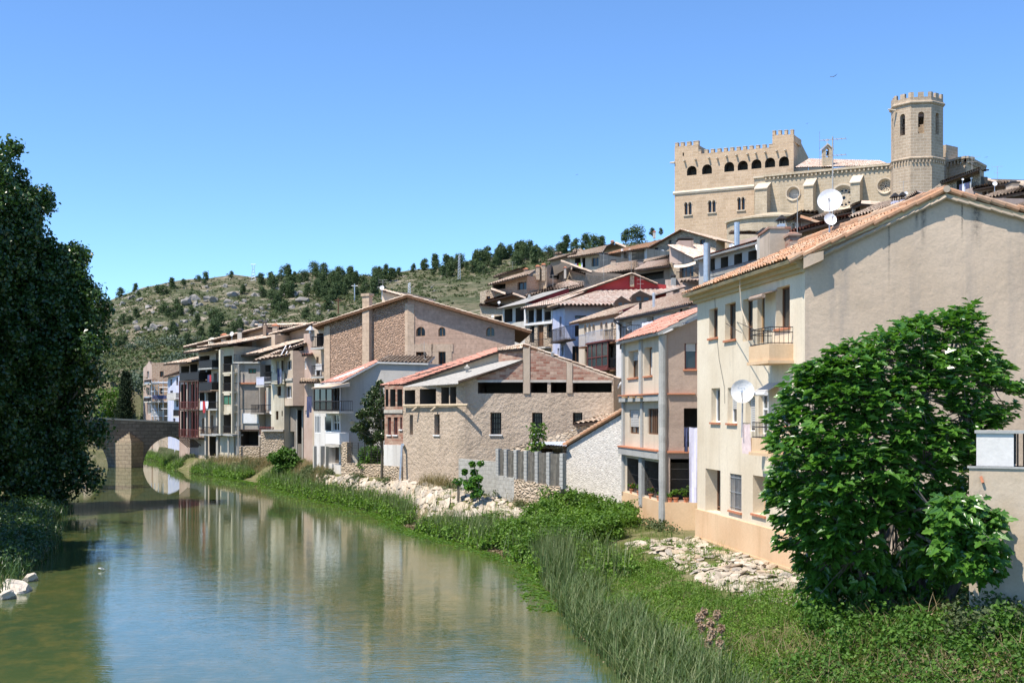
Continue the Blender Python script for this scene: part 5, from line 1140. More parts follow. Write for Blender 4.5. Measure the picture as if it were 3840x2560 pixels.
m = MB(); p = W(225, 940, 69.3); m.bar(W(242, 940, 69.2), W(222, 1270, 69.), .075, 8); m.bar(W(245, 935, 69.2), W(252, 935, 69.6), .09, 8); m.build('drain_pipe', M['steel'], b6.root)
m = MB(); m.path([W(2085, 410, 65.3), W(2035, 480, 65.4), W(2028, 520, 65.6), W(2028, 650, 65.6)], .06, 7); m.build('downpipe', M['whitep'], b6.root)
m = MB(); m.bar(W(1490, 262, 65.6), W(1510, 158, 65.3), .09, 8); m.build('flue', M['steel'], b6.root)
chimney('stubby cowl on the corrugated roof of the textured barn house', 775, 275, 798, 345, 68.3, 'concl', 'concl', .3, 'roof_cowl')
b6g = MB(); wl_ = wL.off(-.2)
(ua, za), (ub, zb_) = wL.uz(640, 596), wL.uz(700, 550)
t = MB()
# ---------------------------------------------------------------- middle distance: grey house, large stone house, hillside town
C3 = (1080, 1050, .47822); C4 = (1800, 800, .38265); C2 = (480, 1200, .38265); B6 = (2500, 700, .29762); B7 = (3200, 550, .27211)
FR(*C3)
b = Bld('grey_gabled_house', 'smooth grey house with a coral red roof and a white glazed corner towards the river', [(207, 84.3), (412, 80.6), (1100, 79.2)], .8, 8, 'greyw', 'house', mats2={0: 'white'})
b.top(0, (207, 838), (412, 802)); za = b.tops[0][1][1]; b.tops[0] = [(0, za), (b.w[0].L, za)]; b.top(1, (412, 800), (700, 646), (1062, 654), (1100, 656)); b.tops[1][0] = (0, za)
b.win(0, 352, 840, 398, 1015, 'white', .12, None, (.5,)); b.win(0, 352, 1052, 402, 1180, 'white', .12, None, (.5,), (.5,)); b.open(0, 262, 1300, 298, 1445, .6); b.open(0, 318, 1310, 400, 1440, .5); b.win(0, 210, 1060, 255, 1200, 'white', .06, None, (.25, .5, .75)); b.win(0, 285, 1065, 340, 1185, 'white', .06, None, ())
b.done()
b.balcony(0, 200, 400, 950, 1028, .95, 'concl', 'iron'); b.balcony(0, 290, 400, 1195, 1288, .7, 'concl', 'iron', 'whitep')
m = MB(); w = b.w[0]; ua, ub, z0, z1 = w.off(.9).rect(200, 835, 345, 1025); frame_bars(m, w, ua, ub, z0, z1, .9, .09, .06, (.33, .66), (.4,)); m.wbox(w, ua, ua + .06, z0, z1, 0, .84); f = m.build('glazed_porch', M['dark'], b.root); m = MB(); m.wbox(w, ua + .05, ub - .05, z0 + .05, z1, .84, .86); m.build('pane', M['glass'], f)
m = MB(); ua, z = w.off(1.2).uz(190, 838); ub, _ = w.off(1.2).uz(350, 800); m.hexa([w.p(ua, z, .0), w.p(ub, z, .0), w.p(ub, z - .15, 1.25), w.p(ua, z - .15, 1.25)], [w.p(ua, z + .25, .0), w.p(ub, z + .25, .0), w.p(ub, z - .05, 1.3), w.p(ua, z - .05, 1.3)]); m.build('porch_roof', M['tile_old'], b.root)
m = MB()
for x in (205, 258, 298): ua, zz = w.off(.5).uz(x, 1300); m.wbox(w, ua - .09, ua + .09, .6, zz, .35, .55)
m.build('post', M['concl'], b.root)
m = MB(); q = [w.off(.1).uz(x, y) for x, y in ((380, 805), (410, 850), (412, 1420))]; m.path([w.p(u, z, .12) for u, z in q], .05, 6); m.build('downpipe', M['whitep'], b.root)
b.roof((255, 808, 82.6), (412, 797, 79.4), (702, 640, 79.8), (694, 628, 86), 'tile_red', per=.26, amp=.05, soffit='white')
e = W(700, 646, 79.8); e2 = W(1100, 656, 79.0); b.roof(e2 + Vector((0, 0, .05)), e + Vector((0, 0, .06)), e + Vector((0, 7, .8)), e2 + Vector((0, 7, .8)), 'tile_old', soffit='white')
m = MB(); p = W(490, 1108, 80); m.bar(p, p + Vector((.1, -.35, .05)), .04, 5); m.bar(p + Vector((.1, -.35, .05)), p + Vector((.16, -.55, -.08)), .10, 7, 0, .16); m.build('wall_lamp', M['steel'], b.root)
antenna('slim aerial standing behind the grey gabled house', 1068, 480, 655, 82, ((.1, .5),), 5)
chimney('narrow dark flue behind the grey gabled house roof', 1068, 600, 1084, 690, 81.5, 'conc', 'black', .3)
t = thing('garden_wall', 'rubble garden wall with a wire fence on top, below the grey gabled house', 'wall', W(590, 1500, 77)); wl = Wall(G(418, 77.5), G(770, 75.)); m = MB(); (ua, z1), _ = wl.uz(420, 1432), 0
m.wbox(wl, 0, wl.L, .4, z1, -.4, 0); m.wbox(wl, 0, .5, z1, z1 + 1.3, -.4, -.01); m.build('masonry', M['rubble'], t); m = MB()
for k in range(7): m.bar(wl.p(.3 + k * wl.L / 7, z1, -.1), wl.p(.3 + k * wl.L / 7, z1 + 1.3, -.1), .025, 4)
for k in range(8): m.bar(wl.p(.3, z1 + .15 + k * .16, -.1), wl.p(wl.L - .3, z1 + .15 + k * .16, -.1), .008, 3)
m.build('wire_fence', M['iron'], t)

# ---- large stone house
b = Bld('large_stone_house', 'large pinkish stone house with a wide gable, rubble panels and small arched windows', [(286, 96.5), (940, 92), (1778, 91)], 1.2, (-.8, 14), 'rubpink', 'house', mats2={1: 'ashpink'})
b.top(0, (286, 350), (940, 140)); b.top(1, (940, 140), (1778, 385)); b.tops[1][0] = (0, b.tops[0][-1][1])
for q in ((1004, 366, 1075, 440), (1179, 368, 1234, 440), (1553, 368, 1619, 440)): b.win(1, *q, st='honey', dep=.3, arch='r')
b.win(1, 1004, 563, 1080, 640, 'brown', .35); b.win(1, 1181, 562, 1237, 665, 'brown', .35); b.done()
w0, w1 = b.w
m = MB(); ua, ub, z0, z1 = w0.rect(609, 170, 662, 900); m.wbox(w0, ua, ub, 3, z1 + .4, .003, .4); m.wbox(w0, ua - .08, ub + .08, z1 + .4, z1 + .6, -.1, .48); m.build('chimney_breast', M['quoin'], b.root)
zt = b.tops[0][-1][1]
for wq, u0, u1, z1 in ((w1, .0, .5, zt - .5), (w0, w0.L - .25, w0.L + .02, zt - .4), (w0, .0, .6, b.tops[0][0][1] - .1)): m = MB(); m.wbox(wq, u0, u1, 3, z1, .003, .05); m.build('quoin', M['quoin'], b.root)
m = MB()
for x0, y0, x1, y1 in ((1004, 563, 1080, 640), (1181, 562, 1237, 665)):
    ua, ub, z0, z1 = w1.rect(x0, y0, x1, y1); m.wbox(w1, ua - .55, ub + .55, z1, z1 + .6, .003, .04); m.wbox(w1, ua - .45, ua, z0, z1 - .003, .003, .04); m.wbox(w1, ub, ub + .45, z0, z1 - .003, .003, .04)
m.build('window_surround', M['quoin'], b.root)
m = MB(); out = [w1.uz(*p) for p in ((962, 480), (1000, 445), (1300, 470), (1500, 560), (1640, 545), (1640, 800), (990, 800))]
m.poly([w1.p(u, z, .035) for u, z in out]); m.build('rubble_panel', M['rubpink'], b.root) if False else None
a0, a1, a2 = w0.p(0, b.tops[0][0][1], 0), w0.p(w0.L, zt, 0), w1.p(w1.L, b.tops[1][-1][1], 0); bk = Vector((b.back.x, b.back.y, 0)) * .9
over = Vector((0, -.6, 0)); up = Vector((0, 0, .18))
pk = a1 + over + up; dl = (a0 - a1).normalized() * 1.1; dr_ = (a2 - a1).normalized() * 1.3
b.roof(a0 + over + up + dl, a0 + dl + bk + up, a1 + bk + up, pk, 'tile_old', per=.3, thick=.18, soffit='wood'); b.roof(a2 + dr_ + bk + up, a2 + over + up + dr_, pk, a1 + bk + up, 'tile_old', per=.3, thick=.18, soffit='wood')
m = MB()
for k in range(24):
    for p, q in ((a0 + dl, a1), (a2 + dr_, a1)): c = p.lerp(q, (k + .5) / 24) + Vector((0, -.52, .02)); m.bar(c, c + Vector((0, .6, .0)), .06, 4)
m.build('rafter_ends', M['wood'], b.root)
b7 = Bld('roof_hut', 'small rendered hut with a single slope roof above the large stone house', [(738, 103), (935, 101)], 14, 3, 'house_beige', 'hut'); b7.top(0, (738, 80), (935, 132)); b7.done(); b7.roof((725, 76, 102), (728, 70, 106), (945, 124, 105), (945, 134, 100), 'tile_old', per=.3)
dish('small dish on the hut above the large stone house', 735, 58, 101.5, 18, (-.2, -1, .3), 1.0)
antenna('grid aerial above the dish on the stone house hut', 744, 0, 60, 102, ((.0, .8), (.3, .8)), 6)

# ---- hillside town
FR(*C4)
b = Bld('white_balcony_house', 'whitewashed house with three balconies and satellite dish under a broad tan tile roof', [(1335, 91.6), (2045, 78.7)], 3, 9, 'white', 'house'); b.top(0, (1335, 1058), (2045, 905)); zz = b.tops[0][0][1]; b.tops[0][1] = (b.w[0].L, zz)
for q in ((1425, 1052, 1487, 1215), (1632, 1012, 1700, 1160), (1868, 962, 1928, 1065)): b.win(0, *q, st='brown', dep=.5, vs=(.5,))
b.done(); b.balcony(0, 1362, 1480, 1105, 1225, .7); b.balcony(0, 1575, 1698, 1062, 1172, .7); b.balcony(0, 1800, 1932, 1018, 1095, .7)
b.roof((1312, 1046, 90.6), (2110, 880, 76.6), (2105, 745, 86), (1560, 900, 97), 'tile_pink', per=.36, amp=.12)
m = MB(); w = b.w[0]; q = [w.off(.3).uz(*p) for p in ((1322, 1068), (1365, 1095), (1366, 1330))]; m.path([w.p(u, z, .2) for u, z in q], .07, 6); q = [w.off(.3).uz(*p) for p in ((1955, 945), (1965, 975), (2008, 985), (2008, 1045))]; m.path([w.p(u, z, .2) for u, z in q], .08, 6); p, q = w.off(.55).uz(1315, 1050), w.off(.55).uz(2045, 905); m.bar(w.p(p[0], zz - .02, .55), w.p(q[0], zz - .02, .55), .08, 6); m.build('gutter_and_downpipe', M['iron'], b.root)
dish('white dish on the left balcony of the whitewashed house', 1463, 1120, 88.5, 27, (-.3, -1, .25), .9)
ua, z_ = w.off(.75).uz(1585, 1072); ub, _ = w.off(.75).uz(1695, 1072); laundry('white washing over the middle balcony of the whitewashed house', w, [ua, (ua + ub) / 2, ub], z_, .75, [.9, .6], ['cloth'])
for x, lab, mt in ((1571, 'short dark flue on the tan roof of the whitewashed house', 'iron'), (1704, 'pale steel flue on the tan roof of the whitewashed house', 'steel')):
    p = W(x, 950 if x < 1600 else 905, 89 if x < 1600 else 86); t = thing('flue_pipe', lab, 'flue', p); m = MB(); m.bar(p - Vector((0, 0, .5)), p + Vector((0, 0, .45 if mt == 'iron' else .8)), .10, 8); m.build('pipe', M[mt], t); m = MB(); m.lathe(p + Vector((0, 0, .45 if mt == 'iron' else .8)), [(.12, 0), (.12, .06), (.03, .12)], 8); m.build('cowl', M[mt], t)

b = Bld('arcaded_house', 'beige house with a row of small arches and a dark red glazed bay window', [(968, 109.6), (1310, 100.5), (1352, 100.2)], 3, 8, 'house_beige', 'house', mats2={1: 'rubble'}); b.top(0, (968, 1072), (1310, 1003)); zz = b.tops[0][0][1]; b.tops[0] = [(0, zz), (b.w[0].L, zz)]; b.tops[1] = [(0, zz), (b.w[1].L, zz)]
for x in (1020, 1062, 1102, 1178, 1226, 1284): b.win(0, x - 2, 1085 if x < 1150 else 1065, x + 24, 1200, 'brown', .45, 'r', ())
b.win(0, 1025, 1330, 1048, 1500, 'brown', .2); b.win(0, 1262, 1300, 1300, 1500, 'brown', .25); b.done(); b.balcony(0, 1030, 1200, 1155, 1262, .9, 'wood', 'steel', None); b.balcony(0, 1205, 1300, 1140, 1262, .7, 'wood', 'iron'); b.balcony(0, 965, 1030, 1190, 1305, .7, 'wood', 'steel'); b.balcony(0, 1255, 1308, 1420, 1530, .7, 'wood', 'iron')
w = b.w[0]; ua, ub, z0, z1 = w.off(.85).rect(1052, 1268, 1253, 1520); m = MB(); frame_bars(m, w, ua, ub, z0, z1, .87, .1, .07, (.22, .44, .72), (.08, .45,)); m.wbox(w, ua, ua + .1, z0, z1, 0, .8); m.wbox(w, ua - .05, ub + .05, z0 - .2, z0, 0, .92); m.wbox(w, ua - .05, ub + .05, z1, z1 + .12, 0, .95); f = m.build('bay_window', M['redframe'], b.root); m = MB(); m.wbox(w, ua + .09, ub - .05, z0 + .05, z1 - .05, .78, .815); m.build('pane', M['glassb'], f)
b.roof((872, 1084, 111.5), (1365, 985, 98.4), (1570, 885, 110), (1340, 918, 119), 'tile_old', per=.36, amp=.11, soffit='wood'); m = MB(); m.poly([W(1352, 985, 100), W(1700, 850, 104), W(1700, 835, 104), W(1352, 960, 100)]); m.poly([W(1352, 985, 100.3), W(1700, 850, 104.3), W(1700, 835, 104.3), W(1352, 960, 100.3)]); m.build('party_wall', M['redw'], b.root)
t = thing('lattice_post', 'dark downpipe running down the beige arcaded house corner', 'pipe', W(1368, 1500, 98)); m = MB(); m.bar(W(1372, 1260, 98.5), W(1372, 1500, 98.5), .09, 6); m.build('pipe', M['iron'], t)

b = Bld('blue_house', 'blue washed house with dark balcony under a big ribbed tile roof with dormers', [(712, 123), (832, 118), (1330, 118)], 4, 10, 'bluew', 'house'); b.top(0, (712, 930), (832, 912)); b.top(1, (832, 912), (1330, 908)); zz = b.tops[1][0][1]; b.tops = [[(0, zz), (b.w[0].L, zz)], [(0, zz), (b.w[1].L, zz)]]
b.win(0, 778, 1012, 797, 1210, 'brown', .2, None, ()); b.win(1, 930, 1000, 1040, 1030, 'brown', .3); b.win(1, 930, 1095, 975, 1205, 'brown', .3); b.win(1, 795, 1290, 822, 1400, 'white', .2) if False else None; b.win(1, 905, 1300, 975, 1480, 'brown', .25, None, (.5,)); b.win(0, 758, 1320, 775, 1385, 'iron', .2, None, ()); b.win(0, 792, 1290, 822, 1400, 'white', .15, 'r', (.5,)); b.done()
b.balcony(0, 690, 830, 1125, 1245, 1., 'dark', 'iron'); 
b.roof((752, 905, 116.6), (1345, 905, 116.6), (2020, 718, 132), (1258, 742, 132), 'tile_pink', per=.52, course=.7, amp=.2); b.roof((640, 938, 125), (760, 904, 116.4), (1258, 742, 132), (1180, 770, 136), 'tile_old', per=.52, course=.7, amp=.2)
for (xa, xb, ya, yb, Y, lab) in ((1322, 1480, 835, 935, 115, 'left dark timber dormer'), (1488, 1690, 780, 890, 118, 'right larger dark timber dormer')):
    wd = Wall(G(xa, Y), G(xb, Y)); m = MB(); ua, ub, z0, z1 = wd.rect(xa, ya, xb, yb); facet(m, wd, [(0, z0 - .4), (wd.L, z0 - .4), (wd.L, z1 - .3), (wd.L * .4, z1 + .25), (0, z1 - .2)], [(rect_ring(wd.L * .22, wd.L * .45, z0 + .35, z1 - .35), .1, True), (rect_ring(wd.L * .58, wd.L * .82, z0 + .35, z1 - .4), .1, True)], 0, 0, 1)
    for p in (0, wd.L): m.poly([wd.p(p, z0 - .4), wd.p(p, z0 - .4, -5), wd.p(p, z1 - .25, -5), wd.p(p, z1 - .25)])
    f = m.build('dormer', [M['dark'], M['glassb']], b.root)
    c0, cL, cp = wd.p(-.5, z1 - .3, .5), wd.p(wd.L + .4, z1 - .35, .5), wd.p(wd.L * .4, z1 + .35, .5); bk = Vector((0, 6, 0))
    for e0, r0 in ((c0, cp), (cL, cp)): tile_roof(f, [e0, e0 + bk, r0 + bk, r0] if e0 is c0 else [e0 + bk, e0, r0, r0 + bk], M['tile_old'], per=.4, amp=.1, name='dormer_roof')

b = Bld('terraced_loggia_house', 'house with a white posted gallery and stone lower walls left of the blue house', [(440, 128), (722, 124)], 5, 12, 'rubble', 'house'); b.top(0, (440, 938), (722, 900)); zz = b.tops[0][0][1]; b.tops[0] = [(0, zz), (b.w[0].L, zz)]
for q in ((478, 950, 538, 1065), (556, 940, 616, 1055), (636, 960, 698, 1042)): b.open(0, *q, dep=1.6)
b.win(0, 486, 1105, 533, 1265, 'iron', .3); b.win(0, 562, 1095, 622, 1300, 'door', .3); b.win(0, 655, 1085, 706, 1220, 'iron', .3); b.done()
m = MB(); w = b.w[0]
for x in (450, 546, 626, 712): ua, ub, z0, z1 = w.rect(x - 8, 935, x + 8, 1075); m.wbox(w, ua, ub, z0, z1, .003, .12)
ua, ub, z0, z1 = w.rect(442, 1066, 720, 1090); m.wbox(w, ua, ub, z0, z1, .003, .16); m.build('gallery_post', M['white'], b.root)
b.balcony(0, 490, 640, 1235, 1310, .8, 'concl', 'iron'); b.roof((392, 934, 127), (728, 888, 122.5), (1490, 585, 139), (1180, 690, 143), 'tile_pink', per=.3, amp=.07)
wr = Wall(G(690, 129), G(1825, 129)); m = MB(); o = [wr.uz(*p) for p in ((690, 930), (1825, 930), (1825, 700), (1730, 690), (1490, 592), (690, 872))]; m.poly([wr.p(u, z) for u, z in o]); m.poly([wr.p(u, z, -4) for u, z in o])
for i in (2, 3, 4): m.poly([wr.p(*o[i]), wr.p(*o[i + 1]), wr.p(*o[i + 1], -4), wr.p(*o[i], -4)])
m.build('crimson_gable_wall', M['redw'], b.root)
m = MB(); ua, ub, z0, z1 = wr.rect(1468, 600, 1508, 720); m.wbox(wr, ua, ub, z0, z1, .003, .3); m.build('stone_pier', M['rubble'], b.root)
p0, p1, p2 = W(690, 868, 128.4), W(1490, 586, 128.4), W(1740, 690, 128.4); bk = Vector((0, 5, .2))
b.roof(p0, p0 + bk, p1 + bk, p1, 'tile_old', per=.4, amp=.1); b.roof(p2 + bk, p2, p1, p1 + bk, 'tile_old', per=.4, amp=.1)
antenna('lattice aerial mast against the crimson gable wall', 1572, 620, 760, 126, ((.2, .7), (.5, .7)), 6)

b = Bld('grey_roofed_house', 'house with a grey sheet roof and white posted gallery left of the orange eaves', [(222, 138), (442, 133)], 6, 10, 'concl', 'house'); b.top(0, (222, 918), (442, 890)); zz = b.tops[0][0][1]; b.tops[0] = [(0, zz), (b.w[0].L, zz)]
b.open(0, 240, 935, 318, 1065, 1.6); b.open(0, 348, 922, 430, 1062, 1.6); b.done()
sheet_roof(b.root, [W(160, 934, 137), W(450, 878, 131), W(862, 735, 146), W(700, 750, 152)], 'sheet', 'roof', .3, .04)
wr = Wall(G(440, 136), G(872, 142)); m = MB(); o = [wr.uz(*p) for p in ((440, 930), (872, 930), (872, 742), (440, 876))]; m.poly([wr.p(u, z) for u, z in o]); m.poly([wr.p(u, z, -.4) for u, z in o]); m.build('crimson_side_wall', M['redw'], b.root)
chimney('little grey pot on the grey sheet roof', 470, 785, 495, 840, 140, 'conc', 'black', .7)

def simple(name, label, chain, bot, tops, mat, roofs, wins=(), opens=(), cat='house', back=8., roofmat='tile_old', **kw):
    b = Bld(name, label, chain, bot, back, mat, cat, **kw)
    for i, t in enumerate(tops): b.top(i, *t)
    for q in wins: b.win(q[0], *q[1:5], st=q[5] if len(q) > 5 else 'brown', dep=.3)
    for q in opens: b.open(q[0], *q[1:5], dep=1.6)
    b.done()
    for r in roofs: b.roof(*r[:4], r[4] if len(r) > 4 else roofmat, per=.42, course=.6, amp=.15)
    return b
simple('town_house', 'small dull red brick house with an orange roof left of the grey sheet roof', [(45, 150), (430, 146)], 8, [((45, 866), (330, 800), (430, 830))], 'brickd', [((40, 868, 149), (320, 792, 144), (330, 785, 152), (60, 850, 156), 'tile_orange'), ((445, 838, 145), (440, 830, 153), (318, 785, 153), (318, 792, 144.5))], [(0, 80, 885, 110, 915)])
b = simple('town_house', 'low house with a dark opening and rubble wall under the small brick house', [(0, 147), (230, 141)], 6, [((0, 905), (230, 925))], 'rubble', [((-10, 900, 146), (235, 925, 140), (240, 905, 148), (0, 880, 152))], [], [(0, 145, 1005, 215, 1060)])
simple('town_house', 'dark house with a low loggia under a long tan roof, leftmost of the town', [(120, 161), (462, 157)], 10, [((120, 690), (462, 610))], 'brickd', [((70, 705, 160), (478, 602, 155), (545, 555, 166), (310, 620, 170))], [(0, 365, 672, 455, 748)], [(0, 130, 695, 250, 742)], mats2={})
simple('town_house', 'narrow brown house with one window at the upper left end of the town', [(180, 172), (432, 170)], 12, [((180, 622), (432, 545))], 'tanw', [((128, 628, 172), (440, 535, 168), (450, 528, 178), (180, 600, 180))], [(0, 186, 630, 226, 662)])
simple('town_house', 'pale rubble house with a shallow roof, beside the dark loggia house', [(0, 156), (55, 154), (240, 153)], 9, [((0, 770), (55, 755)), ((55, 755), (110, 750), (240, 790))], 'rubble', [((245, 795, 152), (245, 785, 160), (105, 738, 160), (105, 745, 152))], [(1, 62, 750, 95, 780), (1, 62, 810, 100, 840)])
b = simple('ruined_house', 'roofless ruined stone house with a tall dark opening and crumbling pillars', [(468, 160), (650, 158), (705, 163), (900, 161)], 12, [((468, 620), (550, 600), (560, 520), (640, 500), (650, 530)), ((650, 530), (660, 505), (705, 500)), ((705, 520), (775, 500), (800, 475), (900, 515))], 'rubble', [], [(0, 520, 590, 545, 640, 'iron')], [(2, 712, 525, 772, 690)])
simple('town_house', 'plain tan house with a falling roof edge right of the ruin', [(800, 165), (1082, 163)], 14, [((800, 482), (1082, 570))], 'tanw', [((1090, 580, 162), (1090, 572, 170), (790, 465, 170), (790, 472, 162))], [(0, 850, 565, 878, 612)])
simple('town_house', 'stone cottage tucked below the ruin with a small sagging roof', [(880, 161), (1020, 158)], 14, [((880, 560), (1020, 600))], 'rubble', [((870, 555, 160), (1030, 600, 157), (1040, 585, 164), (880, 540, 166))], [])
b = simple('town_house', 'house with coloured laundry on an upper gallery and a rolling wooden shutter', [(880, 198), (1172, 194)], 18, [((880, 420), (1172, 400))], 'tanw', [((845, 438, 197), (1200, 384, 192), (1240, 318, 205), (965, 378, 209))], [(0, 1092, 432, 1162, 520, 'honey')], [(0, 930, 438, 985, 528), (0, 1000, 435, 1032, 528)])
w = b.w[0]; us = [w.uz(x, 490)[0] for x in (945, 968, 985, 1008, 1026)]; laundry('bright lime, red and white washing hung on the upper gallery', w.off(0), us, w.uz(985, 490)[1], .5, [1.1, 1.0, 1.5, 1.0], ['cloth', 'rcloth', 'ycloth', 'cloth'])
simple('town_house', 'long low house with a brown roof just left of the laundry gallery', [(690, 205), (905, 201)], 20, [((690, 462), (905, 405))], 'brownw', [((655, 468, 205), (940, 392, 199), (960, 380, 208), (740, 430, 212))], [])
simple('roof_hut', 'dark topped lookout hut among the uppermost roofs', [(905, 210), (1010, 208)], 24, [((905, 382), (1010, 375))], 'conc', [((895, 382, 209), (1025, 372, 207), (985, 350, 213), (925, 355, 213))], [], cat='hut')
simple('roof_hut', 'tiny tiled hut with an aerial at the left end of the uppermost roofs', [(735, 214), (800, 212)], 24, [((735, 400), (800, 395))], 'concl', [((725, 402, 213), (808, 394, 211), (790, 380, 216), (745, 386, 217))], [], cat='hut')
antenna('small aerial above the tiny hut at the left end of the town', 725, 345, 400, 214, ((.1, .9), (.4, .7)), 5)
simple('town_house', 'house in front of the skyline pines with a rubbly uneven roof', [(1180, 222), (1415, 218)], 26, [((1180, 350), (1300, 300), (1415, 330))], 'tanw', [((1150, 372, 221), (1310, 292, 215), (1330, 286, 226), (1220, 330, 230)), ((1425, 335, 216), (1425, 325, 225), (1330, 286, 226), (1320, 292, 216))], [])
b = simple('town_house', 'house with a wide glazed dark gallery and blue white posts under an orange roof', [(1168, 205), (1395, 201), (1640, 197)], 20, [((1168, 425), (1395, 385)), ((1395, 385), (1640, 345))], 'tanw', [((1160, 420, 204), (1645, 335, 195), (1780, 262, 210), (1450, 338, 216), 'tile_orange')], [], [(1, 1412, 375, 1465, 465), (1, 1485, 355, 1618, 455)])
m = MB(); w = b.w[1]
for x in (1400, 1474, 1630): ua, ub, z0, z1 = w.rect(x - 8, 350, x + 8, 470); m.wbox(w, ua, ub, z0, z1, .003, .25)
m.build('gallery_post', M['white'], b.root); m = MB()
for q in ((1412, 420, 1465, 465), (1485, 405, 1618, 458)): ua, ub, z0, z1 = w.rect(*q); m.wbox(w, ua, ub, z0, z1, -.3, -.25)
m.build('glass_screen', M['glassb'], b.root)
simple('town_house', 'rubble house with two chimneys under a long straw coloured roof', [(1020, 170), (1545, 166)], 16, [((1020, 610), (1545, 555))], 'rubble', [((990, 620, 169), (1550, 545, 163), (1545, 462, 178), (1290, 502, 182))], [(0, 1085, 625, 1120, 690, 'iron'), (0, 1225, 590, 1250, 630, 'iron'), (0, 1305, 580, 1345, 615, 'iron')])
chimney('tan chimney with a tiled lid on the straw coloured roof', 1287, 455, 1330, 530, 176, 'tanw', 'iron', 1.2); chimney('pinkish chimney with a flat lid at the right end of the straw coloured roof', 1548, 458, 1600, 530, 173, 'pinkw', 'iron', 1.4)
simple('town_house', 'brown ended house showing a thin roof line below the stone gable house', [(1560, 186), (1850, 182)], 18, [((1560, 505), (1850, 425))], 'pinkw', [((1545, 500, 185), (1855, 420, 180), (1860, 405, 188), (1620, 455, 190))], [])
b = simple('porch_house', 'house with a deep dark porch under a pinkish white tile roof', [(1515, 162), (1862, 156)], 14, [((1515, 570), (1862, 520))], 'brownw', [((1505, 560, 161), (1868, 508, 153), (1858, 450, 166), (1640, 482, 172), 'tile_pink')], [], [(0, 1530, 580, 1800, 655)])
b = Bld('pale_stone_house', 'pale house with a white gable, canvas awning and tall brown glazed doors', [(1858, 156), (1915, 154), (2155, 151)], 14, 8, 'rubble', 'house'); b.top(0, (1858, 330), (1915, 355)); b.top(1, (1915, 355), (2095, 445), (2155, 470)); b.win(1, 1955, 515, 2092, 626, 'brown', .4, None, (.33, .66)); b.done()
m = MB(); w = b.w[1]; o = [w.uz(*p) for p in ((1860, 320), (1918, 345), (2090, 440), (2085, 480), (1920, 500), (1860, 470))]; m.poly([w.p(u, z, .05) for u, z in o]); m.build('white_gable_panel', M['pinkw'], b.root)
b.roof((2108, 446, 150), (2360, 402, 156), (2178, 312, 164), (1840, 312, 154), 'tile_pink', per=.4, course=.6, amp=.1); b.balcony(1, 1918, 2150, 560, 630, .8, 'pinkw', 'iron')
t = thing('canvas_awning', 'slack canvas awning over the tall brown glazed doors', 'awning', W(2000, 490, 149)); m = MB(); n = 8
for k in range(n):
    P = lambda f, d: W(1898 + 215 * f, 503 - 36 * f + 14 * math.sin(math.pi * f), 150.5 - d)
    m.poly([P(k / n, 0), P((k + 1) / n, 0), P((k + 1) / n, 2.2) - Vector((0, 0, .35)), P(k / n, 2.2) - Vector((0, 0, .35))])
m.build('fabric', M['canvas'], t)
chimney('wide pale chimney block with a dark folded cap on the pinkish roof', 1948, 256, 2092, 330, 157, 'pinkw', 'black', 2.5); chimney('small grey chimney pot on the terrace under the canvas awning', 1880, 622, 1920, 690, 146, 'conc', 'black', .9)
simple('low_terrace_house', 'low pale terrace with a wavy tile edge below the brown glazed doors', [(1815, 148), (2160, 144)], 10, [((1815, 650), (2160, 635))], 'pinkw', [((1960, 668, 143.5), (2165, 668, 142), (2165, 650, 145), (1975, 652, 146))], [])
b = Bld('stone_gable_house', 'large rubble stone house with a long gable directly below the palace', [(1640, 222), (2312, 214), (2400, 222)], 22, 12, 'rubble', 'house'); b.top(0, (1640, 348), (1965, 168), (2312, 268)); b.top(1, (2312, 268), (2400, 262))
for q in ((1706, 335, 1748, 378), (1848, 262, 1878, 308), (2005, 232, 2048, 256), (2156, 256, 2206, 314)): b.win(0, *q, st='brown', dep=.35)
b.done(); p0, pk, p1 = W(1632, 345, 221), W(1962, 155, 217), W(2322, 260, 213); bk = Vector((9, 14, .4)); b.roof(p0, p0 + bk, pk + bk, pk, 'tile_old', per=.45, amp=.11, soffit='wood'); b.roof(p1 + bk, p1, pk, pk + bk, 'tile_old', per=.45, amp=.11, soffit='wood')
dish('white dish on the wall of the large rubble stone gable house', 1788, 372, 217, 18, (-.3, -1, .2), .6)
for k, (x, y0, y1, Y, lab) in enumerate([(1213, 395, 650, 158, 'tall thin aerial in front of the straw coloured roof'), (1483, 380, 560, 160, 'thin aerial by the right end of the straw coloured roof'), (715, 600, 745, 156, 'comb aerial below the ruined house'), (318, 470, 560, 200, 'small white aerial on the slope above the leftmost houses'), (1632, 250, 330, 208, 'short aerial on the orange roof beside the stone gable')]): antenna(lab, x, y0, y1, Y, ((.05, 1.2), (.25, 1.)), 6)
for x, y, lab in ((185, 870, 'small white dish on the dull red brick house'), (122, 1005, 'white ventilator by the gallery left of the stone house')): dish(lab, x, y, 143, 14, (-.3, -1, .3), .5)
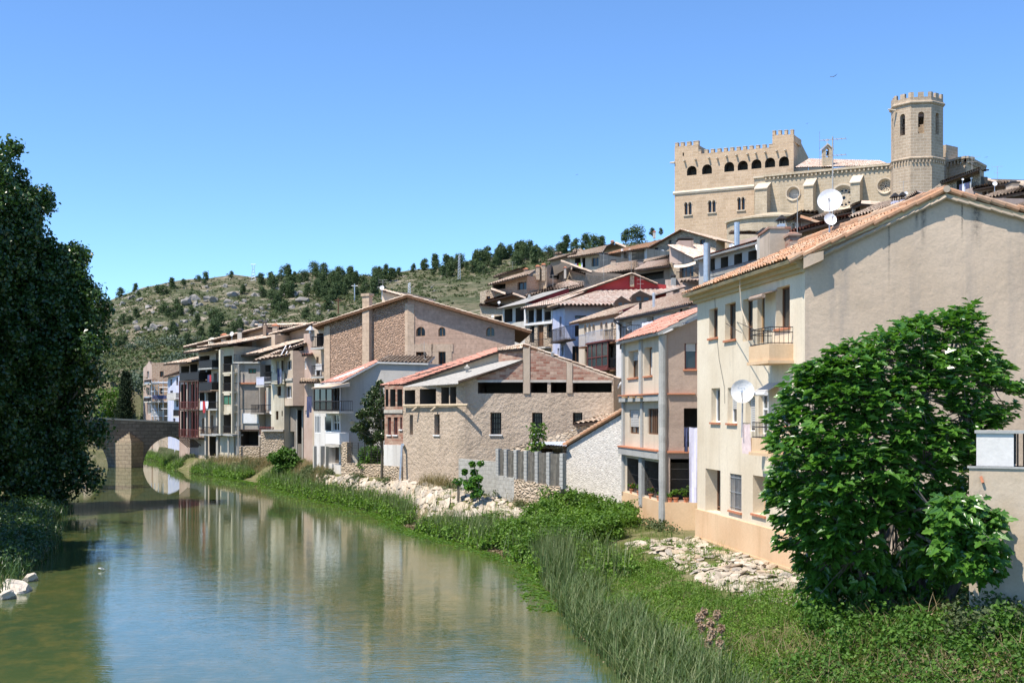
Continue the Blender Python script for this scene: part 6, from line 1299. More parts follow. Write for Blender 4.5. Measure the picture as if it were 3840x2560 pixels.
for x0, x1, y0, y1, Y, mt, lab in [(1212, 1236, 308, 350, 222, 'tanw', 'little tan chimney on the rubbly skyline roof'), (1285, 1312, 268, 320, 222, 'brickd', 'brick chimney standing highest on the skyline roofs'), (1330, 1352, 300, 335, 221, 'tanw', 'short chimney right of the brick one on the skyline'), (548, 585, 512, 590, 158, 'rubble', 'crumbling stone stack at the left of the ruin'), (605, 640, 495, 600, 158, 'rubble', 'second crumbling stone stack beside the ruin'), (825, 845, 525, 575, 160, 'concl', 'white pipe chimney on the plain tan house'), (1655, 1695, 400, 440, 200, 'tanw', 'squat chimney under the orange gallery roof'), (1200, 1215, 370, 400, 200, 'conc', 'thin grey chimney on the laundry house roof'), (430, 470, 540, 575, 168, 'brickd', 'low brick chimney on the upper left roofs'), (1700, 1722, 175, 200, 228, 'concl', 'pale stub chimney on the long palace side roof')]: chimney(lab, x0, y0, x1, y1, Y, mt, 'iron' if mt == 'tanw' else 'terra', .9)
# filler roofs under and beside the gallery houses
simple('town_house', 'pink tiled roof house between the ruin and the crimson wall', [(480, 152), (1010, 148)], 10, [((480, 790), (1010, 690))], 'tanw', [((430, 815, 151), (990, 700, 146), (880, 658, 160), (500, 770, 164), 'tile_pink'), ((860, 750, 146), (1020, 715, 143), (1015, 665, 152), (880, 690, 154), 'tile_pink')], [])

# ---- gallery house and chimneys behind the cream house
FR(*B6)
b = Bld('gallery_house', 'long dark gallery with square posts under a red tile edge, behind the cream house', [(405, 83.6), (1290, 74)], 6, 8, 'conc', 'house'); b.top(0, (405, 925), (1290, 660)); zz = b.tops[0][0][1]; b.tops[0] = [(0, zz), (b.w[0].L, zz)]
for q in ((545, 905, 608, 1055), (682, 885, 775, 1020), (850, 845, 950, 975), (1028, 800, 1180, 930)): b.open(0, *q, dep=2.5)
b.done(); b.roof((340, 915, 83), (1310, 640, 72.6), (1420, 600, 82), (560, 860, 93), 'tile_red', per=.3, amp=.08, soffit='conc'); b.balcony(0, 540, 1180, 985, 1080, .25, 'conc', 'iron')
m = MB(); m.path([W(1135, 740, 74.5), W(1145, 795, 74.3), W(1260, 800, 73.5), W(1262, 880, 73.5)], .09, 7); m.build('drain_pipe', M['whitep'], b.root)
t = thing('large_flue_pipe', 'tall wide grey flue pipe standing above the cream house eaves', 'flue', W(500, 1180, 60)); m = MB(); m.bar(W(500, 1200, 60), W(500, 712, 60), .14 * 1.0, 14); m.build('pipe', M['steel'], t); m = MB(); m.bar(W(528, 1200, 60.1), W(528, 722, 60.1), .09, 10); m.build('side_pipe', M['conc'], t)
chimney('rough rendered stone chimney with a brick lid above the cream house eaves', 1300, 500, 1545, 850, 58, 'tanw', 'brick', 2.4); chimney('red brick chimney stack right of the rough stone chimney', 1552, 585, 1680, 770, 57, 'brick', 'brick', 1.2); chimney('black hooded chimney left of the rough stone chimney', 1192, 590, 1290, 690, 62, 'concl', 'black', 1.1)
chimney('little metal hooded vent on top of the rough stone chimney', 1425, 432, 1495, 505, 59, 'steel', 'black', .7)
simple('town_house', 'red walled attic with a long red tile edge under the big roof dish', [(1560, 66), (2290, 60)], 8, [((1560, 590), (2290, 400))], 'brickd', [((1540, 590, 65), (2300, 392, 58.5), (2320, 380, 64), (1620, 560, 72), 'tile_red')], [], [(0, 1700, 600, 1990, 900)])
simple('town_house', 'small pink gabled house with an orange verge left of the big roof dish', [(1620, 90), (1930, 86)], 12, [((1620, 420), (1690, 395), (1930, 478))], 'pinkw', [((1945, 480, 85.5), (1945, 470, 93), (1680, 380, 93), (1680, 388, 85.5), 'tile_orange'), ((1590, 430, 86), (1680, 388, 85.5), (1680, 380, 93), (1600, 420, 94), 'tile_orange')], [(0, 1668, 440, 1690, 560)])
simple('town_house', 'rubble walled house with a weathered gable roof in front of the church chapel', [(1500, 125), (1700, 120), (1910, 122)], 18, [((1500, 420), (1700, 325)), ((1700, 325), (1910, 345))], 'rubble', [((1490, 430, 124), (1700, 318, 117), (1720, 306, 128), (1520, 410, 134)), ((1690, 330, 118), (1920, 345, 118), (1915, 318, 128), (1705, 308, 128))], [(0, 1585, 470, 1612, 560)])
simple('town_house', 'brown roofed house with a small blue window just behind the big roof dish', [(1790, 105), (2352, 99)], 14, [((1790, 420), (2352, 310))], 'brownw', [((1770, 425, 104), (2400, 300, 96), (2420, 270, 110), (1960, 355, 116))], [(0, 1930, 435, 1985, 460), (0, 2230, 440, 2295, 490)])
simple('town_house', 'low house with a pale wall and grey roof at the foot of the palace', [(880, 150), (1170, 146)], 16, [((880, 690), (1170, 615))], 'pinkw', [((780, 590, 158), (1180, 590, 148), (1150, 560, 160), (820, 560, 166))], [])
p = W(885, 740, 140); t = thing('flue_pipe', 'steel flue with a cowl in front of the low pale house at the palace foot', 'flue', p); m = MB(); m.bar(p - Vector((0, 0, 1)), p + Vector((0, 0, 2.6)), .3, 8); m.build('pipe', M['steel'], t)
dish('white dish behind the red tile edge of the dark gallery', 818, 745, 92, 34, (-.2, -1, .3), .8)

# ---- roofs at the right, behind the grey gable
FR(*B7)
b = simple('town_house', 'tall tan stone house with a sloping roof and washing right of the bell tower', [(1202, 118), (1742, 112), (1800, 117)], 22, [((1202, 500), (1742, 320)), ((1742, 320), (1800, 430))], 'rubble', [((1196, 502, 117), (1745, 306, 110), (1760, 300, 116), (1215, 490, 124))], [], [(0, 1425, 440, 1640, 570)])
w = b.w[0]; us = [w.off(.6).uz(x, 505)[0] for x in (1460, 1500, 1540, 1600, 1630)]; laundry('dark and grey washing on the terrace right of the bell tower', w, us, w.off(.6).uz(1540, 500)[1], .6, [.8, 1.1, 1.0, .8], ['dcloth', 'cloth', 'dcloth', 'conc'])
simple('town_house', 'pale walled house with two dark windows and a wavy tile edge, right of the terrace', [(1545, 105), (1660, 103), (2180, 99)], 18, [((1545, 590), (1660, 560)), ((1660, 585), (2180, 510))], 'pinkw', [((1640, 590, 102), (2190, 490, 96), (2060, 478, 106), (1700, 560, 112))], [(1, 1775, 620, 1838, 700, 'brown'), (1, 1855, 610, 1920, 685, 'brown')])
simple('town_house', 'pink end house with a pale roof line under the far right aerial', [(1742, 125), (1960, 122)], 20, [((1742, 440), (1960, 490))], 'pinkw', [((1970, 495, 121), (1970, 485, 128), (1735, 432, 128), (1735, 440, 121))], [])
simple('town_house', 'broad tiled house with a dark open eave at the far right edge', [(1700, 88), (2420, 82)], 12, [((1700, 790), (2420, 650))], 'brownw', [((1690, 750, 87), (2460, 600, 80), (2460, 545, 92), (1960, 640, 97))], [], [(0, 2150, 730, 2380, 830)])
simple('town_house', 'low tiled house in front of the broad one with scalloped tile edge', [(1720, 78), (2130, 74)], 10, [((1720, 800), (2130, 830))], 'tanw', [((1700, 798, 77), (2140, 828, 73), (2080, 735, 82), (1760, 770, 86))], [])
simple('town_house', 'mossy grey tiled house at the lower right edge with a pink wall', [(2010, 66), (2420, 62)], 8, [((2010, 930), (2420, 850))], 'pinkw', [((1985, 930, 65.5), (2460, 840, 60.5), (2460, 770, 68), (2150, 850, 72), 'tile_old')], [])
simple('town_house', 'stone end house with a sloping roof above the far right chimney', [(2260, 100), (2420, 98)], 16, [((2260, 520), (2420, 580))], 'tanw', [((2430, 590, 97), (2430, 500, 104), (2240, 490, 104), (2240, 505, 97))], [])
chimney('squat chimney with a dark lid on the scalloped roof', 1652, 660, 1752, 810, 77, 'tanw', 'iron', 1.2); chimney('tan chimney with a dark sloped lid at the far right', 2190, 480, 2285, 640, 92, 'tanw', 'iron', 1.2)
chimney('left lavender rendered chimney behind the grey gable', 556, 712, 620, 880, 62, 'bluew', 'black', .5); chimney('right lavender rendered chimney behind the grey gable', 662, 698, 720, 850, 62.5, 'bluew', 'black', .5)
simple('town_house', 'straw tiled house under the two lavender chimneys', [(-60, 66), (560, 60)], 8, [((-60, 1010), (560, 860))], 'brownw', [((-80, 1000, 65), (780, 800, 57), (800, 720, 68), (380, 800, 74))], [])
simple('town_house', 'tan roofed house with an open front left of the lavender chimneys', [(-20, 84), (440, 80)], 10, [((-20, 830), (100, 790), (440, 830))], 'tanw', [((-40, 840, 83), (110, 780, 79), (130, 770, 88), (0, 810, 92)), ((480, 830, 79), (480, 800, 88), (120, 772, 88), (105, 780, 79))], [], [(0, 30, 840, 90, 930)])
simple('town_house', 'low house with a pale pink tile roof just right of the lavender chimneys', [(720, 78), (1130, 74)], 12, [((720, 740), (880, 650), (1130, 690))], 'pinkw', [((700, 760, 77), (890, 630, 73), (1140, 672, 80), (900, 720, 84), 'tile_pink')], [])
dish('small white dish above the straw tiled house by the church wall', 725, 635, 75, 26, (-.3, -1, .3), .8)
dish('white dish on a dark post at the far right', 1952, 505, 95, 32, (-.2, -1, .3), 1.8)
dish('left small dish on the terrace right of the bell tower', 1508, 445, 113, 16, (-.3, -1, .3), .6); dish('right small dish on the terrace right of the bell tower', 1628, 432, 112, 16, (-.3, -1, .3), .6)
antenna('aerial above the terrace right of the bell tower', 1636, 115, 430, 113, ((.1, 1.4), (.3, .9)), 6); antenna('aerial on the far right skyline', 1985, 270, 500, 118, ((.03, 1.0), (.4, .5)), 6)
antenna('thin aerial left of the lavender chimneys against the church wall', 690, 470, 640, 80, ((.1, .5),), 4)
# ---------------------------------------------------------------- river row, bridge, houses beyond the bridge
FR(*C2)
RW = Wall(G(500, 122), G(1920, 98))
def RY(x, d=0.): w_ = RW.off(d); q = w_.p(w_.uz(x, 0)[0], 0); return q.y
def RP(x, d=0.): return G(x, RY(x, d))
def posts(b, wl, xs, y0, y1, d, r, mat, name='gallery_post'):
    for x in xs:
        wo = wl.off(d); u, z1 = wo.uz(x, y0); _, z0 = wo.uz(x, y1); m = MB(); m.wbox(wl, u - r, u + r, z0, z1, d - r, d + r); m.build(name, M[mat], b.root)
# 1 dark red galleries
b = Bld('red_gallery_house', 'tall house with dark red posted galleries hanging over the end of the bridge', [(RP(503), 0), (RP(692), 0)], .3, 8, 'pinkw'); b.top(0, (503, 420), (692, 360)); w = b.w[0]; zz = b.tops[0][0][1]; b.tops[0] = [(0, zz), (w.L, zz)]
for q in ((520, 450, 600, 580), (610, 430, 680, 570), (520, 630, 585, 866), (606, 630, 650, 866), (520, 890, 585, 1140), (606, 900, 655, 1140)): b.open(0, *q, dep=1.3)
for q in ((660, 930, 686, 1130), (660, 660, 684, 850)): b.win(0, *q, st='door', dep=.25)
b.done()
for yr, ys, mt in ((512, 590, 'iron'), (800, 872, 'redframe'), (1072, 1148, 'redframe')): b.balcony(0, 500, 690, yr, ys, 1.1, 'dark', mt, None if mt != 'iron' else 'iron')
posts(b, w, (506, 552, 588, 632, 664, 688), 600, 872, 1.05, .05, 'redframe'); posts(b, w, (506, 552, 588, 632, 664, 688), 880, 1148, 1.05, .05, 'redframe'); posts(b, w, (590, 600), 600, 1148, .6, .12, 'concl')
m = MB()
for k in range(9): u0, z0 = w.uz(590 + k * 18, 1245); u1, z1 = w.off(1.).uz(580 + k * 18, 1165); m.bar(w.p(u0, z0, 0), w.p(u0 - .1, z1, 1.0), .05, 4)
m.build('bracing', M['dark'], b.root)
tile_roof(b.root, [w.p(-.4, zz - .15, 1.5), w.p(w.L + .9, zz - .15, 1.5), w.p(w.L + .6, zz + 1.5, -6), w.p(-.4, zz + 1.5, -6)], M['tile_old'], per=.35, amp=.08)
m = MB()
for k in range(5): u, z = w.uz(600 + k * 20, 330); m.wbox(w, u - .12, u + .12, zz + .2, zz + 2.1 - .1 * k, -2.2, -2.); 
u0, u1 = w.uz(598, 330)[0], w.uz(684, 330)[0]; m.wbox(w, u0, u1, zz + .2, zz + 1.3, -2.25, -2.0); m.build('terrace_parapet', M['yelw'], b.root)
# 2 dark balconies and washing
b = Bld('balcony_house', 'tan house with four dark balconies and washing, right of the dark red galleries', [(RP(692, .2), 0), (RP(905, .2), 0)], .3, 8, 'tanw'); b.top(0, (692, 320), (905, 290)); w = b.w[0]; zz = b.tops[0][1][1]; b.tops[0] = [(0, zz), (w.L, zz)]
for q in ((702, 480, 760, 606), (775, 475, 815, 600), (702, 700, 760, 862), (775, 705, 872, 866), (705, 350, 800, 465)): b.open(0, *q, dep=1.2)
for q in ((810, 930, 835, 1100), (725, 960, 750, 1110), (860, 320, 885, 450), (840, 520, 870, 640)): b.win(0, *q, st='brown', dep=.3)
b.open(0, 800, 1140, 880, 1330, 1.2); b.open(0, 900, 1150, 1000, 1330, 1.2) if False else None; b.done()
b.balcony(0, 690, 820, 395, 468, 1., 'conc', 'iron', 'iron'); b.balcony(0, 692, 818, 608, 692, 1.1, 'dark', 'iron', 'iron'); b.balcony(0, 700, 872, 800, 868, 1.0, 'conc', 'iron', None); b.balcony(0, 705, 880, 1048, 1118, .9, 'conc', 'iron', None)
posts(b, w, (768, 880), 700, 1360, .5, .12, 'concl'); tile_roof(b.root, [w.p(-.6, zz - .1, 1.3), w.p(w.L + .2, zz - .1, 1.3), w.p(w.L + .2, zz + 1.6, -6), w.p(-.6, zz + 1.6, -6)], M['tile_old'], per=.35, amp=.08)
wo = w.off(1.05); us = [wo.uz(x, 795)[0] for x in (712, 735, 760, 790)]; laundry('white and red washing spread on the third dark balcony', w, us, wo.uz(750, 792)[1], 1.08, [.8, 1.1, .7], ['cloth', 'rcloth', 'cloth'])
wo = w.off(.9); us = [wo.uz(x, 535)[0] for x in (780, 800, 815)]; laundry('dark washing under the second dark balcony roof', w, us, wo.uz(790, 535)[1], .9, [1.3, 1.2], ['dcloth', 'rcloth'])
# 3 pale yellow concrete
b = Bld('yellow_post_house', 'narrow pale yellow house with a full height concrete post and stacked balconies', [(RP(905, .6), 0), (RP(1038, .6), 0)], .3, 8, 'yelw'); b.top(0, (905, 270), (1038, 250)); w = b.w[0]; zz = b.tops[0][0][1]; b.tops[0] = [(0, zz), (w.L, zz)]
for q in ((930, 350, 1020, 505), (930, 545, 1020, 692), (930, 925, 1020, 1105)): b.open(0, *q, dep=1.3)
b.win(0, 930, 735, 1022, 830, 'green', .12); b.done()
b.balcony(0, 905, 1032, 430, 512, .9, 'yelw', 'iron', None); b.balcony(0, 905, 1030, 620, 700, .9, 'yelw', 'iron', None); b.balcony(0, 905, 1030, 835, 900, .8, 'yelw', 'iron', 'yelw'); b.balcony(0, 820, 1030, 1040, 1115, .9, 'conc', 'iron', None)
posts(b, w, (914,), 290, 1110, .95, .16, 'yelw', 'tall_post'); posts(b, w, (1026,), 440, 1110, .9, .1, 'yelw', 'tall_post')
tile_roof(b.root, [w.p(-3, zz + .1, 1.1), w.p(w.L + 1.2, zz + .1, 1.1), w.p(w.L + 1.2, zz + 1.5, -6), w.p(-3, zz + 1.5, -6)], M['tile_old'], per=.35, amp=.08)
m = MB(); 
for x in (880, 985): u, z = w.off(.6).uz(x, 1130); m.bar(w.p(u, .5, .6), w.p(u, z, .6), .09, 6)
m.build('prop', M['concl'], b.root)
# 4 grey wall house
b = Bld('grey_row_house', 'grey rendered house with a green blind and white tarpaulin on a rubble base', [(RP(1038, .3), 0), (G(1092, 108.6), 0), (G(1294, 108.3), 0)], .2, 7, 'concl', mats2={1: 'rowgrey'}); b.top(0, (1038, 430), (1092, 432)); b.top(1, (1092, 430), (1294, 425)); zz = b.tops[1][0][1]; b.tops = [[(0, zz), (b.w[0].L, zz)], [(0, zz), (b.w[1].L, zz)]]
b.win(1, 1180, 476, 1256, 522, 'green', .12, None, ()) if False else b.win(1, 1180, 476, 1256, 522, 'green', .12); b.win(1, 1137, 715, 1212, 785, 'brown', .3, half=.4) if False else b.win(1, 1137, 715, 1212, 785, 'brown', .3, None, (.5,), (), None, False, .4)
b.open(1, 1105, 1090, 1278, 1230, 2.0); b.win(0, 1045, 670, 1060, 800, 'glassb', .1); b.win(0, 1045, 900, 1062, 1020, 'glassb', .1); b.done()
w = b.w[1]
def wpanel(x0, y0, x1, y1, mt, nm, d=.03): ua, ub, z0, z1 = w.rect(x0, y0, x1, y1); m = MB(); m.wbox(w, max(ua, .02), min(ub, w.L - .02), z0, z1, .003, d); return m.build(nm, M[mt], b.root)
wpanel(1096, 632, 1282, 866, 'darkw', 'stained_render'); wpanel(1096, 612, 1255, 626, 'terra', 'string_tiles', .25); wpanel(1122, 912, 1282, 1010, 'whitep', 'tarpaulin', .08); wpanel(1090, 1070, 1282, 1086, 'dark', 'floor_beam', .15); wpanel(1040, 1238, 1294, 1460, 'rubble', 'stone_base', .12)
posts(b, b.w[0], (1068, 1082), 440, 1330, .15, .05, 'concl', 'downpipe')
b.balcony(1, 1030, 1292, 335, 408, .3, 'concl', 'iron', None)
bt = Bld('terrace_room', 'pink washed top room set back behind a railed terrace', [(G(1038, 113.5), 0), (G(1215, 112.5), 0), (G(1310, 112), 0)], 9, 6, 'pinkw', 'house', mats2={1: 'white'}); bt.top(0, (1038, 262), (1215, 205)); bt.top(1, (1215, 205), (1310, 170)); bt.win(1, 1280, 240, 1300, 330, 'brown', .2); bt.done()
# 5 recess with blue grey balconies
b = Bld('recessed_row_house', 'shadowy recessed house with bluish balconies and a bare brick patch', [(G(1288, 110), 0), (G(1420, 107.2), 0)], .4, 6, 'rowgrey', mats2={}); b.top(0, (1288, 330), (1420, 320)); zz = b.tops[0][0][1]; b.tops[0] = [(0, zz), (b.w[0].L, zz)]
b.open(0, 1345, 440, 1400, 600, 1.); b.win(0, 1300, 510, 1330, 620, 'brown', .2); b.open(0, 1380, 760, 1425, 840, .8); b.win(0, 1380, 960, 1415, 1060, 'brown', .2); b.done(); w = b.w[0]
for q, mt, nm in (((1300, 690, 1360, 880), 'brick', 'brick_patch'), ((1362, 660, 1425, 880), 'conc', 'raw_render'), ((1290, 920, 1425, 1050), 'darkw', 'stained_render'), ((1290, 1130, 1425, 1420), 'rubble', 'stone_base')): ua, ub, z0, z1 = w.rect(*q); m = MB(); m.wbox(w, ua, min(ub, w.L - .02), z0, z1, .003, .05); m.build(nm, M[mt], b.root)
b.balcony(0, 1330, 1415, 512, 600, 1.2, 'conc', 'iron', None); b.balcony(0, 1252, 1330, 560, 640, 1.2, 'concl', 'iron', 'bluew'); b.balcony(0, 1200, 1330, 830, 905, 1.4, 'darkw', 'iron', None); b.balcony(0, 1282, 1430, 1048, 1130, 1.3, 'concl', 'redframe', None)
tile_roof(b.root, [w.p(-3.4, zz - .1, 1.2), w.p(w.L, zz - .1, 1.2), w.p(w.L, zz + 1.8, -5), w.p(-3.4, zz + 1.8, -5)], M['tile_old'], per=.35, amp=.09)
dish('white dish beside the lower recessed balcony', 1400, 900, 104.5, 20, (-.4, -1, .1), .4); dish('white dish by the cream bay balcony', 1418, 455, 103.8, 19, (-.4, -1, .1), .5)
# 6 cream bay
b = Bld('cream_bay_house', 'cream jettied bay with two dark windows and a balcony of washing above', [(G(1402, 104.6), 0), (G(1434, 103.4), 0), (G(1530, 103.2), 0)], 1.2, 5, 'yelw', mats2={}); 
for i in (0, 1): b.flat(i, 1480, 345)
b.win(1, 1462, 648, 1500, 742, 'brown', .25); b.win(1, 1448, 890, 1474, 975, 'brown', .25); b.win(1, 1505, 888, 1516, 940, 'dark', .2); b.win(1, 1450, 400, 1480, 520, 'white', .3); b.win(1, 1500, 395, 1525, 500, 'brown', .3); b.done(); w = b.w[1]
b.balcony(1, 1404, 1530, 520, 608, .5, 'yelw', 'yelw', 'yelw'); m = MB(); ua, ub, z0, z1 = w.rect(1402, 1078, 1530, 1430); m.wbox(w, -1.2, ub, .2, z1, .003, .06); m.build('stone_base', M['rubble'], b.root)
m = MB(); p = w.uz(1405, 1072)[1]; m.wbox(w, -1., w.L + .05, p - .15, p, .003, .35); m.build('ledge', M['concl'], b.root)
us = [w.off(.55).uz(x, 480)[0] for x in (1462, 1485, 1508)]; laundry('blue towels hung on the cream bay balcony', w, us, w.uz(1480, 478)[1], .56, [1.3, 1.2], ['dcloth', 'bluew'])
zz = b.tops[1][0][1]; tile_roof(b.root, [w.p(-1.4, zz - .5, 1.2), w.p(w.L + 2.6, zz + .2, 1.2), w.p(w.L + 2.6, zz + 1., -4), w.p(-1.4, zz + .6, -4)], M['tile_old'], per=.35, amp=.09)
m = MB()
for k in range(3): m.bar(W(1500 + 42 * k, 345, 102), W(1550 + 42 * k, 250, 102.5), .05, 5)
m.build('vent_pipes', M['whitep'], b.root)
# 7 brown jettied box
b = Bld('brown_jettied_house', 'brown rendered box jettied out over dark stone, with tall paired windows', [(G(1530, 103.4), 0), (G(1616, 101.2), 0), (G(1724, 101.2), 0)], 7.6, 6, 'tanw', mats2={1: 'mauve'}); b.bot = W(1616, 838, 101.2).z; b.flat(0, 1580, 300); b.flat(1, 1670, 300)
b.win(0, 1548, 392, 1604, 488, 'white', .2); b.win(0, 1540, 645, 1604, 762, 'white', .2); b.done()
w = b.w[0]; m = MB(); z = w.uz(1570, 580)[1]; m.wbox(w, 0, w.L, z - .12, z + .08, .003, .1); m.build('string_course', M['concl'], b.root)
zz = b.tops[0][0][1]; tile_roof(b.root, [b.w[0].p(-1.2, zz - .3, .9), b.w[1].p(b.w[1].L + .2, zz + .5, .9), b.w[1].p(b.w[1].L + .2, zz + 1.6, -5), b.w[0].p(-1.2, zz + 1.3, -5)], M['tile_pink'], per=.35, amp=.09)
bb = Bld('dark_stone_undercroft', 'dark stained stone wall under the brown jettied box', [(G(1525, 104.3), 0), (G(1640, 103), 0), (G(1730, 102.8), 0)], .3, 5, 'darkw', 'house', mats2={1: 'darkw'}); bb.flat(0, 1580, 850); bb.flat(1, 1680, 850); bb.open(0, 1540, 1090, 1630, 1240, 1.5); bb.open(1, 1660, 880, 1705, 1210, 1.2); bb.done()
m = MB(); 
for x in (1655, 1712, 1752, 1766): wl = bb.w[1].off(.4); u, z = wl.uz(x, 870); m.bar(bb.w[1].p(u, 1, .4), bb.w[1].p(u, z + (.0 if x < 1720 else -1.5), .4), .08, 6)
m.build('drain_pipe', M['concl'], bb.root)
# 8 balcony tower next to the large stone house
b = Bld('corner_balcony_house', 'white washed corner house with two dark balconies beside the large stone house', [(G(1722, 101.3), 0), (G(1806, 100), 0), (G(1925, 98.8), 0)], .8, 6, 'pinkw', mats2={1: 'tanw'}); b.flat(0, 1760, 130); b.flat(1, 1860, 60)
b.win(0, 1728, 400, 1748, 480, 'white', .1); b.win(1, 1845, 360, 1868, 440, 'brown', .2); b.open(1, 1850, 130, 1915, 255, 1.0); b.win(1, 1840, 420, 1880, 540, 'brown', .25); b.win(0, 1738, 885, 1770, 935, 'white', .1); b.done()
b.balcony(1, 1788, 1918, 158, 268, 1.0, 'conc', 'iron', None); b.balcony(1, 1792, 1918, 445, 552, 1.0, 'conc', 'iron', None)
w = b.w[1]; tile_roof(b.root, [W(1678, 608, 99.2), W(1872, 608, 97.6), W(1868, 570, 99.6), W(1690, 575, 101)], M['tile_old'], per=.28, amp=.09); tile_roof(b.root, [W(1700, 345, 99.6), W(1815, 340, 98.6), W(1812, 325, 100), W(1705, 330, 101)], M['tile_red'], per=.28, amp=.07)
us = [w.off(1.).uz(x, 740)[0] for x in (1752, 1775, 1800)]; laundry('dark clothes under the small tiled roof of the corner house', w, us, w.off(1.).uz(1775, 745)[1], 1., [1.7, 1.3], ['dcloth', 'dcloth'])
t = thing('white_water_bottle', 'white plastic chair on the lower balcony of the corner house', 'chair', W(1865, 530, 98)); c = W(1865, 545, 98.2); m = MB()
for sx in (-.2, .2):
    for sy in (-.2, .2): m.bar(c + Vector((sx, sy, 0)), c + Vector((sx, sy, .45)), .025, 4)
m.box(c.x - .24, c.y - .24, c.z + .43, c.x + .24, c.y + .24, c.z + .47); m.box(c.x - .24, c.y + .2, c.z + .47, c.x + .24, c.y + .24, c.z + .95); m.build('frame', M['whitep'], t); t.name = 'plastic_chair'
# upper walls and long roofs behind the row
def backhouse(label, x0, Y0, x1, Y1, ya, yb, mat, bot=6):
    b = Bld('town_house', label, [(x0, Y0), (x1, Y1)], bot, 7, mat); b.top(0, (x0, ya), (x1, yb)); b.done(); w = b.w[0]; p, q = w.p(0, b.tops[0][0][1], .9), w.p(w.L, b.tops[0][1][1], .9); bk = Vector((3, 7, .6))
    tile_roof(b.root, [p + Vector((-.8, 0, 0)), p + bk, q + bk, q + Vector((.5, 0, .1))], M['tile_old'], per=.38, amp=.1); return b
backhouse('brown side wall under the first long sloping roof above the row', 690, 125, 1330, 118, 268, 84, 'brownw'); backhouse('brown side wall under the second long sloping roof nearest the stone house', 1300, 117, 1850, 108, 205, 42, 'brownw')
backhouse('rusty gabled wall just visible above the second long roof', 1390, 128, 1640, 124, 50, 60, 'brickd', 9)
b = Bld('town_house', 'tan end wall above the second long roof with a low verge', [(1230, 112.5), (1440, 110.8)], 8, 5, 'tanw'); b.top(0, (1230, 215), (1440, 140)); b.done()
chimney('grey chimney with a black hood on the first long roof', 1072, 108, 1114, 215, 119, 'concl', 'black', .8); chimney('tall rust brown flue with a black hood', 1322, 35, 1352, 275, 113, 'brownw', 'black', .7); chimney('black hooded chimney behind the tall rust brown flue', 1272, 20, 1312, 100, 121, 'conc', 'black', .9); chimney('small tan chimney at the left of the first long roof', 914, 140, 962, 190, 121, 'tanw', 'terra', .8); chimney('pale block chimney at the lowest left end of the first long roof', 795, 180, 840, 225, 123, 'house_beige', 'concl', .8)
dish('white dish standing on the first long roof', 1014, 132, 119, 22, (-.5, -1, .2), .8)
t = thing('roof_lantern', 'conical metal vent lantern on the roof by the stone house', 'vent', W(1788, 120, 100)); c = W(1788, 130, 100); m = MB(); m.lathe(c, [(.12, 0), (.12, .25)], 8); m.build('shaft', M['steel'], t); m = MB(); m.lathe(c + Vector((0, 0, .25)), [(.42, 0), (.05, .35)], 10); m.build('cone', M['steel'], t)
chimney('rusty cowl chimney on the second long roof', 1415, 45, 1460, 140, 115, 'tanw', 'terra', .8)
# 9 beyond the bridge
b = Bld('crested_brick_house', 'tan brick house with a stepped crest and scaffolding beyond the bridge', [(G(150, 152), 0), (G(232, 147), 0), (G(515, 146.5), 0)], 1, 8, 'pinkw', mats2={1: 'brickd'}); b.top(0, (150, 470), (190, 430), (205, 400), (232, 440)); b.top(1, (232, 440), (515, 440))
for q in ((312, 500, 350, 556), (314, 668, 352, 722), (300, 820, 350, 880)): b.win(1, *q, st='brown', dep=.25)
b.win(0, 185, 500, 208, 570, 'white', .2); b.win(0, 185, 660, 210, 740, 'white', .2); b.win(0, 185, 800, 212, 920, 'white', .2); b.done(); w = b.w[1]
m = MB()
for k in range(8): u = w.L * (k + .5) / 8; m.wbox(w, u - .25, u + .25, b.tops[1][0][1], b.tops[1][0][1] + .3, -.3, 0)
m.build('crest', M['brickd'], b.root); b.balcony(0, 155, 225, 585, 620, .7, 'concl', 'iron', None); b.balcony(0, 155, 225, 755, 795, .7, 'concl', 'iron', None)
m = MB(); ua, ub, z0, z1 = w.rect(236, 795, 395, 1000); m.wbox(w, ua, ub, z1 - .2, z1, .003, 1.2); ua, ub, z0, z1 = w.rect(270, 890, 395, 930); m.wbox(w, ua, ub, z0, z1, 1.0, 1.15); m.build('floor_slab', M['concl'], b.root)
t = thing('scaffolding', 'steel scaffolding with a ladder in front of the crested brick house', 'scaffolding', w.p(2, 3, 1.6)); m = MB()
for x in (232, 262, 300, 345, 390):
    for d in (1.4, 2.2): u, z1 = w.off(d).uz(x, 590); m.bar(w.p(u, 3, d), w.p(u, z1, d), .035, 4)
for y in (600, 650, 690, 740, 790, 860, 930):
    for d in (1.4, 2.2): (ua, z), (ub, _) = w.off(d).uz(225, y + 8), w.off(d).uz(398, y); m.bar(w.p(ua, z, d), w.p(ub, z, d), .03, 4)
m.build('tubes', M['steel'], t); m = MB()
for y in (608, 750): ua, ub, z0, z1 = w.off(2.2).rect(165, y, 398, y + 10); m.wbox(w, ua, ub, z0, z1, 1.3, 2.3)
m.build('platform', M['steel'], t); m = MB(); (ua, za), (ub, zb) = w.off(2.3).uz(236, 800), w.off(2.5).uz(288, 1000)
for s in (-.25, .25): m.bar(w.p(ua + s, za, 2.3), w.p(ub + s, zb, 2.6), .035, 4)
for k in range(14): f = k / 14; m.bar(w.p(ua - .25 + (ub - ua) * f, za + (zb - za) * f, 2.3), w.p(ua + .25 + (ub - ua) * f, za + (zb - za) * f, 2.3), .025, 4)
m.build('ladder', M['steel'], t); m = MB(); ua, ub, z0, z1 = w.off(2.3).rect(238, 735, 378, 772); m.wbox(w, ua, ub, z0, z1, 2.28, 2.31); m.build('net', M['dcloth'], t)
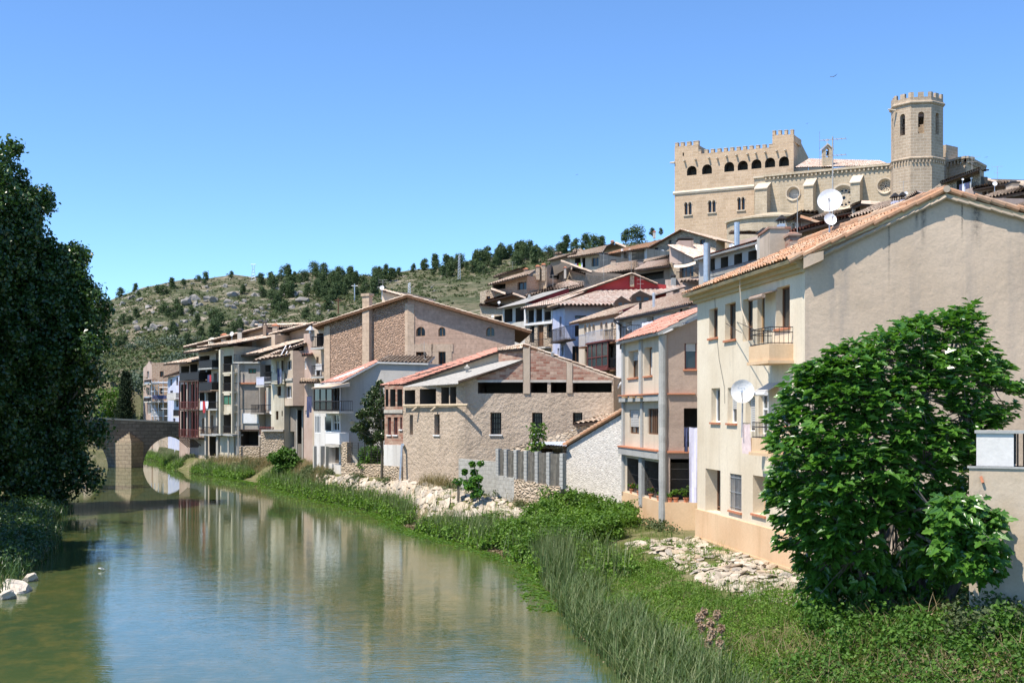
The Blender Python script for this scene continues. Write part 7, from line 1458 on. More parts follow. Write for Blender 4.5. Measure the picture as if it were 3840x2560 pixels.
b = Bld('blue_white_house', 'narrow blue white house between the crested brick house and the red galleries', [(G(392, 140), 0), (G(505, 131), 0)], 1, 7, 'bluew'); b.top(0, (392, 560), (505, 500)); zz = b.tops[0][0][1]; b.tops[0] = [(0, zz), (b.w[0].L, zz)]
for q in ((412, 580, 432, 640), (470, 560, 492, 640), (412, 690, 440, 740), (470, 780, 495, 850), (440, 960, 465, 1010)): b.win(0, *q, st='brown', dep=.2)
b.done(); b.balcony(0, 378, 465, 715, 770, .8, 'concl', 'iron', 'greyw'); b.balcony(0, 440, 500, 880, 938, .8, 'concl', 'iron', None); b.roof((342, 558, 139), (575, 500, 127), (575, 486, 134), (400, 540, 147), 'tile_old', per=.38, amp=.1)
b = Bld('far_pink_house', 'small far house with an orange roof next to the cypress', [(G(25, 172), 0), (G(135, 168), 0)], 2, 8, 'pinkw'); b.top(0, (25, 735), (135, 725)); b.win(0, 92, 760, 112, 830, 'brown', .2); b.win(0, 55, 770, 72, 800, 'brown', .2); b.win(0, 40, 900, 60, 960, 'brown', .2); b.done(); b.roof((20, 740, 171), (140, 728, 167), (128, 695, 175), (40, 712, 178), 'tile_red', per=.4, amp=.08); b.balcony(0, 40, 130, 840, 880, 1., 'white', 'white', 'white')
b = Bld('riverside_white_house', 'white lower house walls on a rubble quay seen through the bridge arch', [(G(-20, 152), 0), (G(300, 146), 0), (G(395, 143), 0), (G(560, 136), 0)], .2, 6, 'white', mats2={0: 'tanw', 1: 'rubble'})
for i, y in ((0, 1010), (1, 1010), (2, 1010)): b.flat(i, 350, y)
b.win(2, 415, 1150, 430, 1210, 'brown', .2); b.win(2, 470, 1150, 490, 1200, 'brown', .2); b.done(); m = MB(); w = b.w[2]; ua, ub, z0, z1 = w.rect(395, 1212, 560, 1400); m.wbox(w, 0, w.L, .0, z1, .003, .3); m.build('rubble_quay', M['rubble'], b.root)

# ---- stone bridge
FR(0, 1400, .38265)
pa = G(1262, 121); dd = Vector((math.cos(math.radians(37)), math.sin(math.radians(37)))); bw = Wall(pa - dd * 40, pa + dd * 14)
if bw.nrm.y > 0: bw.nrm = -bw.nrm
t = thing('stone_bridge', 'old stone arch bridge with a pointed pier standing in the river', 'bridge', (pa.x, pa.y, 0))
def arcpts(ul, ur, zs, zc, n=16): c, r = (ul + ur) / 2, (ur - ul) / 2; return [(c - r * math.cos(math.pi * k / n), zs + (zc - zs) * math.sin(math.pi * k / n) ** .9) for k in range(n + 1)]
uA, _ = bw.uz(1132, 905); uB, _ = bw.uz(1395, 905); uc, zc1 = bw.uz(1690, 615); ucl, zcl = bw.uz(820, 600)
ar = arcpts(uB, 2 * uc - uB, -.6, zc1); al = arcpts(2 * ucl - uA, uA, -.6, zcl)
zp0, zp1, zp2 = bw.uz(800, 440)[1], bw.uz(1290, 462)[1], bw.uz(1790, 492)[1]; zp2 = max(zp2, zc1 + 1.2)
uend = min(bw.L, 2 * uc - uB + 2.5); zpk = max(zp0, zp1)
outl = [(0, -1.5)] + [(max(al[0][0], .1), -1.5)] + al + [(uA, -1.5), (uB, -1.5)] + ar + [(ar[-1][0], -1.5), (uend, -1.5), (uend, zp2 - .25), (bw.uz(1290, 0)[0], zp1), (bw.uz(800, 0)[0], zp0), (0, zp0 - 1.2)]
m = MB(); facet(m, bw, outl, []); TH = 2.1; back = bw.off(-TH)
rings = [[Vector((u, z, 0)) for u, z in outl]]; fl = rings[0]
for tr in tessellate_polygon(rings): m.poly([bw.p(fl[i].x, fl[i].y, -TH) for i in reversed(tr)])
for i in range(len(outl)): a, c = outl[i], outl[(i + 1) % len(outl)]; m.poly([bw.p(*a, 0), bw.p(*c, 0), bw.p(*c, -TH), bw.p(*a, -TH)])
m.build('arches', M['bridge'], t)
m = MB(); top = outl[-4:]
for i in range(3):
    a, c = top[i], top[i + 1]
    for d0, d1 in ((-.35, .06), (-TH - .06, -TH + .35)): m.hexa([bw.p(*a, d0), bw.p(*c, d0), bw.p(*c, d1), bw.p(*a, d1)], [bw.p(a[0], a[1] + .16, d0), bw.p(c[0], c[1] + .16, d0), bw.p(c[0], c[1] + .16, d1), bw.p(a[0], a[1] + .16, d1)])
m.build('coping', M['pale_stone'], t)
m = MB(); um = (uA + uB) / 2; z6 = bw.uz(1250, 672)[1]; zt = bw.uz(1250, 572)[1]; D = 1.9
ux = min(np.linspace(uA - 3, uB + 3, 400), key=lambda u_: abs(CX + F * bw.p(u_, 0, D).x / bw.p(u_, 0, D).y - 1287 * .38265)); a_, b_, c_ = (uA - .1, .004), (uB + .1, .004), (ux, D)
m.hexa([bw.p(a_[0], -1.5, a_[1]), bw.p(c_[0], -1.5, c_[1]), bw.p(b_[0], -1.5, b_[1])], [bw.p(a_[0], z6, a_[1]), bw.p(c_[0], z6, c_[1]), bw.p(b_[0], z6, b_[1])])
n = 6
for k in range(n):
    f = 1 - (k + .6) / n; z0, z1 = z6 + (zt - z6) * k / n, z6 + (zt - z6) * (k + 1) / n; L = lambda p: (um + (p[0] - um) * f, .004 + (p[1] - .004) * f)
    A_, B_, C_ = L(a_), L(b_), L(c_); m.hexa([bw.p(A_[0], z0, A_[1]), bw.p(C_[0], z0, C_[1]), bw.p(B_[0], z0, B_[1])], [bw.p(A_[0], z1, A_[1]), bw.p(C_[0], z1, C_[1]), bw.p(B_[0], z1, B_[1])])
m.build('cutwater', M['cutw'] if 'cutw' in M else M['church'], t)
# ---- pylon and poles on the hill, birds
FR(400, 950, .46769)
def pylon(label, x, y0, y1, wpx):
    p = hit(x, y1) or W(x, y1, YR); q = W(x, y0, p.y); h = q.z - p.z; t = thing('power_pylon', label, 'pylon', p); wd = wpx * FS / F * p.y; m = MB(); r = .075
    for s in (-1, 1):
        m.bar(p + Vector((s * .9, 0, -1)), p + Vector((s * .25, 0, h * .8)), r, 4); m.bar(p + Vector((s * .25, 0, h * .8)), p + Vector((s * wd * .35, 0, h)), r, 4)
    for k in range(9): f, g = k / 9 * .8, (k + 1) / 9 * .8; s = 1 if k % 2 else -1; m.bar(p + Vector((s * (.9 - .8 * f), 0, h * f)), p + Vector((-s * (.9 - .8 * g), 0, h * g)), r * .7, 4)
    m.build('lattice', M['steel'], t); m = MB(); m.bar(p + Vector((-wd / 2, 0, h)), p + Vector((wd / 2, 0, h)), r, 4); m.build('crossarm', M['steel'], t)
pylon('lattice power pylon alone on the hill crest', 1176, 88, 220, 40)
for x, y0, y1, lab in ((1858, 358, 495, 'dark wooden pole beside the hillside footpath'), (1755, 375, 450, 'thin pole left of the footpath on the slope'), (1988, 245, 385, 'pale lattice mast on the slope left of the pine wood')):
    p = hit(x, y1) or W(x, y1, 330); q = W(x, y0, p.y); t = thing('utility_pole', lab, 'pole', p); m = MB(); m.bar(p - Vector((0, 0, 1)), Vector((p.x, p.y, q.z)), .16, 5); m.build('pole', M['wood' if x < 1900 else 'steel'], t); m = MB(); m.bar(Vector((p.x - .8, p.y, q.z - .5)), Vector((p.x + .8, p.y, q.z - .5)), .08, 4); m.build('crossarm', M['wood' if x < 1900 else 'steel'], t)
FR(0, 0, 1)
for x0, y0, y1, lab in ((1722, 955, 1050, 'tall lattice mast on the hill right of the pylon'), (1535, 1060, 1110, 'grey lattice mast above the large stone house')):
    p = hit(x0, y1) or W(x0, y1, 380); q = W(x0, y0, p.y); t = thing('radio_mast', lab, 'mast', p); m = MB(); h = q.z - p.z
    for s in (-.4, .4): m.bar(p + Vector((s, 0, -1)), p + Vector((s * .3, 0, h)), .07, 4)
    for k in range(8): m.bar(p + Vector((-.4, 0, h * k / 8)), p + Vector((.35, 0, h * (k + 1) / 8)), .05, 4)
    m.build('lattice', M['steel'], t)
for x, y, s, lab, Y in ((3128, 287, 26, 'swift flying highest above the palace', 60), (3028, 464, 10, 'tiny swift above the palace tower', 90), (2164, 656, 12, 'tiny swift over the middle of the sky', 90), (3700, 590, 12, 'swift low beside the bell tower', 90)):
    c = W(x, y, Y); k = s * .5 / F * Y; t = thing('swift', lab, 'bird', c); m = MB()
    m.hexa([c + Vector((-k * .5, 0, -k * .25)), c + Vector((k * .0, k * .12, 0)), c + Vector((k * .6, 0, k * .3)), c + Vector((0, -k * .12, -k * .1))], [c + Vector((-k * .5, 0, -k * .2)), c + Vector((0, k * .1, k * .12)), c + Vector((k * .6, 0, k * .33)), c + Vector((0, -k * .1, k * .1))]); m.build('body', M['dark'], t)
    m = MB()
    for s_ in (-1, 1): m.poly([c + Vector((k * .25, 0, k * .12)), c + Vector((-k * .1, 0, -.02)), c + Vector((s_ * k * .6 - k * .2, -s_ * k * .5, k * .35 * s_)), c + Vector((s_ * k * .9 - .1 * k, -s_ * k * .8, k * .5 * s_))]) if s_ > 0 else m.poly([c + Vector((-k * .1, 0, 0)), c + Vector((k * .25, 0, k * .12)), c + Vector((-k * .9, k * .6, k * .1)), c + Vector((-k * 1.1, k * .7, -k * .1))])
    m.build('wing', M['dark'], t)
# ---------------------------------------------------------------- right bank: stone slope, reeds, weeds, bushes; fig tree; foreground wall
FR(0, 0, 1)
NP = 500000; bs, btt = rng.random(NP) * .97, rng.random(NP) * 1.05 - .04; BP = bank_pt(bs, btt)
BX = CX + F * BP[:, 0] / BP[:, 1]; BY = HY - F * (BP[:, 2] - H) / BP[:, 1]
def inpoly(poly, X=None, Y=None):
    X = BX if X is None else X; Y = BY if Y is None else Y; ins = np.zeros(len(X), bool); n = len(poly)
    for i in range(n):
        (x0, y0), (x1, y1) = poly[i], poly[(i + 1) % n]
        if y0 == y1: continue
        c = ((y0 > Y) != (y1 > Y)) & (X < (x1 - x0) * (Y - y0) / (y1 - y0) + x0); ins ^= c
    return ins
def bank_at(x, y): i = np.argmin((BX - x) ** 2 + (BY - y) ** 2); return Vector(BP[i])
D = 1.63265
def pk(mask, n): q = np.nonzero(mask)[0]; return BP[rng.choice(q, n, replace=n > len(q))] if len(q) else np.zeros((0, 3))
def blades(pos, h, wd, bend, seg=3):
    n = len(pos); az = rng.random(n) * math.tau; dx = np.stack([np.cos(az), np.sin(az), np.zeros(n)], 1); sx = np.stack([-np.sin(az), np.cos(az), np.zeros(n)], 1); V = []
    for k in range(seg + 1):
        f = k / seg; c = pos + dx * (bend * h * f * f)[:, None] + np.array([0, 0, 1]) * (h * (f - .25 * bend * f * f))[:, None]; ww = wd * (1 - f) ** .7 * .5 + .0015
        V += [c - sx * ww[:, None], c + sx * ww[:, None]]
    V = np.stack(V, 1); m = V.shape[1]; base = np.arange(n)[:, None] * m; fs = [np.stack([base[:, 0] + 2 * k, base[:, 0] + 2 * k + 1, base[:, 0] + 2 * k + 3, base[:, 0] + 2 * k + 2], 1) for k in range(seg)]
    return V.reshape(-1, 3), np.concatenate(fs)
def stuff_blades(name, label, mask, n, h0, h1, wd, b0, b1, mat, cat):
    p = pk(mask, n)
    if not len(p): return
    p = p + rng.normal(0, .06, p.shape) * np.array([1, 1, 0]); p[:, 2] = np.maximum(p[:, 2], -.05); v, f = blades(p, rng.uniform(h0, h1, len(p)), wd * rng.uniform(.6, 1.3, len(p)), rng.uniform(b0, b1, len(p))); return tag(np_mesh(name, v, f, mat), label, cat, None, 'stuff')
def stuff_leaves(name, label, mask, n, per, r, size, mat, cat, hz=.3, flat=.7):
    p = pk(mask, n)
    if not len(p): return
    p = p + np.array([0, 0, hz]) * rng.random((len(p), 1)); v, f = clump_leaves(p, rng.uniform(.6, 1.4, len(p)) * r, [per] * len(p), size, flat, .6, .75, .3); return tag(np_mesh(name, v, f, mat), label, cat, None, 'stuff')
# pale stone revetment: slabs in courses following the slope
def revetment(label, s0, s1, t0, t1, n, size):
    pr = [rock_verts((1, .62, .34), 50 + k, 2) for k in range(6)]; PV = [np.array([v.co[:] for v in me.vertices]) for me in pr]; PF = np.array([p.vertices[:] for p in pr[0].polygons]); V, Fc = [], []; nb = 0
    u = rng.random((n, 2)); sk_ = s0 + (s1 - s0) * u[:, 0]; tk = t0 + (t1 - t0) * u[:, 1] + (rng.random(n) < .25) * rng.normal(0, .04, n); p0 = bank_pt(sk_, tk); px = bank_pt(sk_, tk + .03); py = bank_pt(sk_ + .002, tk)
    for k in range(n):
        if vnoise(p0[k, 0], p0[k, 1], 1.6, 33) > .3: continue
        e1 = py[k] - p0[k]; e1 /= np.linalg.norm(e1); e2 = px[k] - p0[k]; e2 -= e1 * (e1 @ e2); e2 /= np.linalg.norm(e2); nn = np.cross(e1, e2); nn = -nn if nn[2] < 0 else nn
        a = rng.normal(.45, .3); ax = e1 * math.cos(a) + e2 * math.sin(a); ay = np.cross(nn, ax); tl = rng.normal(.05, .2); az = nn * math.cos(tl) + ay * math.sin(tl); ay = np.cross(az, ax)
        r = size * (.3 + 1.25 * rng.random() ** 2.2); q = PV[k % 6] * r * np.array([1.35, .95, .55]); V.append(p0[k] + nn * rng.uniform(-.05, .07) + q[:, :1] * ax + q[:, 1:2] * ay + q[:, 2:] * az); Fc.append(PF + nb); nb += len(q)
    return tag(np_mesh('stone_slope', np.concatenate(V), np.concatenate(Fc), M['slab']), label, None, None, 'structure')
def slabmat():
    t = NT('pale_slab_stone', .95, .1); o = t.co(); n1 = t.noise(o, 2.2, 7, .7); r = t.n('NewGeometry').outputs['Random Per Island']; q = t.n('ValToRGB', Fac=r); e = q.color_ramp.elements; e.new(.4); e.new(.75)
    for i, cc in enumerate(((.36, .33, .29), (.52, .445, .34), (.60, .54, .45), (.46, .365, .26))): e[i].position = (0, .4, .75, 1)[i]; e[i].color = (*cc, 1)
    c = t.mix(1., q.outputs[0], t.ramp(n1, .3, .7, (.72, .70, .68), (1.12, 1.1, 1.08)), 'MULTIPLY'); c = t.mix(t.ramp(t.noise(o, .9, 6, .7), .55, .7), c, (.34, .31, .27))
    t.bump(t.noise(t.co('Object', (2, 2, 9)), 2., 6, .7), 1., .05); return t.done(c)
M['slab'] = slabmat()
revetment('pale layered stone slope below the cream house', .19, .345, .60, .985, 1150, .34); revetment('long pale stone slope below the textured barn house', .40, .60, .42, .76, 1300, .40)
REV1 = [(2330, 2010), (2560, 1985), (2780, 2080), (2900, 2180), (2800, 2260), (2600, 2240), (2420, 2120)]; REV1 = [(2290, 1990), (2420, 1985), (2700, 2060), (2930, 2160), (2890, 2230), (2700, 2250), (2560, 2180), (2440, 2090)]
REV2 = [(1370, 1820), (1560, 1825), (1900, 1880), (1980, 1945), (1880, 1960), (1600, 1920), (1420, 1880)]
rev = inpoly(REV1) | inpoly(REV2)
near = BP[:, 1] < 52
reedzone = (btt < .21) & (BP[:, 1] < 39) & (vnoise(BP[:, 0], BP[:, 1], 2.2, 11) > -.28)
stuff_blades('reed_bed', 'dense grey green reeds along the near water edge', reedzone, 8500, .35, 1.0, .024, .1, 1.0, M['lf_reed'], 'reeds')
clump = inpoly([(2010, 2060), (2140, 2090), (2150, 2230), (2010, 2200)]) & (btt < .35)
stuff_blades('reed_clump', 'isolated reed clump standing in the water further along', clump, 2600, .7, 1.3, .025, .05, .35, M['lf_reed'], 'reeds')
herb = (btt > .13) & (btt < .72) & (BP[:, 1] < 44) & ~rev
stuff_leaves('weed_carpet', 'bright green weeds covering the near bank', herb, 5200, 22, .20, .055, M['lf_weed'], 'weeds', .15)
stuff_blades('bank_grass', 'long green grass mixed into the near bank weeds', (btt > .1) & (btt < .8) & (BP[:, 1] < 46) & ~rev, 12000, .15, .5, .014, .2, .9, M['lf_grass'], 'grass')
stuff_leaves('nearest_undergrowth', 'tangled low undergrowth at the lower right corner', (BP[:, 1] < 24.5) & (btt > .3), 2200, 20, .3, .08, M['lf_ivy'], 'undergrowth', .35)
mound = inpoly([(2060, 1880), (2150, 1840), (2330, 1850), (2400, 1990), (2200, 2080), (2000, 2110), (1850, 2050), (1960, 1980)]) & ~rev
stuff_leaves('bramble_thicket', 'yellow green bramble thicket below the whitewashed shed', mound & (vnoise(BP[:, 0], BP[:, 1], 1.6, 31) > -.12), 900, 50, .34, .11, M['lf_bright'], 'thicket', .95); stuff_leaves('bramble_mixed_leaves', 'weedy green leaves mixed through the bramble thicket', mound, 800, 45, .34, .10, M['lf_weed'], 'thicket', .8)  # second leaf green mixed in for variety of colour
edge2 = (btt < .42) & (BP[:, 1] > 39) & (BP[:, 1] < 160) & (vnoise(BP[:, 0], BP[:, 1], 3.2, 21) > -.25) & ~rev
stuff_leaves('waterside_weeds', 'green weeds along the far water edge', edge2, 3600, 22, .38, .12, M['lf_weed'], 'weeds', .5); stuff_blades('waterside_grass', 'tall green and dry grass along the far water edge', edge2, 12000, .5, 1.3, .03, .1, .6, M['lf_reed'], 'grass')
stuff_blades('dry_grass', 'straw coloured dry grass on the upper bank', (btt > .4) & (btt < .98) & (BP[:, 1] > 50) & (BP[:, 1] < 112) & (vnoise(BP[:, 0], BP[:, 1], 2.5, 5) > -.1) & ~rev, 9000, .25, .75, .022, .1, .8, M['lf_dry'], 'grass')
stuff_leaves('upper_bank_weeds', 'scattered weeds on the upper bank below the houses', (btt > .45) & (btt < 1.) & (BP[:, 1] > 48) & (vnoise(BP[:, 0], BP[:, 1], 2.8, 6) > .05) & ~rev, 1500, 20, .3, .10, M['lf_scrub'], 'weeds', .3)
stuff_blades('corner_dry_stalks', 'dry pale stalks and grass tangled in the lower right undergrowth', (BP[:, 1] < 27) & (btt > .3) & (vnoise(BP[:, 0], BP[:, 1], 1.2, 41) > -.05), 2600, .2, .75, .012, .3, 1.2, M['lf_dry'], 'grass')
stuff_leaves('dead_leaf_litter', 'dead brown leaves and brush at the lower right corner', inpoly([(3420, 2380), (3840, 2280), (3840, 2700), (3300, 2700)]), 900, 16, .22, .07, M['lf_litter'], 'leaf litter', .12)
stuff_leaves('waterline_litter', 'dry reed litter and mud along the near waterline', (btt > -.03) & (btt < .05) & (BP[:, 1] < 60), 1500, 9, .12, .07, M['lf_litter'], 'reed litter', .03, .4)
stuff_blades('ledge_tufts', 'grass tufts growing between the pale ledge stones', rev & (vnoise(BP[:, 0], BP[:, 1], .9, 51) > .14), 1500, .15, .45, .014, .2, .9, M['lf_grass'], 'grass')
stuff_leaves('ledge_weeds', 'small weeds growing between the pale ledge stones', rev & (vnoise(BP[:, 0], BP[:, 1], 1.1, 52) > .18), 380, 14, .14, .06, M['lf_weed'], 'weeds', .1)
# floating weed mats
p = pk((btt < .0) & (BP[:, 1] > 34) & (BP[:, 1] < 105), 700); p[:, 2] = .012; p[:, 0] -= rng.random(len(p)) * .8; v, f = leaf_quads(np.repeat(p, 6, 0) + rng.normal(0, .14, (len(p) * 6, 3)) * np.array([1, 2, 0]), np.tile([[0, 0, 1.]], (len(p) * 6, 1)) + rng.normal(0, .03, (len(p) * 6, 3)), rng.uniform(.08, .22, len(p) * 6), .7); tag(np_mesh('floating_weed', v, f, M['lf_bright']), 'yellow green weed floating at the water edge', 'water weed', None, 'stuff')
# dead cattail heads
for k, (x, y) in enumerate([(2640, 2290), (2665, 2330), (2690, 2300), (2632, 2345), (2672, 2365), (2655, 2400), (2705, 2350), (2700, 2405), (2622, 2310)]):
    c = bank_at(x, y + 110); t = thing('dead_reed_plume', 'dry pinkish brown reed plume in the near bank weeds', 'reed plume', c, 'dry reed plumes in the near bank'); top = W(x, y, c.y - .2); m = MB(); m.bar(c, top, .008, 4); m.build('stalk', M['pole'], t); v, f = clump_leaves([(top.x, top.y, top.z - .04)], [.10], [260], .06, 1.4, .2, .7, .05); np_mesh('plume', v, f, M['lf_plume'] if 'lf_plume' in M else M['lf_dry'], t, org=c)
# --- bushes and small trees along the bank
b0 = W(1073, 1760, 92); b0.z = 1.; cs = []
for k in range(46):
    a, r, z = rng.random() * 6.28, rng.random() ** .5, rng.random(); cs.append((b0.x + 1.05 * r * math.cos(a), b0.y + 1.0 * r * math.sin(a), b0.z + .2 + 1.55 * z * (1 - .4 * r)))
bush('round_fig_bush', 'round dark green bush at the water edge below the brown jettied box', cs, [.42] * 46, [70] * 46, .2, M['lf_ivy'], b0)
b0 = W(1394, 1765, 76.5); cs = []
for k in range(46): cs.append((b0.x + rng.uniform(-.75, .7), b0.y + rng.uniform(-.3, .5), b0.z + .1 + 1.45 * rng.random()))
bush('ivy_bush', 'bright ivy mass hanging over the rubble garden wall', cs, [.3] * 46, [75] * 46, .13, M['lf_ivy'], b0)
FR(*C3); base = W(735, 1330, 73.5); base.z = 1.6; cs = []; rs = []
for (x, y, r) in [(722, 812, 28), (700, 860, 40), (660, 900, 42), (715, 905, 40), (620, 955, 40), (690, 960, 55), (735, 960, 40), (600, 1040, 40), (650, 1030, 50), (710, 1040, 50), (570, 1060, 30), (560, 1150, 38), (610, 1130, 45), (680, 1120, 50), (735, 1110, 40), (520, 1170, 25), (600, 1210, 45), (660, 1230, 50), (720, 1220, 45), (640, 1265, 35), (740, 1180, 35)]:
    c = W(x, y, 73.5 + rng.normal() * .5); cs.append(c[:]); rs.append(r * FS / F * 73.5 * 1.3)
t = bush('magnolia_tree', 'slender glossy leaved tree standing against the grey gabled house', cs, rs, [int(700 * r) for r in rs], .16, M['lf_magnolia'], base, 'tree', .8, .4, .55)
m = MB(); tip = Vector(cs[0]); limb_mesh(m, base - Vector((0, 0, .5)), tip, .10, .02, .02, 6)
for c in cs[3:]: limb_mesh(m, base.lerp(tip, max(.15, min(.9, (c[2] - base.z) / (tip.z - base.z) - .12))), c, .03, .01, .05, 3, 4)
m.build('trunk', M['bark'], t)
FR(*C5); base = W(880, 1390, 58.5); cs = []; rs = []
for (x, y, r) in [(830, 1095, 24), (900, 1090, 26), (770, 1160, 26), (850, 1170, 36), (830, 1230, 34), (880, 1220, 34), (800, 1285, 34), (870, 1290, 40), (850, 1350, 40), (780, 1250, 24), (895, 1340, 30)]: c = W(x, y, 58.5 + rng.normal() * .25); cs.append(c[:]); rs.append(r * FS / F * 58.5)
t = bush('young_fig_tree', 'young fig tree with big leaves in front of the pale block wall', cs, rs, [70] * len(cs), .2, M['lf_fig'], base, 'tree', .9, .4, .8); m = MB()
for c in cs[::2]: limb_mesh(m, base, c, .035, .012, .06, 4)
m.build('trunk', M['bark_fig'], t)
base = W(712, 1355, 59.5); t = thing('pruned_stump', 'pruned stump sprouting leaves left of the young fig tree', 'tree stump', base); m = MB(); q = W(714, 1260, 59.5); limb_mesh(m, base - Vector((0, 0, .3)), q, .07, .055, .02, 4); m.build('trunk', M['bark'], t); v, f = clump_leaves([q[:], W(690, 1240, 59.5)[:], W(728, 1235, 59.5)[:]], [.16] * 3, [40] * 3, .16); np_mesh('leaves', v, f, M['lf_fig'], t, org=base)
base = W(1370, 1010, 60.5); cs = [W(x, y, 60.5)[:] for x, y in ((1350, 800), (1415, 790), (1420, 840), (1345, 850), (1380, 900), (1410, 915), (1345, 930), (1370, 960), (1325, 965))]; t = bush('lime_sapling', 'thin lime green sapling growing behind the mesh fence', cs, [.28] * 9, [42] * 9, .15, M['lf_bright'], base, 'tree', 1.2, .4, .8); m = MB()
for c in cs[:4]: limb_mesh(m, base - Vector((0, 0, 1)), c, .03, .01, .04, 4)
m.build('trunk', M['bark'], t)
# --- foreground wall with white block and railing
FR(2900, 1000, .9947)
wv = Wall(G(738, 24.5), G(1150, 23.6)); t = thing('stained_concrete_wall', 'stained concrete wall end with a white painted block and railing, right edge', 'wall', wv.p(1, 1)); zt = wv.uz(840, 752)[1]; zw = wv.uz(840, 628)[1]
m = MB(); m.wbox(wv, 0, wv.L, -.5, zt, -.5, 0); m.build('concrete', M['stainwall'] if 'stainwall' in M else M['gable'], t); u0, u1 = wv.uz(764, 700)[0], wv.uz(905, 700)[0]; m = MB(); m.wbox(wv, u0, u1, zt + .002, zw, -.45, -.06); m.build('white_block', M['white'], t); m = MB(); m.wbox(wv, u0 - .03, wv.L, zw + .002, zw + .06, -.5, -.02); m.build('coping', M['conc'], t); m = MB(); m.wbox(wv, -.03, wv.L, zt - .04, zt + .0, -.5, .03); m.build('ledge', M['conc'], t)
m = MB(); u2 = wv.uz(918, 700)[0]; m.wbox(wv, u1 + .002, u1 + .03, zt + .05, zw, -.3, -.1)
for k in range(18): m.bar(wv.p(u2 + k * .11, zt, -.2), wv.p(u2 + k * .11, zw, -.2), .016, 6)
m.build('railing', M['iron'], t); m = MB(); p = wv.p(*wv.uz(783, 790), .02); m.bar(p, p + Vector((.02, -.05, -.12)), .03, 6); m.build('weep_pipe', M['terra'], t)
# --- big fig tree
SIL = [(0, 580), (60, 470), (110, 375), (250, 305), (350, 290), (430, 250), (520, 205), (620, 160), (690, 138), (745, 150), (782, 195), (770, 250), (805, 320), (880, 380), (912, 470), (890, 560), (850, 610), (770, 640), (745, 740), (740, 850), (775, 895), (825, 915), (842, 1050), (858, 1150), (780, 1190), (690, 1090), (600, 1150), (430, 1190), (380, 1190), (230, 1180), (130, 1150), (95, 1060), (30, 1050), (0, 900), (15, 740)]
base = W(470, 1345, 27); base.z = .8; t = thing('large_fig_tree', 'large spreading fig tree with broad bright green leaves in front of the cream house', 'tree', base)
mb = MB(); tips = []; cx_, cy_ = 450, 650
while len(tips) < 1300:
    x, y = rng.uniform(0, 915), rng.uniform(130, 1195)
    if not inpoly(SIL, np.array([x]), np.array([y]))[0]: continue
    if vnoise(np.array(x), np.array(y), 70., 77) > .30: continue
    low = x > 640 and y > 880; e = ((x - cx_) / 470) ** 2 + ((y - cy_) / 560) ** 2; bulge = 2.3 * max(0, 1 - e) ** .5; side = rng.random()
    Y = 27 - bulge * (1 if side < .72 else -.8) * (.75 + .3 * rng.random()) + rng.normal() * .18
    if low: Y = 23.4 + rng.normal() * .25
    c = W(x, y, Y) ; tips.append((c, side))
hubs = [base + Vector(q) for q in ((-1.3, -.3, 2.0), (-.6, -.8, 2.9), (.3, -.3, 3.4), (.9, .2, 3.9), (1.5, -.2, 2.6), (.1, .6, 2.4), (-1., .5, 3.4), (.9, -.5, 5.2))]
for k in range(150):
    x, y = rng.uniform(120, 660), rng.uniform(1080, 1290); tips.append((W(x, y, 27.6 + rng.normal() * .5), 0))
for k in range(75): tips.append((W(rng.uniform(500, 720), rng.uniform(860, 1160), 25.6 + rng.normal() * .35), 0))
for k, h in enumerate(hubs): limb_mesh(mb, base + Vector((rng.normal() * .25, rng.normal() * .2, -.4)), h, .11, .06, .08, 5, 7)
hub2 = []
for k in range(46):
    c, _ = tips[k * 28]; h = min(hubs, key=lambda q: (q - c).length); p = limb_mesh(mb, h, h.lerp(c, .75), .05, .022, .07, 4, 6); hub2 += p[2:]
hub2 += hubs
for c, _ in tips:
    h = min(hub2, key=lambda q: (q - c).length); limb_mesh(mb, h, c, .016, .007, .06, 3, 4)
mb.build('trunk', M['bark_fig'], t, True)
half = np.array([(0, 0), (.10, .26), (.30, .20), (.50, .45), (.62, .22), (.80, .20), (1.0, 0)]); V, Fc = [], []; nb = 0
for c, _ in tips:
    c = np.array(c[:]); out = c - np.array(base[:]) - np.array([0, 0, 2.2]); out /= np.linalg.norm(out); n = int(rng.integers(11, 17))
    for j in range(n):
        az = rng.random() * math.tau; d = np.array([math.cos(az), math.sin(az), rng.uniform(-.35, .35)]) + out * .55 + np.array([0, -.15, 0]); d /= np.linalg.norm(d); up = np.array([-.15, -.1, 1.]) + out * .45 + rng.normal(0, .3, 3); s = np.cross(up, d); s /= np.linalg.norm(s); nn = np.cross(d, s)
        L = .10 + .15 * rng.random() ** .8; pt = rng.uniform(.04, .15); droop = rng.uniform(.15, .6); b_ = c + d * pt + rng.normal(0, .05, 3)
        pts = []
        for (f, wv_) in half: pts.append(b_ + d * f * L - nn * (droop * f * f * L) + s * wv_ * L + nn * wv_ * L * .35)
        for (f, wv_) in half[1:-1]: pts.append(b_ + d * f * L - nn * (droop * f * f * L) - s * wv_ * L + nn * wv_ * L * .35)
        V += pts; Fc.append([nb + i for i in range(7)]); Fc.append([nb] + [nb + 6] + [nb + 7 + i for i in reversed(range(5))]); nb += 12
np_mesh('crown', np.array(V), np.array(Fc), M['lf_fig'], t, org=base)
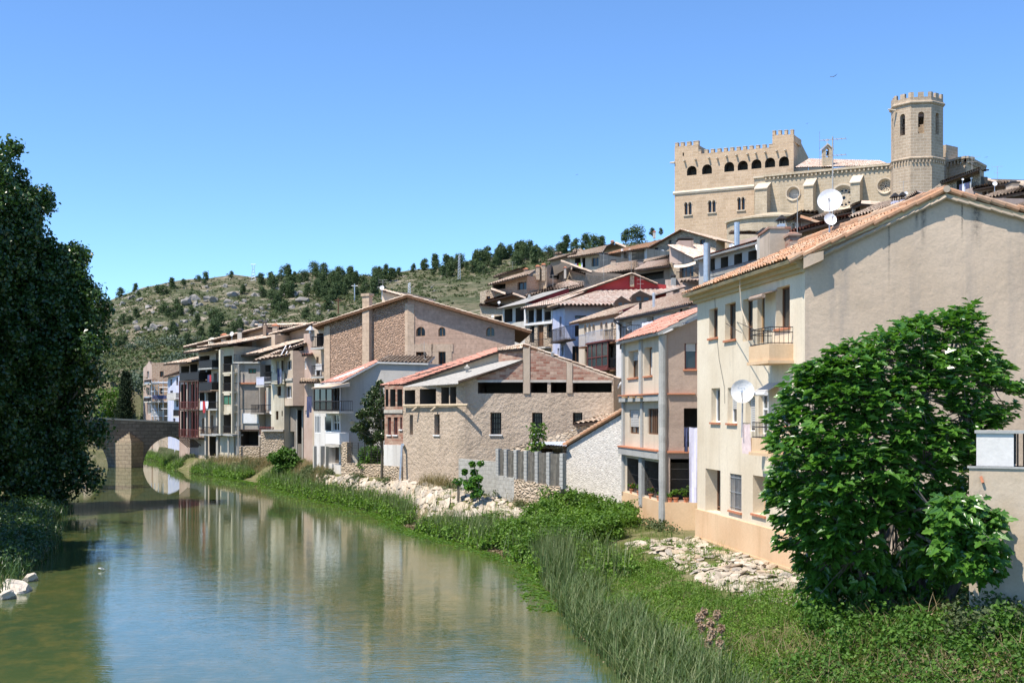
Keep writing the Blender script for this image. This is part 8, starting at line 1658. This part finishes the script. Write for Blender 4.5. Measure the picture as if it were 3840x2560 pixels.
# undergrowth in the hollow under the fig
FR(0, 0, 1)
cs = []
for k in range(170): x, y = rng.uniform(3020, 3800), rng.uniform(2130, 2420); c = bank_at(x, y + 60); cs.append((c.x, c.y, c.z + .1 + .5 * rng.random()))
b0 = bank_at(3450, 2350); bush('ground_ivy', 'dark ivy and nettles in the shade under the large fig tree', cs, [.32] * len(cs), [40] * len(cs), .10, M['lf_ivy'], b0)
cs = [(lambda c: (c.x, c.y, c.z + .15 + .5 * rng.random()))(bank_at(rng.uniform(3560, 3840), rng.uniform(2250, 2470))) for _ in range(60)]; bush('elder_bush', 'leafy grey green bush at the foot of the stained concrete wall', cs, [.26] * 60, [60] * 60, .085, M['lf_scrub'], bank_at(3700, 2400))
# --- left bank: rock, dark reeds and bushes
g0 = Vector((-14.4, 36.2, 0.)); rk = rock_verts((1, .8, .62), 31, 4)
rk.materials.append(M['rock'])
for (x, y, wd, h, lab) in ((70, 2195, 190, .34, 'large pale rock at the left edge of the water'), (20, 2225, 110, .24, 'smaller pale rock in front of the large pale rock'), (110, 2160, 90, .22, 'grey slab leaning behind the large pale rock')):
    Y = 5.35 * F / (y - HY); p = W(x, y, Y); o = bpy.data.objects.new('river_rock', rk); s = wd / F * Y * .5; o.location = (p.x, p.y, .08); o.scale = (s, s * .8, h * 1.9); o.rotation_euler = (.1, .1, x * .7); tag(link(o), lab, 'rock')
def lb(k, t): k = min(max(k, 0), 118); i = int(k); x, y = Ls[i] + dirn[i] * t * 5; return (x, y, .9 * float(sstep(0, 1.2, np.array(t))) + .05 * t)
cs = [lb(rng.uniform(35, 75), rng.uniform(0, .45)) for _ in range(420)]; cs = [(x, y, z + rng.random() * .7) for x, y, z in cs]
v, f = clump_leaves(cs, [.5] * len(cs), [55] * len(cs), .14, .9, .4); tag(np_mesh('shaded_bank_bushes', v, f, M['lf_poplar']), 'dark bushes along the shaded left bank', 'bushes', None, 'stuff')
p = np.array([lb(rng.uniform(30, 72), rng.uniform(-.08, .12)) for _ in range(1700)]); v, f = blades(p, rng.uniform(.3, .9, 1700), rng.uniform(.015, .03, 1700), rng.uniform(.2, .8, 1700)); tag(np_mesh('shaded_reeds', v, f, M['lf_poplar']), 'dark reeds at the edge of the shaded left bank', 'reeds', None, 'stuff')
cs = [(x, y, z + rng.random() * 1.2) for x, y, z in [lb(rng.uniform(72, 100), rng.uniform(-.02, .8)) for _ in range(160)]]; v, f = clump_leaves(cs, [.8] * len(cs), [60] * len(cs), .2, .9, .4); tag(np_mesh('far_left_bank_bushes', v, f, M['lf_weed']), 'green bushes on the far left bank seen under the bridge', 'bushes', None, 'stuff')
# small white bird by the water
c = W(380, 2130, 5.42 * F / (2130 - HY)); t = thing('white_gull', 'small white bird flying low over the water', 'bird', c); m = MB(); k = .11
m.hexa([c + Vector((-k, 0, 0)), c + Vector((0, k * .35, -k * .2)), c + Vector((k, 0, -k * .3)), c + Vector((0, -k * .35, -k * .2))], [c + Vector((-k, 0, k * .2)), c + Vector((0, k * .3, k * .3)), c + Vector((k, 0, -k * .2)), c + Vector((0, -k * .3, k * .3))]); m.build('body', M['whitep'], t); m = MB(); m.poly([c + Vector((-k * .3, 0, k * .2)), c + Vector((k * .4, 0, k * .1)), c + Vector((k * 1.4, k, -k * .6)), c + Vector((k * .9, k, -k * .5))]); m.poly([c + Vector((-k * .3, 0, k * .2)), c + Vector((k * .4, 0, k * .1)), c + Vector((k * .6, -k * 1.2, k * .5)), c + Vector((k * .1, -k * 1.2, k * .5))]); m.build('wing', M['whitep'], t)
